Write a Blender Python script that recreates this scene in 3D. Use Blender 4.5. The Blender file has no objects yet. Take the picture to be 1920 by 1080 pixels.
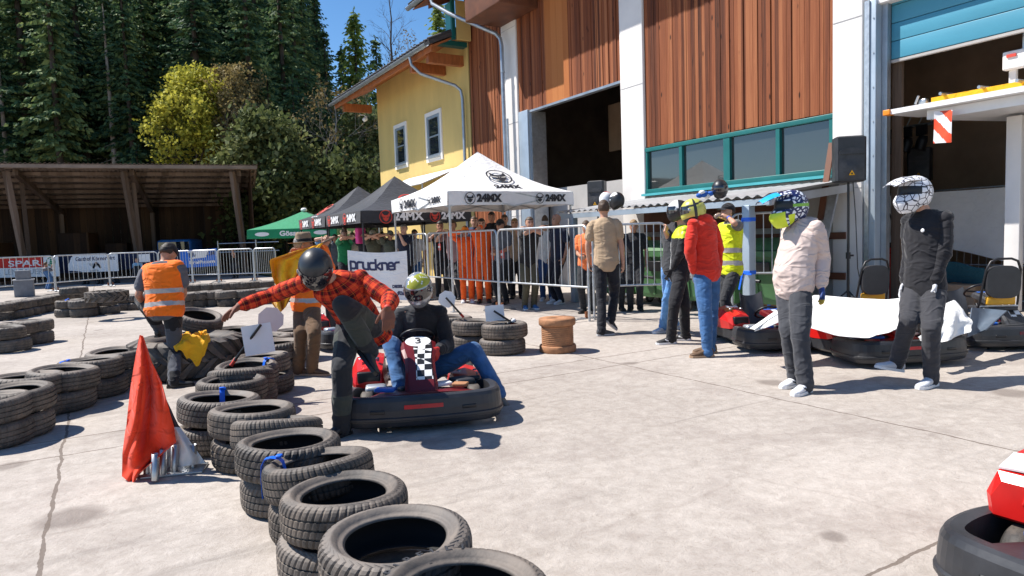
import bpy, bmesh, math, random
import numpy as np
from mathutils import Vector, Matrix, noise
from math import radians as R, sin, cos, pi, sqrt, atan2
random.seed(7)
S = bpy.context.scene
COL = S.collection
V = Vector
# ------------------------------------------------------------------ camera model
F = 1280.0; H = 1.48
_v1 = np.array([190 - 960, 540 - 470, -F]); _Y = _v1 / np.linalg.norm(_v1)
_v2 = np.array([3000 - 960, 540 - 373, -F]); _X = _v2 - _Y * (_v2 @ _Y); _X /= np.linalg.norm(_X)
MC = np.stack([_X, _Y, np.cross(_X, _Y)])
CAM = V((0, 0, H))
RIGHT = V((MC[0, 0], MC[1, 0], 0)).normalized()
AWAY = V((-MC[0, 2], -MC[1, 2], 0)).normalized()
def ray(px, py): return V(MC @ np.array([px - 960, 540 - py, -F]))
def gp(px, py, z=0.0):
    d = ray(px, py); return CAM + d * ((z - H) / d.z)
def onx(px, py, x):
    d = ray(px, py); return CAM + d * (x / d.x)
def dep(px, py, z): return CAM + ray(px, py) * (z / F)
def depth_of(p): return float(np.array(p - CAM) @ (-MC[:, 2]))
cam = bpy.data.cameras.new('camera'); camo = bpy.data.objects.new('camera', cam); COL.objects.link(camo)
cam.sensor_width = 36; cam.lens = F / 1920 * 36; cam.clip_end = 2000; cam.clip_start = .05
m = Matrix.Identity(4)
for i in range(3):
    for j in range(3): m[i][j] = MC[i, j]
m.translation = CAM; camo.matrix_world = m; S.camera = camo
# ------------------------------------------------------------------ light
SUN = V((-.72, .69, math.tan(R(54)))).normalized()
w = bpy.data.worlds.new('World'); S.world = w; w.use_nodes = True
nt = w.node_tree; bg = nt.nodes['Background']
sky = nt.nodes.new('ShaderNodeTexSky'); sky.sky_type = 'NISHITA'; sky.sun_disc = False
sky.sun_elevation = R(54); sky.sun_rotation = atan2(-.72, .69); sky.air_density = 1.0; sky.dust_density = .2; sky.ozone_density = 3.0; sky.altitude = 700
hs = nt.nodes.new('ShaderNodeHueSaturation'); hs.inputs['Saturation'].default_value = 1.2; nt.links.new(sky.outputs[0], hs.inputs['Color']); nt.links.new(hs.outputs[0], bg.inputs[0]); bg.inputs[1].default_value = .10
sl = bpy.data.lights.new('sun', 'SUN'); sl.energy = 5.0; sl.angle = R(.5); sl.color = (1, .95, .88)
so = bpy.data.objects.new('sun', sl); COL.objects.link(so); so.rotation_euler = (-SUN).to_track_quat('-Z', 'Y').to_euler()
S.view_settings.view_transform = 'Standard'; S.view_settings.look = 'None'; S.view_settings.exposure = .66; S.view_settings.gamma = 1
# ------------------------------------------------------------------ mesh builder
def nrm(v):
    return v.normalized() if v.length > 1e-9 else V((0, 0, 1))
def frame(d, up=V((0, 0, 1))):
    d = nrm(d); a = d.cross(up)
    if a.length < 1e-4: a = d.cross(V((1, 0, 0)))
    a.normalize(); return a, a.cross(d).normalized()
class MB:
    def __init__(s): s.v = []; s.f = []; s.m = []; s.s = []
    def add(s, vs, fs, m=0, sm=False):
        o = len(s.v); s.v.extend([tuple(x) for x in vs])
        for f in fs: s.f.append([i + o for i in f]); s.m.append(m); s.s.append(sm)
        return s
    def box(s, c, d, m=0, rot=None, bev=0):
        hx, hy, hz = d[0] / 2, d[1] / 2, d[2] / 2; c = V(c)
        if bev:
            b = min(bev, hx * .9, hy * .9, hz * .9); vs = []; 
            bm = bmesh.new(); bmesh.ops.create_cube(bm, size=1)
            for v in bm.verts: v.co = V((v.co.x * d[0], v.co.y * d[1], v.co.z * d[2]))
            bmesh.ops.bevel(bm, geom=list(bm.edges), offset=b, segments=2, profile=.6, affect='EDGES')
            bm.verts.index_update()
            vs = [(rot @ v.co if rot else v.co) + c for v in bm.verts]
            s.add(vs, [[v.index for v in f.verts] for f in bm.faces], m, True); bm.free(); return s
        vs = [V((x * hx, y * hy, z * hz)) for x in (-1, 1) for y in (-1, 1) for z in (-1, 1)]
        vs = [(rot @ v if rot else v) + c for v in vs]
        return s.add(vs, [(0, 1, 3, 2), (4, 6, 7, 5), (0, 4, 5, 1), (2, 3, 7, 6), (0, 2, 6, 4), (1, 5, 7, 3)], m)
    def beam(s, a, b, wd, th, m=0, up=V((0, 0, 1))):
        a = V(a); b = V(b); d = b - a; x, y = frame(d, up)
        rot = Matrix((x, y, nrm(d))).transposed()
        return s.box((a + b) / 2, (wd, th, d.length), m, rot)
    def tube(s, pts, r, n=10, m=0, cap=True, sm=True):
        pts = [V(p) for p in pts]; k = len(pts)
        rs = r if isinstance(r, (list, tuple)) else [r] * k
        vs = []; a = None
        for i, p in enumerate(pts):
            d = nrm(pts[min(i + 1, k - 1)] - pts[max(i - 1, 0)])
            if a is None: a, b = frame(d)
            else:
                a = nrm(a - d * a.dot(d)); b = a.cross(d).normalized()
            for j in range(n):
                t = 2 * pi * j / n; vs.append(p + (a * cos(t) + b * sin(t)) * rs[i])
        fs = [(i * n + j, i * n + (j + 1) % n, (i + 1) * n + (j + 1) % n, (i + 1) * n + j) for i in range(k - 1) for j in range(n)]
        s.add(vs, fs, m, sm)
        if cap: s.add(vs[:n], [list(range(n))[::-1]], m); s.add(vs[-n:], [list(range(n))], m)
        return s
    def cyl(s, a, b, r, r2=None, n=16, m=0): return s.tube([a, b], [r, r if r2 is None else r2], n, m)
    def loft(s, rings, m=0, cap=True, sm=True):
        n = len(rings[0]); vs = [p for r in rings for p in r]
        fs = [(i * n + j, i * n + (j + 1) % n, (i + 1) * n + (j + 1) % n, (i + 1) * n + j) for i in range(len(rings) - 1) for j in range(n)]
        s.add(vs, fs, m, sm)
        if cap: s.add(rings[0], [list(range(n))[::-1]], m, sm); s.add(rings[-1], [list(range(n))], m, sm)
        return s
    def lathe(s, prof, n=32, m=0, c=(0, 0, 0), rot=None, closed=False, mf=None):
        c = V(c); vs = []
        for i in range(n):
            t = 2 * pi * i / n
            for (r, z) in prof:
                p = V((r * cos(t), r * sin(t), z)); vs.append((rot @ p if rot else p) + c)
        k = len(prof); q = k if closed else k - 1
        fs = [(i * k + j, ((i + 1) % n) * k + j, ((i + 1) % n) * k + (j + 1) % k, i * k + (j + 1) % k) for i in range(n) for j in range(q)]
        return s.add(vs, fs, m, True)
    def ell(s, c, r, n=16, k=10, m=0, rot=None, fn=None):
        c = V(c); rings = []
        for i in range(k + 1):
            ph = pi * i / k; ring = []
            for j in range(n):
                t = 2 * pi * j / n; p = V((r[0] * sin(ph) * cos(t), r[1] * sin(ph) * sin(t), r[2] * cos(ph)))
                if fn: p = fn(p)
                ring.append((rot @ p if rot else p) + c)
            rings.append(ring)
        return s.loft(rings[::-1], m, False)
    def grid(s, fn, nu, nv, m=0, sm=True, mf=None):
        vs = [fn(i / nu, j / nv) for i in range(nu + 1) for j in range(nv + 1)]
        o = len(s.v); s.v.extend([tuple(v) for v in vs])
        for i in range(nu):
            for j in range(nv):
                a = i * (nv + 1) + j
                s.f.append([o + a, o + a + nv + 1, o + a + nv + 2, o + a + 1]); s.m.append(mf(i, j) if mf else m); s.s.append(sm)
        return s
    def slab(s, fn, nu, nv, th, m=0, mf=None):
        """closed sheet with thickness: fn(u,v)->point"""
        e = 1e-3
        def nn(u, v):
            a = fn(min(u + e, 1), v) - fn(max(u - e, 0), v); b = fn(u, min(v + e, 1)) - fn(u, max(v - e, 0))
            return nrm(a.cross(b))
        P = [[fn(i / nu, j / nv) for j in range(nv + 1)] for i in range(nu + 1)]
        N = [[nn(i / nu, j / nv) for j in range(nv + 1)] for i in range(nu + 1)]
        s.grid(lambda u, v: P[round(u * nu)][round(v * nv)] + N[round(u * nu)][round(v * nv)] * th / 2, nu, nv, m, True, mf)
        q = len(s.f)
        s.grid(lambda u, v: P[round(u * nu)][round(v * nv)] - N[round(u * nu)][round(v * nv)] * th / 2, nu, nv, m, True, mf)
        for f in s.f[q:]: f.reverse()
        edge = [(i, 0) for i in range(nu + 1)] + [(nu, j) for j in range(1, nv + 1)] + [(i, nv) for i in range(nu - 1, -1, -1)] + [(0, j) for j in range(nv - 1, 0, -1)]
        k = len(edge); vs = []
        for (i, j) in edge: vs.append(P[i][j] + N[i][j] * th / 2); vs.append(P[i][j] - N[i][j] * th / 2)
        s.add(vs, [(2 * i, 2 * i + 1, (2 * i + 3) % (2 * k), (2 * i + 2) % (2 * k)) for i in range(k)], mf(0, 0) if mf else m)
        return s
    def prism(s, poly, d, m=0, sm=False):
        """poly: list of points, extruded by vector d"""
        d = V(d); n = len(poly); a = [V(p) for p in poly]; b = [p + d for p in a]
        s.add(a + b, [list(range(n))[::-1], list(range(n, 2 * n))] + [(i, (i + 1) % n, (i + 1) % n + n, i + n) for i in range(n)], m, sm)
        return s
    def mesh(s, name):
        me = bpy.data.meshes.new(name); me.from_pydata(s.v, [], s.f)
        me.polygons.foreach_set('material_index', s.m); me.polygons.foreach_set('use_smooth', s.s)
        bm = bmesh.new(); bm.from_mesh(me); bmesh.ops.recalc_face_normals(bm, faces=bm.faces); bm.to_mesh(me); bm.free()
        me.update(); return me
    def build(s, name, mats, parent=None, world=True, loc=None):
        """world=True: the vertices are world coordinates, re-centred on the parent's thing (or on loc)"""
        o = V((0, 0, 0))
        if world:
            r = parent
            while r is not None and r.parent is not None: r = r.parent
            o = V(r['_o']) if r is not None else (V(loc) if loc is not None else None)
            if o is None:
                a = np.array(s.v); o = V(((a[:, 0].min() + a[:, 0].max()) / 2, (a[:, 1].min() + a[:, 1].max()) / 2, a[:, 2].min()))
            s.v = [(x[0] - o.x, x[1] - o.y, x[2] - o.z) for x in s.v]
        ob = bpy.data.objects.new(name, s.mesh(name)); COL.objects.link(ob)
        for mt in (mats if isinstance(mats, (list, tuple)) else [mats]): ob.data.materials.append(mt)
        if parent is not None: ob.parent = parent
        elif world: ob.location = o
        return ob
ROOTS = []
def thing(name, label, cat, loc=(0, 0, 0), rz=0, group=None, kind=None):
    o = bpy.data.objects.new(name, None); COL.objects.link(o); o.empty_display_size = .1
    o.location = loc; o.rotation_euler = (0, 0, rz); o['_o'] = list(loc); ROOTS.append(o)
    return tag(o, label, cat, group, kind)
def tag(o, label=None, cat=None, group=None, kind=None):
    if label: o['label'] = label
    if cat: o['category'] = cat
    if group: o['group'] = group
    if kind: o['kind'] = kind
    return o
def copy_tree(o, parent=None):
    c = o.copy(); COL.objects.link(c); c.parent = parent
    for ch in list(o.children): copy_tree(ch, c)
    return c
def dup(o, loc, rz=0, label=None, group=None, scale=None):
    c = copy_tree(o); c.location = loc; c.rotation_euler = (0, 0, rz)
    if scale: c.scale = scale
    if label: c['label'] = label
    if group: c['group'] = group
    return c
def structure(o): o['kind'] = 'structure'; return o
# ------------------------------------------------------------------ lettering
_TS = bpy.data.scenes.new('scratch')
def baked(ob):
    """evaluated mesh of one object, worked out in a scratch scene so the rest is not touched"""
    _TS.collection.objects.link(ob); vl = _TS.view_layers[0]; vl.update(); dg = vl.depsgraph; dg.update()
    me = bpy.data.meshes.new_from_object(ob.evaluated_get(dg)); bpy.data.objects.remove(ob); return me
def text_mesh(txt, size=1.0, bold=0.0, shear=0.0, ext=.002, spacing=1.0, align='CENTER'):
    cu = bpy.data.curves.new('t', 'FONT'); cu.body = txt; cu.size = size; cu.offset = bold; cu.shear = shear; cu.extrude = ext
    cu.align_x = align; cu.align_y = 'CENTER'; cu.space_character = spacing; cu.resolution_u = 3
    me = baked(bpy.data.objects.new('t', cu))
    vs = [v.co.copy() for v in me.vertices]; fs = [list(p.vertices) for p in me.polygons]
    bpy.data.curves.remove(cu); bpy.data.meshes.remove(me)
    return vs, fs
def put_text(mb, txt, o, ux, uy, size, width=None, m=0, **k):
    """text centred on o, reading along ux, upright along uy; width squeezes it"""
    vs, fs = text_mesh(txt, size, **k)
    ux = nrm(V(ux)); uy = V(uy); uy = nrm(uy - ux * uy.dot(ux)); n = ux.cross(uy)
    if width:
        x0 = min(v.x for v in vs); x1 = max(v.x for v in vs); sx = width / (x1 - x0); cx = (x0 + x1) / 2
        vs = [V(((v.x - cx) * sx, v.y, v.z)) for v in vs]
    mb.add([V(o) + ux * v.x + uy * v.y + n * v.z for v in vs], fs, m)
# ------------------------------------------------------------------ materials
def node(nt, t, **k):
    n = nt.nodes.new('ShaderNode' + t)
    for a, b in k.items():
        if a == 'inp':
            for i, v in b.items(): n.inputs[i].default_value = v
        else: setattr(n, a, b)
    return n
def rgba(c, f=1.0): return (min(c[0] * f, 1), min(c[1] * f, 1), min(c[2] * f, 1), 1)
def newmat(name):
    mt = bpy.data.materials.new(name); mt.use_nodes = True
    return mt, mt.node_tree, mt.node_tree.nodes['Principled BSDF']
def M(name, col, rough=.6, metal=0.0, var=.18, vs=6.0, bump=.0, bs=40.0, spec=.5, col2=None, detail=5, coat=0, stretch=None):
    """plain material with a soft uneven tone (col -> col2) and an optional fine relief"""
    mt, nt, b = newmat(name); L = nt.links.new
    b.inputs['Roughness'].default_value = rough; b.inputs['Metallic'].default_value = metal; b.inputs['Specular IOR Level'].default_value = spec
    b.inputs['Coat Weight'].default_value = coat
    tc = node(nt, 'TexCoord'); src = tc.outputs['Object']
    if stretch:
        mp = node(nt, 'Mapping', inp={'Scale': stretch}); L(src, mp.inputs['Vector']); src = mp.outputs[0]
    n = node(nt, 'TexNoise', inp={'Scale': vs, 'Detail': detail, 'Roughness': .6}); L(src, n.inputs['Vector'])
    r = node(nt, 'ValToRGB'); r.color_ramp.elements[0].position = .32; r.color_ramp.elements[1].position = .68
    r.color_ramp.elements[0].color = rgba(col, 1 - var) if col2 is None else rgba(col); r.color_ramp.elements[1].color = rgba(col, 1 + var) if col2 is None else rgba(col2)
    L(n.outputs['Fac'], r.inputs['Fac']); L(r.outputs[0], b.inputs['Base Color'])
    if rough > .15:
        mr = node(nt, 'MapRange', inp={'To Min': max(rough - .1, .05), 'To Max': min(rough + .1, 1)}); L(n.outputs['Fac'], mr.inputs['Value']); L(mr.outputs[0], b.inputs['Roughness'])
    if bump:
        n2 = node(nt, 'TexNoise', inp={'Scale': bs, 'Detail': 4.0}); L(src, n2.inputs['Vector'])
        bp = node(nt, 'Bump', inp={'Strength': min(bump, 1), 'Distance': .01}); L(n2.outputs['Fac'], bp.inputs['Height']); L(bp.outputs[0], b.inputs['Normal'])
    return mt
def fabric(name, col, var=.12, fold=.5, rough=.85):
    """cloth: woven tone, soft creases"""
    mt, nt, b = newmat(name); L = nt.links.new; b.inputs['Roughness'].default_value = rough; b.inputs['Specular IOR Level'].default_value = .25
    b.inputs['Sheen Weight'].default_value = .15
    tc = node(nt, 'TexCoord')
    n = node(nt, 'TexNoise', inp={'Scale': 9.0, 'Detail': 6.0}); L(tc.outputs['Object'], n.inputs['Vector'])
    r = node(nt, 'ValToRGB'); r.color_ramp.elements[0].position = .3; r.color_ramp.elements[1].position = .7
    r.color_ramp.elements[0].color = rgba(col, 1 - var); r.color_ramp.elements[1].color = rgba(col, 1 + var)
    L(n.outputs['Fac'], r.inputs['Fac']); L(r.outputs[0], b.inputs['Base Color'])
    mp = node(nt, 'Mapping', inp={'Scale': (4.5, 4.5, 8.0), 'Rotation': (.35, .3, 0)}); L(tc.outputs['Object'], mp.inputs[0])
    n2 = node(nt, 'TexNoise', inp={'Scale': 1.0, 'Detail': 1.5, 'Distortion': .9}); L(mp.outputs[0], n2.inputs['Vector'])
    r2 = node(nt, 'ValToRGB'); e2 = r2.color_ramp.elements; e2[0].position = .38; e2[0].color = (.15, .15, .15, 1); e2[1].position = .52; e2[1].color = (1, 1, 1, 1); x = e2.new(.66); x.color = (.3, .3, .3, 1); r2.color_ramp.interpolation = 'EASE'
    L(n2.outputs['Fac'], r2.inputs['Fac'])
    bp = node(nt, 'Bump', inp={'Strength': min(fold * .8, 1), 'Distance': .02}); L(r2.outputs[0], bp.inputs['Height']); L(bp.outputs[0], b.inputs['Normal'])
    return mt
# ------------------------------------------------------------------ special surfaces
JX = [gp(120, 830).x, gp(1310, 715).x, gp(1310, 715).x + 4.0, gp(120, 830).x - 4.5]
JY = [gp(175, 845).y, gp(965, 695).y, gp(1705, 1045).y, 14.2, 20.5]
def ground_mat():
    mt, nt, b = newmat('worn_concrete'); L = nt.links.new
    tc = node(nt, 'TexCoord'); P = tc.outputs['Object']
    def N(sc, det=6, rough=.6, dist=0, vec=P):
        n = node(nt, 'TexNoise', inp={'Scale': sc, 'Detail': det, 'Roughness': rough, 'Distortion': dist}); L(vec, n.inputs['Vector']); return n.outputs['Fac']
    def ramp(f, a, ca, bb, cb):
        r = node(nt, 'ValToRGB'); e = r.color_ramp.elements; e[0].position = a; e[0].color = ca; e[1].position = bb; e[1].color = cb; L(f, r.inputs['Fac']); return r.outputs[0]
    def mix(f, a, c, mode='MIX'):
        x = node(nt, 'Mix', data_type='RGBA', blend_type=mode)
        if isinstance(f, (int, float)): x.inputs[0].default_value = f
        else: L(f, x.inputs[0])
        for i, q in ((6, a), (7, c)):
            if isinstance(q, tuple): x.inputs[i].default_value = q
            else: L(q, x.inputs[i])
        return x.outputs[2]
    def mth(op, a, c=None, c2=None):
        x = node(nt, 'Math', operation=op)
        for i, q in enumerate((a, c, c2)):
            if q is None: continue
            if isinstance(q, (int, float)): x.inputs[i].default_value = q
            else: L(q, x.inputs[i])
        return x.outputs[0]
    base = ramp(N(.30, 8, .62, .3), .38, (.30, .258, .222, 1), .60, (.45, .398, .350, 1))
    base = mix(.5, base, ramp(N(9, 9, .78, .2), .36, (.29, .255, .226, 1), .62, (.52, .474, .432, 1)))
    base = mix(ramp(N(38, 5, .7), .60, (0, 0, 0, 1), .72, (.55, .55, .55, 1)), base, (.25, .21, .185, 1))
    base = mix(ramp(N(.75, 9, .74, .4), .51, (0, 0, 0, 1), .68, (.62, .62, .62, 1)), base, (.24, .2, .178, 1))
    # drips and oil spots
    vo = node(nt, 'TexVoronoi', voronoi_dimensions='2D', inp={'Scale': .62, 'Randomness': 1}); sv = node(nt, 'SeparateColor'); L(vo.outputs['Color'], sv.inputs[0])
    pn = mix(.12, P, node_noise_vec(nt, P, 3.0)); L(pn, vo.inputs['Vector'])
    spot = mth('MULTIPLY', ramp(mth('DIVIDE', vo.outputs['Distance'], mth('ADD', mth('MULTIPLY', sv.outputs[1], .16), .03)), .55, (.7, .7, .7, 1), 1.0, (0, 0, 0, 1)), mth('GREATER_THAN', sv.outputs[0], .62))
    base = mix(spot, base, (.17, .14, .122, 1))
    # rubber scuffed onto the racing line
    mp2 = node(nt, 'Mapping', inp={'Scale': (.22, 2.6, 1), 'Rotation': (0, 0, .42)}); L(P, mp2.inputs[0])
    base = mix(mth('MULTIPLY', ramp(N(1.6, 6, .65, .8, mp2.outputs[0]), .54, (0, 0, 0, 1), .72, (.62, .62, .62, 1)), ramp(N(.22, 3), .42, (0, 0, 0, 1), .58, (1, 1, 1, 1))), base, (.16, .14, .125, 1))
    # straw and chips lying on the slab
    base = mix(ramp(N(16, 2, .4, 6), .67, (0, 0, 0, 1), .70, (.5, .5, .5, 1)), base, (.24, .19, .15, 1))
    sep = node(nt, 'SeparateXYZ'); L(P, sep.inputs[0])
    wob = mth('MULTIPLY', mth('SUBTRACT', N(2.2, 5), .5), .09)
    msk = None
    for ax, cs in ((0, JX), (1, JY)):
        for c in cs:
            d = mth('ABSOLUTE', mth('SUBTRACT', mth('ADD', sep.outputs[ax], wob), c))
            k = mth('LESS_THAN', d, mth('MULTIPLY', N(6, 3), .020))
            msk = k if msk is None else mth('MAXIMUM', msk, k)
    base = mix(mth('MULTIPLY', msk, .82), base, (.13, .10, .08, 1))
    # hair cracks
    v2 = node(nt, 'TexVoronoi', feature='DISTANCE_TO_EDGE', inp={'Scale': .33}); L(mix(.25, P, node_noise_vec(nt, P, 1.6)), v2.inputs['Vector'])
    crk = ramp(v2.outputs['Distance'], .0015, (.22, .22, .22, 1), .0045, (0, 0, 0, 1)); base = mix(crk, base, (.22, .18, .155, 1))
    L(base, b.inputs['Base Color']); b.inputs['Roughness'].default_value = .85; b.inputs['Specular IOR Level'].default_value = .3
    hgt = mth('SUBTRACT', mth('ADD', mth('MULTIPLY', N(55, 6, .7), .5), mth('MULTIPLY', N(9, 6, .7, 1), 1.2)), mth('MULTIPLY', msk, 1.5))
    bp = node(nt, 'Bump', inp={'Strength': .42, 'Distance': .02}); L(hgt, bp.inputs['Height']); L(bp.outputs[0], b.inputs['Normal'])
    return mt
def node_noise_vec(nt, P, sc):
    n = node(nt, 'TexNoise', inp={'Scale': sc, 'Detail': 4.0}); nt.links.new(P, n.inputs['Vector']); return n.outputs['Color']
def wood_mat(name, cols, width=.14, axis='y', knots=True, wear=.5):
    """upright boards of uneven tone; axis = the horizontal axis across the boards"""
    mt, nt, b = newmat(name); L = nt.links.new
    tc = node(nt, 'TexCoord'); sep = node(nt, 'SeparateXYZ'); L(tc.outputs['Object'], sep.inputs[0])
    a = sep.outputs['Y' if axis == 'y' else 'X']
    dv = node(nt, 'Math', operation='DIVIDE', inp={1: width}); L(a, dv.inputs[0])
    fl = node(nt, 'Math', operation='FLOOR'); L(dv.outputs[0], fl.inputs[0])
    wn = node(nt, 'TexWhiteNoise', noise_dimensions='1D'); L(fl.outputs[0], wn.inputs['W'])
    mp = node(nt, 'Mapping', inp={'Scale': (18, 18, .55)}); L(tc.outputs['Object'], mp.inputs[0])
    ad = node(nt, 'VectorMath', operation='ADD'); L(mp.outputs[0], ad.inputs[0]); L(wn.outputs['Color'], ad.inputs[1])
    n = node(nt, 'TexNoise', inp={'Scale': 1.6, 'Detail': 7.0, 'Roughness': .65, 'Distortion': .6}); L(ad.outputs[0], n.inputs['Vector'])
    mx = node(nt, 'Math', operation='MULTIPLY_ADD', inp={1: .55}); L(wn.outputs['Value'], mx.inputs[0])
    m2 = node(nt, 'Math', operation='MULTIPLY', inp={1: .62}); L(n.outputs['Fac'], m2.inputs[0]); L(m2.outputs[0], mx.inputs[2])
    r = node(nt, 'ValToRGB'); e = r.color_ramp.elements
    e[0].position = .22; e[0].color = rgba(cols[0]); e[1].position = .85; e[1].color = rgba(cols[-1])
    for i, c in enumerate(cols[1:-1]): x = e.new(.22 + .63 * (i + 1) / (len(cols) - 1)); x.color = rgba(c)
    L(mx.outputs[0], r.inputs['Fac']); out = r.outputs[0]
    if knots:
        vo = node(nt, 'TexVoronoi', inp={'Scale': 1.0}); mk = node(nt, 'Mapping', inp={'Scale': (5, 5, 1.5)}); L(tc.outputs['Object'], mk.inputs[0]); L(mk.outputs[0], vo.inputs['Vector'])
        rk = node(nt, 'ValToRGB'); rk.color_ramp.elements[0].position = .05; rk.color_ramp.elements[0].color = (1, 1, 1, 1); rk.color_ramp.elements[1].position = .11; rk.color_ramp.elements[1].color = (0, 0, 0, 1)
        L(vo.outputs['Distance'], rk.inputs['Fac']); mk2 = node(nt, 'Mix', data_type='RGBA'); L(rk.outputs[0], mk2.inputs[0]); L(out, mk2.inputs[6]); mk2.inputs[7].default_value = rgba(cols[0], .6); out = mk2.outputs[2]
    L(out, b.inputs['Base Color']); b.inputs['Roughness'].default_value = .75; b.inputs['Specular IOR Level'].default_value = .25
    bp = node(nt, 'Bump', inp={'Strength': .35, 'Distance': .02}); L(n.outputs['Fac'], bp.inputs['Height']); L(bp.outputs[0], b.inputs['Normal'])
    return mt
def plaid_mat():
    mt, nt, b = newmat('plaid_flannel'); L = nt.links.new; b.inputs['Roughness'].default_value = .9; b.inputs['Specular IOR Level'].default_value = .2
    at = node(nt, 'Attribute', attribute_name='uvw'); sep = node(nt, 'SeparateXYZ'); L(at.outputs['Vector'], sep.inputs[0])
    def stripe(o, per, lo, ph=0.0):
        ml = node(nt, 'Math', operation='MULTIPLY_ADD', inp={1: 1 / per, 2: ph}); L(o, ml.inputs[0])
        fr = node(nt, 'Math', operation='FRACT'); L(ml.outputs[0], fr.inputs[0])
        ls = node(nt, 'Math', operation='LESS_THAN', inp={1: lo}); L(fr.outputs[0], ls.inputs[0]); return ls.outputs[0]
    def add(a, c):
        x = node(nt, 'Math', operation='ADD'); L(a, x.inputs[0]); L(c, x.inputs[1]); return x.outputs[0]
    def mul(a, k):
        x = node(nt, 'Math', operation='MULTIPLY', inp={1: k}); L(a, x.inputs[0]); return x.outputs[0]
    d = add(mul(stripe(sep.outputs[0], .088, .45), .5), mul(stripe(sep.outputs[1], .088, .45), .5))
    l = add(mul(stripe(sep.outputs[0], .044, .16, .4), .5), mul(stripe(sep.outputs[1], .044, .16, .4), .5))
    r = node(nt, 'ValToRGB'); e = r.color_ramp.elements; r.color_ramp.interpolation = 'CONSTANT'
    e[0].position = 0; e[0].color = (.62, .055, .022, 1); e[1].position = .4; e[1].color = (.27, .014, .013, 1); x = e.new(.9); x.color = (.05, .008, .011, 1)
    L(d, r.inputs['Fac'])
    mx = node(nt, 'Mix', data_type='RGBA'); L(mul(l, .55), mx.inputs[0]); L(r.outputs[0], mx.inputs[6]); mx.inputs[7].default_value = (.85, .17, .03, 1)
    L(mx.outputs[2], b.inputs['Base Color'])
    tc = node(nt, 'TexCoord'); n2 = node(nt, 'TexNoise', inp={'Scale': 6.0, 'Detail': 2.0, 'Distortion': 1.0}); L(tc.outputs['Object'], n2.inputs['Vector'])
    bp = node(nt, 'Bump', inp={'Strength': .5, 'Distance': .03}); L(n2.outputs['Fac'], bp.inputs['Height']); L(bp.outputs[0], b.inputs['Normal'])
    return mt
def rubber_mat(name, col, dust, amt=.5):
    mt, nt, b = newmat(name); L = nt.links.new
    tc = node(nt, 'TexCoord'); ge = node(nt, 'NewGeometry'); oi = node(nt, 'ObjectInfo')
    ofs = node(nt, 'VectorMath', operation='MULTIPLY_ADD'); 
    cmb = node(nt, 'CombineXYZ'); L(oi.outputs['Random'], cmb.inputs[0]); L(oi.outputs['Random'], cmb.inputs[2])
    L(cmb.outputs[0], ofs.inputs[0]); ofs.inputs[1].default_value = (37, 37, 37); L(tc.outputs['Object'], ofs.inputs[2])
    n = node(nt, 'TexNoise', inp={'Scale': 4.5, 'Detail': 8.0, 'Roughness': .7, 'Distortion': .5}); L(ofs.outputs[0], n.inputs['Vector'])
    r = node(nt, 'ValToRGB'); r.color_ramp.elements[0].position = .40; r.color_ramp.elements[0].color = (0, 0, 0, 1); r.color_ramp.elements[1].position = .72; r.color_ramp.elements[1].color = (amt, amt, amt, 1)
    L(n.outputs['Fac'], r.inputs['Fac'])
    tone = node(nt, 'MapRange', inp={'To Min': .5, 'To Max': 1.8}); L(oi.outputs['Random'], tone.inputs['Value'])
    cm = node(nt, 'VectorMath', operation='SCALE'); cm.inputs[0].default_value = col; L(tone.outputs[0], cm.inputs['Scale'])
    mx = node(nt, 'Mix', data_type='RGBA'); L(r.outputs[0], mx.inputs[0]); L(cm.outputs[0], mx.inputs[6]); mx.inputs[7].default_value = rgba(dust)
    L(mx.outputs[2], b.inputs['Base Color'])
    mr = node(nt, 'MapRange', inp={'To Min': .48, 'To Max': .85}); L(n.outputs['Fac'], mr.inputs['Value']); L(mr.outputs[0], b.inputs['Roughness'])
    b.inputs['Specular IOR Level'].default_value = .45
    n2 = node(nt, 'TexNoise', inp={'Scale': 60.0, 'Detail': 4.0}); L(tc.outputs['Object'], n2.inputs['Vector'])
    bp = node(nt, 'Bump', inp={'Strength': .2, 'Distance': .01}); L(n2.outputs['Fac'], bp.inputs['Height']); L(bp.outputs[0], b.inputs['Normal'])
    return mt
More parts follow.
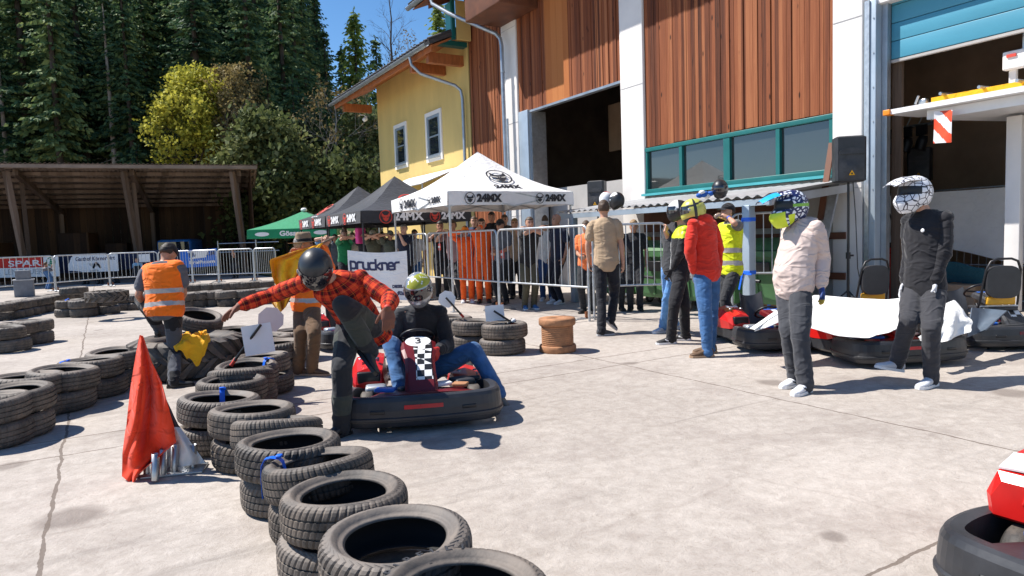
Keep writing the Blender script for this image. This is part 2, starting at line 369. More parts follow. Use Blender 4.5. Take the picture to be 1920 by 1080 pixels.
def leaf_mat(name, cols, trans=.25):
    mt, nt, b = newmat(name); L = nt.links.new
    ge = node(nt, 'NewGeometry'); oi = node(nt, 'ObjectInfo')
    tc = node(nt, 'TexCoord'); n = node(nt, 'TexNoise', inp={'Scale': .35, 'Detail': 4.0}); L(tc.outputs['Object'], n.inputs['Vector'])
    ad = node(nt, 'Math', operation='MULTIPLY_ADD', inp={1: .5}); L(ge.outputs['Random Per Island'], ad.inputs[0]); L(n.outputs['Fac'], ad.inputs[2])
    a2 = node(nt, 'Math', operation='MULTIPLY_ADD', inp={1: .35, 2: -.42}); L(oi.outputs['Random'], a2.inputs[0])
    a3 = node(nt, 'Math', operation='ADD'); L(ad.outputs[0], a3.inputs[0]); L(a2.outputs[0], a3.inputs[1])
    r = node(nt, 'ValToRGB'); e = r.color_ramp.elements; e[0].position = .15; e[0].color = rgba(cols[0]); e[1].position = .85; e[1].color = rgba(cols[-1])
    for i, c in enumerate(cols[1:-1]): x = e.new(.15 + .7 * (i + 1) / (len(cols) - 1)); x.color = rgba(c)
    L(a3.outputs[0], r.inputs['Fac']); L(r.outputs[0], b.inputs['Base Color'])
    b.inputs['Roughness'].default_value = .7; b.inputs['Specular IOR Level'].default_value = .2
    tr = node(nt, 'BsdfTranslucent'); L(r.outputs[0], tr.inputs[0]); ms = node(nt, 'MixShader', inp={0: trans}); out = nt.nodes['Material Output']
    L(b.outputs[0], ms.inputs[1]); L(tr.outputs[0], ms.inputs[2]); L(ms.outputs[0], out.inputs[0])
    return mt
def glass_mat(name, col, rough=.03):
    mt, nt, b = newmat(name); b.inputs['Base Color'].default_value = rgba(col); b.inputs['Roughness'].default_value = rough; b.inputs['Specular IOR Level'].default_value = .9; b.inputs['Coat Weight'].default_value = .6
    n = node(nt, 'TexNoise', inp={'Scale': 1.1}); tc = node(nt, 'TexCoord'); nt.links.new(tc.outputs['Object'], n.inputs['Vector'])
    bp = node(nt, 'Bump', inp={'Strength': .05, 'Distance': .05}); nt.links.new(n.outputs['Fac'], bp.inputs['Height']); nt.links.new(bp.outputs[0], b.inputs['Normal'])
    return mt
MT = {}
MT['ground'] = ground_mat()
MT['wood'] = wood_mat('weathered_red_boards', [(.045, .014, .007), (.15, .044, .018), (.24, .074, .029), (.34, .125, .052)], .095)
MT['wood_plain'] = wood_mat('orange_board', [(.26, .075, .02), (.38, .125, .036), (.46, .17, .052)], .55, knots=False)
MT['beam'] = M('stained_beam', (.36, .11, .03), .6, var=.25, vs=3, stretch=(6, 1, 1), bump=.2, bs=18)
MT['beam_dark'] = M('dark_stained_beam', (.13, .045, .02), .65, var=.3, vs=3)
MT['white_wall'] = M('white_render', (.74, .71, .68), .85, var=.06, vs=1.2, bump=.15, bs=60)
MT['gray_wall'] = M('grey_render', (.42, .40, .38), .85, var=.12, vs=1.5, bump=.15)
MT['yellow'] = M('yellow_render', (.62, .45, .16), .85, var=.1, vs=.9, bump=.2, bs=50, stretch=(1, 1, .35))
MT['teal'] = M('teal_paint', (.006, .125, .12), .45, var=.12, vs=2)
MT['teal_light'] = M('pale_teal_paint', (.06, .33, .36), .45, var=.1, vs=2)
MT['blue_door'] = M('blue_door_panel', (.055, .26, .37), .5, var=.06, vs=1.2, stretch=(1, .5, 3))
MT['zinc'] = M('zinc_sheet', (.42, .45, .48), .42, .75, var=.15, vs=3)
MT['galv'] = M('galvanised_steel', (.50, .52, .54), .42, .8, var=.15, vs=12)
MT['steel_blue'] = M('grey_blue_steel', (.36, .43, .50), .45, .35, var=.1, vs=2)
MT['tile'] = M('dark_roof_tile', (.06, .055, .055), .7, var=.3, vs=5)
MT['corr'] = M('brown_corrugated_sheet', (.24, .18, .14), .7, .15, var=.3, vs=1.3, stretch=(1, .3, 1))
MT['lean_roof'] = M('grey_corrugated_sheet', (.45, .46, .47), .5, .3, var=.15, vs=2)
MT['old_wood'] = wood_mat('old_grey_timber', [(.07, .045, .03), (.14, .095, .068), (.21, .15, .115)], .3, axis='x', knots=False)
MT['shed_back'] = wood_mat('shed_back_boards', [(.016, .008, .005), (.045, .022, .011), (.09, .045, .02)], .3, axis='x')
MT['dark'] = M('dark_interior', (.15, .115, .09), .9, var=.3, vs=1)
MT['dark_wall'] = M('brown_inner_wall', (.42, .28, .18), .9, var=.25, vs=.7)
MT['glass'] = glass_mat('window_glass', (.035, .04, .04))
MT['glass_dark'] = glass_mat('dark_pane', (.02, .025, .035))
MT['rubber'] = rubber_mat('worn_rubber', (.043, .039, .036), (.24, .19, .15), .75)
MT['rubber_in'] = M('shaded_rubber', (.010, .010, .010), .8)  # near-black colour paints the shade inside the tyre hollows
MT['rubber_side'] = rubber_mat('sidewall_rubber', (.085, .074, .066), (.27, .22, .18), .8)
MT['plastic_black'] = M('black_plastic', (.030, .031, .035), .42, var=.3, vs=5, spec=.5, bump=.08, bs=25)
MT['plastic_grey'] = M('scuffed_black_plastic', (.04, .041, .045), .5, var=.4, vs=9, bump=.1)
MT['kart_red'] = M('red_plastic', (.55, .012, .010), .3, var=.15, vs=4, spec=.5)
MT['kart_dark_red'] = M('dark_red_plastic', (.13, .008, .012), .35, var=.2, vs=4)
MT['white_paint'] = M('white_plastic', (.80, .80, .80), .35, var=.04)
MT['black_paint'] = M('black_paint', (.012, .012, .014), .4, var=.2)
MT['chrome'] = M('bare_steel', (.50, .50, .50), .4, 1, var=.1)
MT['white_cloth'] = fabric('white_sheet', (.82, .81, .79), .03, .35)
MT['banner'] = fabric('white_banner', (.80, .80, .81), .03, .4, .6)
MT['tent_white'] = fabric('white_tent_fabric', (.80, .79, .78), .03, .3, .7)
MT['tent_black'] = fabric('black_tent_fabric', (.035, .036, .042), .15, .3, .5)
MT['tent_green'] = fabric('green_tent_fabric', (.012, .24, .10), .08, .3, .6)
MT['ink'] = M('dark_print', (.02, .022, .03), .6, var=.1)
MT['ink_navy'] = M('navy_print', (.03, .035, .10), .6, var=.1)
MT['ink_white'] = M('white_print', (.78, .78, .78), .6, var=.03)
MT['ink_red'] = M('red_print', (.60, .05, .03), .6, var=.1)
MT['ink_grey'] = M('grey_print', (.45, .45, .45), .6, var=.1)
MT['red_flag'] = fabric('red_flag_cloth', (.74, .05, .014), .1, .5)
MT['yellow_flag'] = fabric('yellow_flag_cloth', (.85, .42, .015), .08, .5)
MT['bin_green'] = M('green_bin_plastic', (.06, .155, .06), .5, var=.15, vs=3)
MT['bin_lid'] = M('yellow_lid_plastic', (.6, .42, .02), .5, var=.1)
MT['blue_tape'] = M('blue_strap', (.01, .14, .75), .4, var=.1)
MT['orange_plastic'] = M('orange_plastic', (.85, .25, .01), .4, var=.08)
MT['spool_wood'] = M('spool_wood', (.36, .17, .08), .8, var=.3, vs=9, bump=.4, bs=30)
MT['rust'] = M('rusty_steel', (.25, .09, .035), .75, .3, var=.4, vs=14)
MT['bark'] = M('bark', (.065, .05, .038), .9, var=.4, vs=5, stretch=(3, 3, .6), bump=.5, bs=9)
MT['bark_pale'] = M('pale_bark', (.30, .27, .24), .9, var=.3, vs=5, stretch=(3, 3, .6))
MT['spruce'] = leaf_mat('spruce_needles', [(.018, .046, .026), (.050, .108, .054), (.12, .185, .075), (.25, .31, .11)])
MT['larch'] = leaf_mat('larch_needles', [(.09, .15, .03), (.19, .27, .06), (.32, .38, .11)], .35)
MT['willow'] = leaf_mat('spring_leaves', [(.13, .14, .018), (.34, .33, .04), (.58, .54, .09)], .35)
MT['brown_leaf'] = leaf_mat('budding_twigs', [(.10, .075, .03), (.20, .15, .06), (.32, .25, .10)], .3)
MT['bush'] = leaf_mat('bush_leaves', [(.045, .06, .022), (.11, .14, .048), (.21, .23, .09)], .3)
# ------------------------------------------------------------------ ground, hill
XF = 11.0
def fx(px, py, x=XF): return onx(px, py, x)
mb = MB()
def gfn(u, v):
    x = -160 + 420 * u; y = -30 + 330 * v
    return V((x, y, 0))
mb.grid(gfn, 4, 4, sm=False)
structure(mb.build('ground', MT['ground'], loc=(0, 0, 0)))
SD = V((.905, -.425, 0)).normalized(); SN = V((.425, .905, 0)).normalized()    # shed front direction / into the shed
HD, HN = SD.copy(), SN.copy()
def hill_z(x, y):
    d = (V((x, y, 0)) - V((0, 38, 0))).dot(HN) - 11.5
    side = (V((x, y, 0)) - V((0, 38, 0))).dot(HD)
    z = max(0, d) * .60
    k = 1 - min(max((side - 2 + max(d, 0) * .12) / 7, 0), 1); k = k * k * (3 - 2 * k)
    z = min(z, 46) * k
    return z + (noise.noise(V((x * .06, y * .06, 3))) * 1.6 * min(z, 3) / 3 if z > 0 else 0)
mb = MB()
def hfn(u, v):
    p = V((0, 38, 0)) + HD * (-75 + 150 * u) + HN * (9 + 110 * v); return V((p.x, p.y, hill_z(p.x, p.y) - .25))
mb.grid(hfn, 60, 50)
MT['forest_floor'] = M('forest_floor', (.035, .028, .016), .95, var=.5, vs=.6, bump=.4, bs=3, col2=(.07, .075, .025))
structure(mb.build('hillside', MT['forest_floor'], loc=(0, 60, 0)))
mb = MB()
mb.grid(lambda u, v: V((6.6 + 4.2 * u, 30.5 + 40 * v, .06 + .1 * noise.noise(V((u * 9, v * 30, 0))))), 10, 30)
MT['verge'] = M('grass_verge', (.05, .075, .02), .95, var=.4, vs=2, bump=.5, bs=20, col2=(.12, .12, .04))
structure(mb.build('grass_verge', MT['verge']))
# ------------------------------------------------------------------ workshop hall
hall = thing('workshop_hall', 'tall workshop hall clad in reddish brown boards with white pillars and open gateways', 'building', (XF, 12, 0))
def wall_slab(y0, y1, z0, z1, mat, name, x=XF, th=.25, parent=hall):
    b = MB().box((x + th / 2, (y0 + y1) / 2, (z0 + z1) / 2), (th, abs(y1 - y0), z1 - z0)); return b.build(name, mat, parent)
def planks(y0, y1, zf, z1, mat, name, wd=.10, x=XF, gap=.006, seed=1, th=.045):
    rr = random.Random(seed); b = MB(); y = y0
    while y < y1 - .01:
        w_ = min(wd * rr.uniform(.8, 1.25), y1 - y); off = rr.uniform(-.012, .016); zz = zf(y) if callable(zf) else zf
        b.box((x + th / 2 - off, y + w_ / 2, (zz + z1) / 2), (th, w_ - gap, z1 - zz - rr.uniform(0, .03))); y += w_
    b.box((x + .12, (y0 + y1) / 2, ((zf(y0) if callable(zf) else zf) + z1) / 2 + .03), (.1, y1 - y0, z1 - (zf(y0) if callable(zf) else zf) - .06), 1)
    return b.build(name, [mat, MT['beam_dark']], parent=hall)
ZT = 10.0
planks(7.36, 12.12, 3.42, ZT, MT['wood'], 'board_cladding', seed=3)
planks(12.92, 15.05, 5.13, ZT, MT['wood'], 'board_cladding', seed=4)
planks(15.05, 16.15, 5.13, ZT, MT['wood_plain'], 'plain_panel', wd=.5, seed=5)
planks(16.15, 17.62, 5.13, ZT, MT['wood'], 'board_cladding', seed=6)
planks(18.46, 20.72, .3, ZT, MT['wood'], 'board_cladding', seed=8)
for y0, y1 in ((6.82, 7.36), (12.12, 12.92), (17.62, 18.46)):
    b = MB().box((XF + .19, (y0 + y1) / 2, ZT / 2), (.5, y1 - y0, ZT), bev=.02)
    for z in (2.1, 4.9, 7.7): b.box((XF - .064, (y0 + y1) / 2, z), (.008, y1 - y0 - .02, .012), 1)
    b.build('pillar', [MT['white_wall'], MT['ink_grey']], hall)
# window band
wz0, wz1 = 2.36, 3.41
wf = MB()
for z, h_ in ((wz1 - .045, .09), (wz0 + .05, .10)): wf.box((XF + .02, 9.75, z), (.12, 4.78, h_), bev=.01)
ys = [12.10, 11.0, 9.72, 8.5, 7.40]
for i, y in enumerate(ys): wf.box((XF + .021, y, (wz0 + wz1) / 2), (.10, .16 if i == 2 else .085, wz1 - wz0 - .19))
wf = wf.build('window_frame', MT['teal'], hall)
for i in range(4):
    MB().box((XF + .045, (ys[i] + ys[i + 1]) / 2, (wz0 + wz1) / 2), (.012, ys[i] - ys[i + 1] - .085, wz1 - wz0 - .19)).build('pane', MT['glass'], wf)
MB().box((XF - .06, 9.75, wz0 - .03), (.22, 4.76, .05)).build('sill', MT['teal_light'], wf)
wall_slab(7.36, 12.12, 0, wz0 - .06, MT['gray_wall'], 'base_wall', x=XF + .02)
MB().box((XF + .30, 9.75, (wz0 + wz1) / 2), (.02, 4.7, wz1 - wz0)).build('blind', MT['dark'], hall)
# inside of the hall
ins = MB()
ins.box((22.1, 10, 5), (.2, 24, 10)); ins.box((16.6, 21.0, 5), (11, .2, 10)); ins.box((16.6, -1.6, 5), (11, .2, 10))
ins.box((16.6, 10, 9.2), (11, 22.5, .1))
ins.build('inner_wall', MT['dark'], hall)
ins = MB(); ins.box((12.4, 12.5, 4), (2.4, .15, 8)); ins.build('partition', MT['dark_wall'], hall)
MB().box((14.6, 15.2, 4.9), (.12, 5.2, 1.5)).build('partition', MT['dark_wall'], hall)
b = MB(); b.box((13.6, 14.0, 3.2), (1.2, 1.6, .5), bev=.05); b.box((13.6, 13.8, 3.55), (.9, .7, .3), bev=.05); b.box((13.2, 14.4, 1.5), (.3, .3, 3.0)); b.build('orange_glow_box', MT['orange_plastic'], hall)  # added boxes, their orange colour stands in for an orange light inside
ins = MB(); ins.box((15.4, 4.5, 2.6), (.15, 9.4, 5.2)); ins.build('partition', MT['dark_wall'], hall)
# left gateway: low parapet wall, jamb
wall_slab(12.95, 17.2, 0, 2.86, MT['gray_wall'], 'parapet', x=XF + .7, th=.2)
MB().box((XF + .05, 17.28, 2.6), (.3, .5, 5.1), bev=.01).build('door_frame', MT['steel_blue'], hall)
MB().box((XF + .04, 15.2, 5.10), (.16, 4.5, .06)).build('flashing', MT['zinc'], hall)
MB().box((XF + .25, 17.0, 2.6), (.5, .07, 5.0)).build('door_frame', MT['galv'], hall)
# right gateway: steel jamb, sectional door
jb = MB(); jb.box((XF + .12, 6.70, 2.55), (.34, .20, 5.1), bev=.01); jb.box((XF - .065, 6.735, 2.55), (.02, .07, 5.09), 1); jb.box((XF + .16, 6.55, 2.55), (.1, .09, 5.08), 2)
for z in np.arange(.4, 5, .55): jb.cyl((XF - .055, 6.64, z), (XF - .062, 6.64, z), .012, n=8, m=2)
jb.build('door_frame', [MT['steel_blue'], MT['galv'], MT['zinc']], hall)
MB().box((XF + .34, 6.46, 2.1), (.06, .16, 4.1)).build('door_post', MT['old_wood'], hall)
dr = MB()
for i in range(5):
    z0 = 4.13 + i * .285; dr.box((XF + .235, 4.2, z0 + .141), (.05, 4.6, .276), bev=.008)
dr.box((XF + .24, 4.2, 4.10), (.07, 4.6, .04), 1)
dr = dr.build('sectional_door', [MT['blue_door'], MT['gray_wall']], hall)
wall_slab(6.6, 1.9, 5.02, ZT, MT['white_wall'], 'lintel', x=XF)
wall_slab(1.9, -1.7, 0, ZT, MT['white_wall'], 'outer_wall', x=XF)
# roof, rafters, gutter
EX, EZ = 9.5, 9.27
def roof_slab(mb, x0, z0, x1, z1, y0, y1, th, m=0):
    n = nrm(V((-(z1 - z0), 0, x1 - x0))) * th
    mb.prism([V((x0, y0, z0)), V((x1, y0, z1)), V((x1, y0, z1)) + n, V((x0, y0, z0)) + n], (0, y1 - y0, 0), m)
b = MB(); roof_slab(b, EX, EZ, 17, 12.4, -2.2, 22.0, .18); roof_slab(b, 24.5, EZ, 17, 12.4, -2.2, 22.0, -.18)
rf = b.build('roof', MT['tile'], hall)
b = MB(); roof_slab(b, EX + .06, EZ - .03, 11.2, EZ + .68, -2.1, 21.9, -.03); b.build('soffit', MT['beam'], rf)
for y in (-.5, 2.2, 4.9, 8.3, 11.3, 14.2, 16.9, 20.9):
    b = MB()
    b.prism([V((EX + .25, y, EZ - .02)), V((11.05, y, EZ + .58)), V((11.05, y, EZ + .30)), V((EX + .25, y, EZ - .24))], (0, .16, 0))
    b.build('rafter', MT['beam_dark'], rf)
def gutter(x, z, y0, y1, name='gutter', parent=hall, r=.085):
    b = MB(); n = 10
    pts = [V((x + r * cos(pi + pi * i / n), 0, z + r * sin(pi + pi * i / n))) for i in range(n + 1)] + [V((x + (r - .008) * cos(2 * pi - pi * i / n), 0, z + (r - .008) * sin(2 * pi - pi * i / n))) for i in range(n + 1)]
    b.prism([p + V((0, y0, 0)) for p in pts], (0, y1 - y0, 0))
    b.tube([(x - r, y0, z), (x - r, y1, z)], .012, 8)
    for y in np.arange(y0 + .4, y1, .9): b.box((x, y, z - r - .002), (.2 * r * 8, .03, .012))
    b.add([pts[i] + V((0, y1, 0)) for i in range(n + 1)], [list(range(n + 1))])
    return b.build(name, MT['zinc'], parent)
gutter(EX - .06, EZ + .02, -2.2, 22.05)
bx = MB()
c0 = fx(872, 45, 9.75); c1 = fx(945, 42, 9.75)
bx.box(((9.75 + 11) / 2, (c0.y + c1.y) / 2 + .1, 8.75), (1.25, (c0.y - c1.y) * .9, 1.75), bev=.03)
bx.build('boxed_beam', MT['beam_dark'], hall)
dp = MB(); dp.tube([(9.46, 20.3, 9.2), (9.5, 20.2, 8.9), (9.75, 19.55, 8.45), (10.65, 18.25, 7.6), (10.72, 18.12, 7.42), (10.72, 18.06, 7.2), (10.72, 18.03, .1)], .062, 14)
for z in (6.4, 4.6, 2.8): dp.tube([(10.72, 18.04, z), (10.72, 18.04, z + .04)], .07, 12)
dp.build('downpipe', MT['zinc'], hall)
MB().cyl((10.68, 17.8, .1), (10.68, 17.8, 5.0), .035, n=8).build('conduit', MT['galv'], hall)
# teal trim at the hall's gable
b = MB(); b.box((10.5, 20.95, 7.95), (1.0, .3, .16)); b.box((10.35, 20.5, 8.6), (.12, .1, 1.25)); b.box((10.7, 20.45, 8.6), (.5, .08, 1.25), 1)
b.build('gable_trim', [MT['teal'], MT['yellow']], hall)
b = MB(); b.box((10.33, 20.75, 8.6), (.05, .4, 1.2)); b.build('gable_panel', MT['teal_light'], hall)
b = MB(); b.box((14, 21.25, 9.3), (5.5, .5, .5)); b.build('gable_beam', MT['beam_dark'], hall)
# ------------------------------------------------------------------ yellow house
house = thing('yellow_house', 'yellow rendered house wing with two small windows under a deep orange wooden eave', 'building', (XF, 25.2, 0))
Y0, Y1 = 20.78, 29.6
b = MB(); b.box((XF + .15, (Y0 + Y1) / 2, 4.3), (.3, Y1 - Y0, 8.6)); b.box((XF + 4.2, Y1 - .15, 4.3), (8, .3, 8.6))
b.build('wall', MT['yellow'], house)
for (a, c) in (((742, 238), (764, 311)), ((801, 212), (829, 300))):
    p = fx(*a); q = fx(*c); yc = (p.y + q.y) / 2; zc = (p.z + q.z) / 2; wd = p.y - q.y; ht = 1.55
    f_ = MB()
    for s in (-1, 1):
        f_.box((XF - .02, yc + s * (wd / 2 + .07), zc), (.06, .15, ht + .30)); f_.box((XF - .019, yc, zc + s * (ht / 2 + .075)), (.06, wd + .02, .15))
    f_ = f_.build('window_surround', MT['white_wall'], house)
    g = MB()
    for s in (-1, 1): g.box((XF - .035, yc + s * (wd / 2 - .07), zc), (.03, .14, ht - .02)); g.box((XF - .034, yc, zc + s * (ht / 2 - .06)), (.03, wd - .28, .1))
    g.box((XF - .033, yc, zc), (.025, wd - .28, .05)); g.build('frame', MT['zinc'], f_)
    MB().box((XF - .012, yc, zc), (.02, wd - .1, ht - .1)).build('pane', MT['glass_dark'], f_)
    MB().box((XF - .08, yc, zc - ht / 2 - .02), (.15, wd - .02, .04)).build('sill', MT['zinc'], f_)
HX, HZ = 9.5, 7.74
b = MB(); roof_slab(b, HX, HZ, 17, 11.0, 20.5, 31.3, .12); roof_slab(b, 24.5, HZ, 17, 11.0, 20.5, 31.3, -.12)
for y in np.arange(20.6, 31.3, .3): b.tube([(HX - .02, y, HZ + .16), (12.2, y, HZ + 1.33)], .07, 8)
rf = b.build('roof', MT['tile'], house)
b = MB(); roof_slab(b, HX + .05, HZ - .02, 11.1, HZ + .67, 20.55, 31.2, -.05)
b.box((HX + .10, 25.9, HZ - .06), (.05, 10.6, .24)); b.build('soffit', MT['beam'], rf)
for y in (21.2, 22.6, 30.4): MB().box((10.35, y, HZ - .25), (1.3, .22, .34)).build('purlin', MT['beam'], rf)
gutter(HX - .08, HZ + .02, 20.6, 31.4, parent=house)
dp = MB(); dp.tube([(9.42, 22.0, 7.66), (9.45, 21.95, 7.4), (9.7, 21.8, 7.1), (10.72, 21.25, 6.68), (10.86, 21.12, 6.5), (10.88, 21.05, 6.2), (10.88, 21.05, .1)], .055, 14)
for z in (5.6, 3.8): dp.tube([(10.88, 21.05, z), (10.88, 21.05, z + .04)], .062, 12)
dp.build('downpipe', MT['zinc'], house)
cm = MB(); cm.tube([(10.55, 29.75, 7.0), (10.45, 29.9, 7.12), (10.3, 29.8, 7.1)], .02, 8); cm.lathe([(0, -.1), (.07, -.1), (.09, -.05), (.09, .06), (.05, .1), (0, .1)], 14, c=(10.45, 29.72, 6.9), rot=Matrix.Rotation(R(60), 3, 'Y'))
tag(cm.build('security_camera', MT['white_paint'], loc=(10.45, 29.75, 6.8)), 'small white security camera under the far end of the orange eave', 'camera')
# white awning along the yellow house and a dark roof behind it
aw = thing('awning', 'long plain white awning along the yellow house behind the black tents', 'awning', (10, 25, 0))
b = MB(); roof_slab(b, 9.4, 3.35, 10.95, 3.95, 21.4, 26.2, .03); b.build('canopy', MT['tent_white'], aw)
for y in (21.6, 26.0):
    MB().cyl((9.5, y, 0), (9.5, y, 3.38), .03, n=8).build('post', MT['galv'], aw)
b = MB(); b.prism([V((10.9, 42, 2.6)), V((13.4, 42, 4.6)), V((16, 42, 2.6))], (0, 8, 0)); b.box((13.4, 46, 1.3), (4.4, 7.6, 2.62), 1)
tag(b.build('small_barn', [MT['tile'], MT['old_wood']], loc=(13.4, 46, 0)), 'dark roofed barn peeping out behind the yellow house', 'building')
# ------------------------------------------------------------------ open shed
shed = thing('open_shed', 'long open timber shed with brown corrugated pent roof and dark interior', 'building', (1.5, 37, 0))
SN = V((.145, .989, 0)).normalized(); SD = V((.989, -.145, 0)).normalized()
P0 = V((6.45, 35.15, 0))                      # front right corner, at the roof edge
def sp(a, d, z): return P0 - SD * a + SN * d + V((0, 0, z))
LEN = 24.0; DEP = 9.0; ZE, ZB = 5.35, 3.95
def corr(mb, a0, a1, d0, z0, d1, z1, per=.18, amp=.025, th=.008, m=0, fn=sp):
    n = int((a1 - a0) / per * 6); k = 3
    def f_(u, v):
        a = a0 + (a1 - a0) * u; return fn(a, d0 + (d1 - d0) * v, z0 + (z1 - z0) * v + amp * sin(2 * pi * a / per))
    mb.grid(f_, n, k, m); q = len(mb.f); mb.grid(lambda u, v: f_(u, v) - V((0, 0, th)), n, k, m)
    for i in (0, 1):
        o = len(mb.v)
        for j in range(n + 1):
            p = f_(j / n, i); mb.v.append(tuple(p)); mb.v.append(tuple(p - V((0, 0, th))))
        for j in range(n): mb.f.append([o + 2 * j, o + 2 * j + 1, o + 2 * j + 3, o + 2 * j + 2]); mb.m.append(m); mb.s.append(False)
b = MB(); corr(b, -.35, LEN, -.35, ZE, DEP, ZB); b.build('roof', MT['corr'], shed)
for i in range(8):
    d = -.2 + i * DEP / 7.5; z = ZE + (ZB - ZE) * (d + .35) / (DEP + .35) - .13
    MB().beam(sp(-.25, d, z), sp(LEN, d, z), .12, .16).build('purlin', MT['old_wood'], shed)
fas = MB(); fas.beam(sp(-.3, -.3, ZE - .12), sp(LEN, -.3, ZE - .12), .05, .16); fas.build('fascia', MT['corr'], shed)
def a_of(px):
    d = ray(px, 470); k = (P0.x * d.y - P0.y * d.x) / (SD.x * d.y - SD.y * d.x); return k
for a in (a_of(457), a_of(256), a_of(38), a_of(-190)):
    b = MB(); b.beam(sp(a, .3, ZE - .34), sp(a, DEP, ZB - .34), .2, .26); b.build('rafter', MT['old_wood'], shed)
    b = MB(); b.beam(sp(a - .1, .55, 0), sp(a + .3, .1, ZE - .3), .2, .2); b.build('post', MT['old_wood'], shed)
    b = MB(); b.beam(sp(a - .12, .95, 0), sp(a + .1, 1.6, ZE - .7), .16, .16); b.build('strut', MT['old_wood'], shed)
    b = MB(); b.beam(sp(a, DEP - .3, 0), sp(a, DEP - .3, ZB - .4), .22, .22); b.build('post', MT['old_wood'], shed)
b = MB()
for i in range(60):
    a0 = i * LEN / 60; b.beam(sp(a0 + LEN / 120, DEP, .0), sp(a0 + LEN / 120, DEP, ZB - .05), .04, LEN / 60 - .01, up=SD)
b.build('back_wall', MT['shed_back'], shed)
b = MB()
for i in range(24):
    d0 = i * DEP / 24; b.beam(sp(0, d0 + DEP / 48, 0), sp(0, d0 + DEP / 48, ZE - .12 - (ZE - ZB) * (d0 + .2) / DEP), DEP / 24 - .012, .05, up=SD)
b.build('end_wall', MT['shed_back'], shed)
# things stored in the shed
for k, (a, d, s, hh) in enumerate(((11.9, 5, 1.4, 1.9), (8.4, 6.2, 1.5, 2.3), (6.6, 6.0, 1.1, 1.7), (2.6, 6.5, 1.3, 1.2))):
    b = MB(); b.box((0, 0, .07), (s, s, .14), 1); b.box((0, 0, .14 + hh / 2), (s * .94, s * .94, hh), bev=.03)
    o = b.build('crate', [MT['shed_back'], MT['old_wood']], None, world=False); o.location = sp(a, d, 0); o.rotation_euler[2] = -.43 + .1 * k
    tag(o, ['wooden crate in the dark left bay of the shed, beside the double post', 'tallest crate inside the dark middle bay of the shed', 'smaller crate in the middle bay right of the tall one', 'low crate in the dark right bay of the shed'][k], 'crate')
b = MB(); q = sp(3.6, 4.0, 0)
b.box((0, 0, .75), (1.9, 3.4, 1.1), bev=.15); b.box((0, .3, 1.55), (1.7, 1.9, .75), bev=.18); b.box((0, -.66, 1.55), (1.5, .02, .5), 1)
for s in (-1, 1):
    for yy in (-1.1, 1.1): b.lathe([(.1, -.1), (.33, -.1), (.36, 0), (.33, .1), (.1, .1)], 18, 2, (s * .9, yy, .36), Matrix.Rotation(R(90), 3, 'Y'))
o = b.build('parked_car', [M('blue_car_paint', (.03, .16, .45), .3), MT['glass_dark'], MT['rubber']], None, world=False); o.location = q; o.rotation_euler[2] = -.43
tag(o, 'blue vehicle parked in shadow at the right of the shed', 'car')
# ------------------------------------------------------------------ trees
def quads_mesh(name, Q, mat):
    """Q: (n,4,3) leaf faces"""
    Q = np.asarray(Q, np.float32); n = len(Q)
    me = bpy.data.meshes.new(name); me.vertices.add(n * 4); me.vertices.foreach_set('co', Q.reshape(-1))
    me.loops.add(n * 4); me.loops.foreach_set('vertex_index', np.arange(n * 4, dtype=np.int32))
    me.polygons.add(n); me.polygons.foreach_set('loop_start', np.arange(0, n * 4, 4, dtype=np.int32))
    me.update(calc_edges=True); me.validate(); me.materials.append(mat); return me
def leaf_q(P, D, W, ln, wd):
    """kite shaped leaf clumps at P pointing along D, wide along W"""
    D = D / np.linalg.norm(D, axis=1, keepdims=True); W = W - D * (W * D).sum(1, keepdims=True); W /= np.linalg.norm(W, axis=1, keepdims=True) + 1e-9
    ln = np.reshape(ln, (-1, 1)); wd = np.reshape(wd, (-1, 1))
    return np.stack([P, P + D * ln * .45 + W * wd, P + D * ln, P + D * ln * .5 - W * wd], 1)
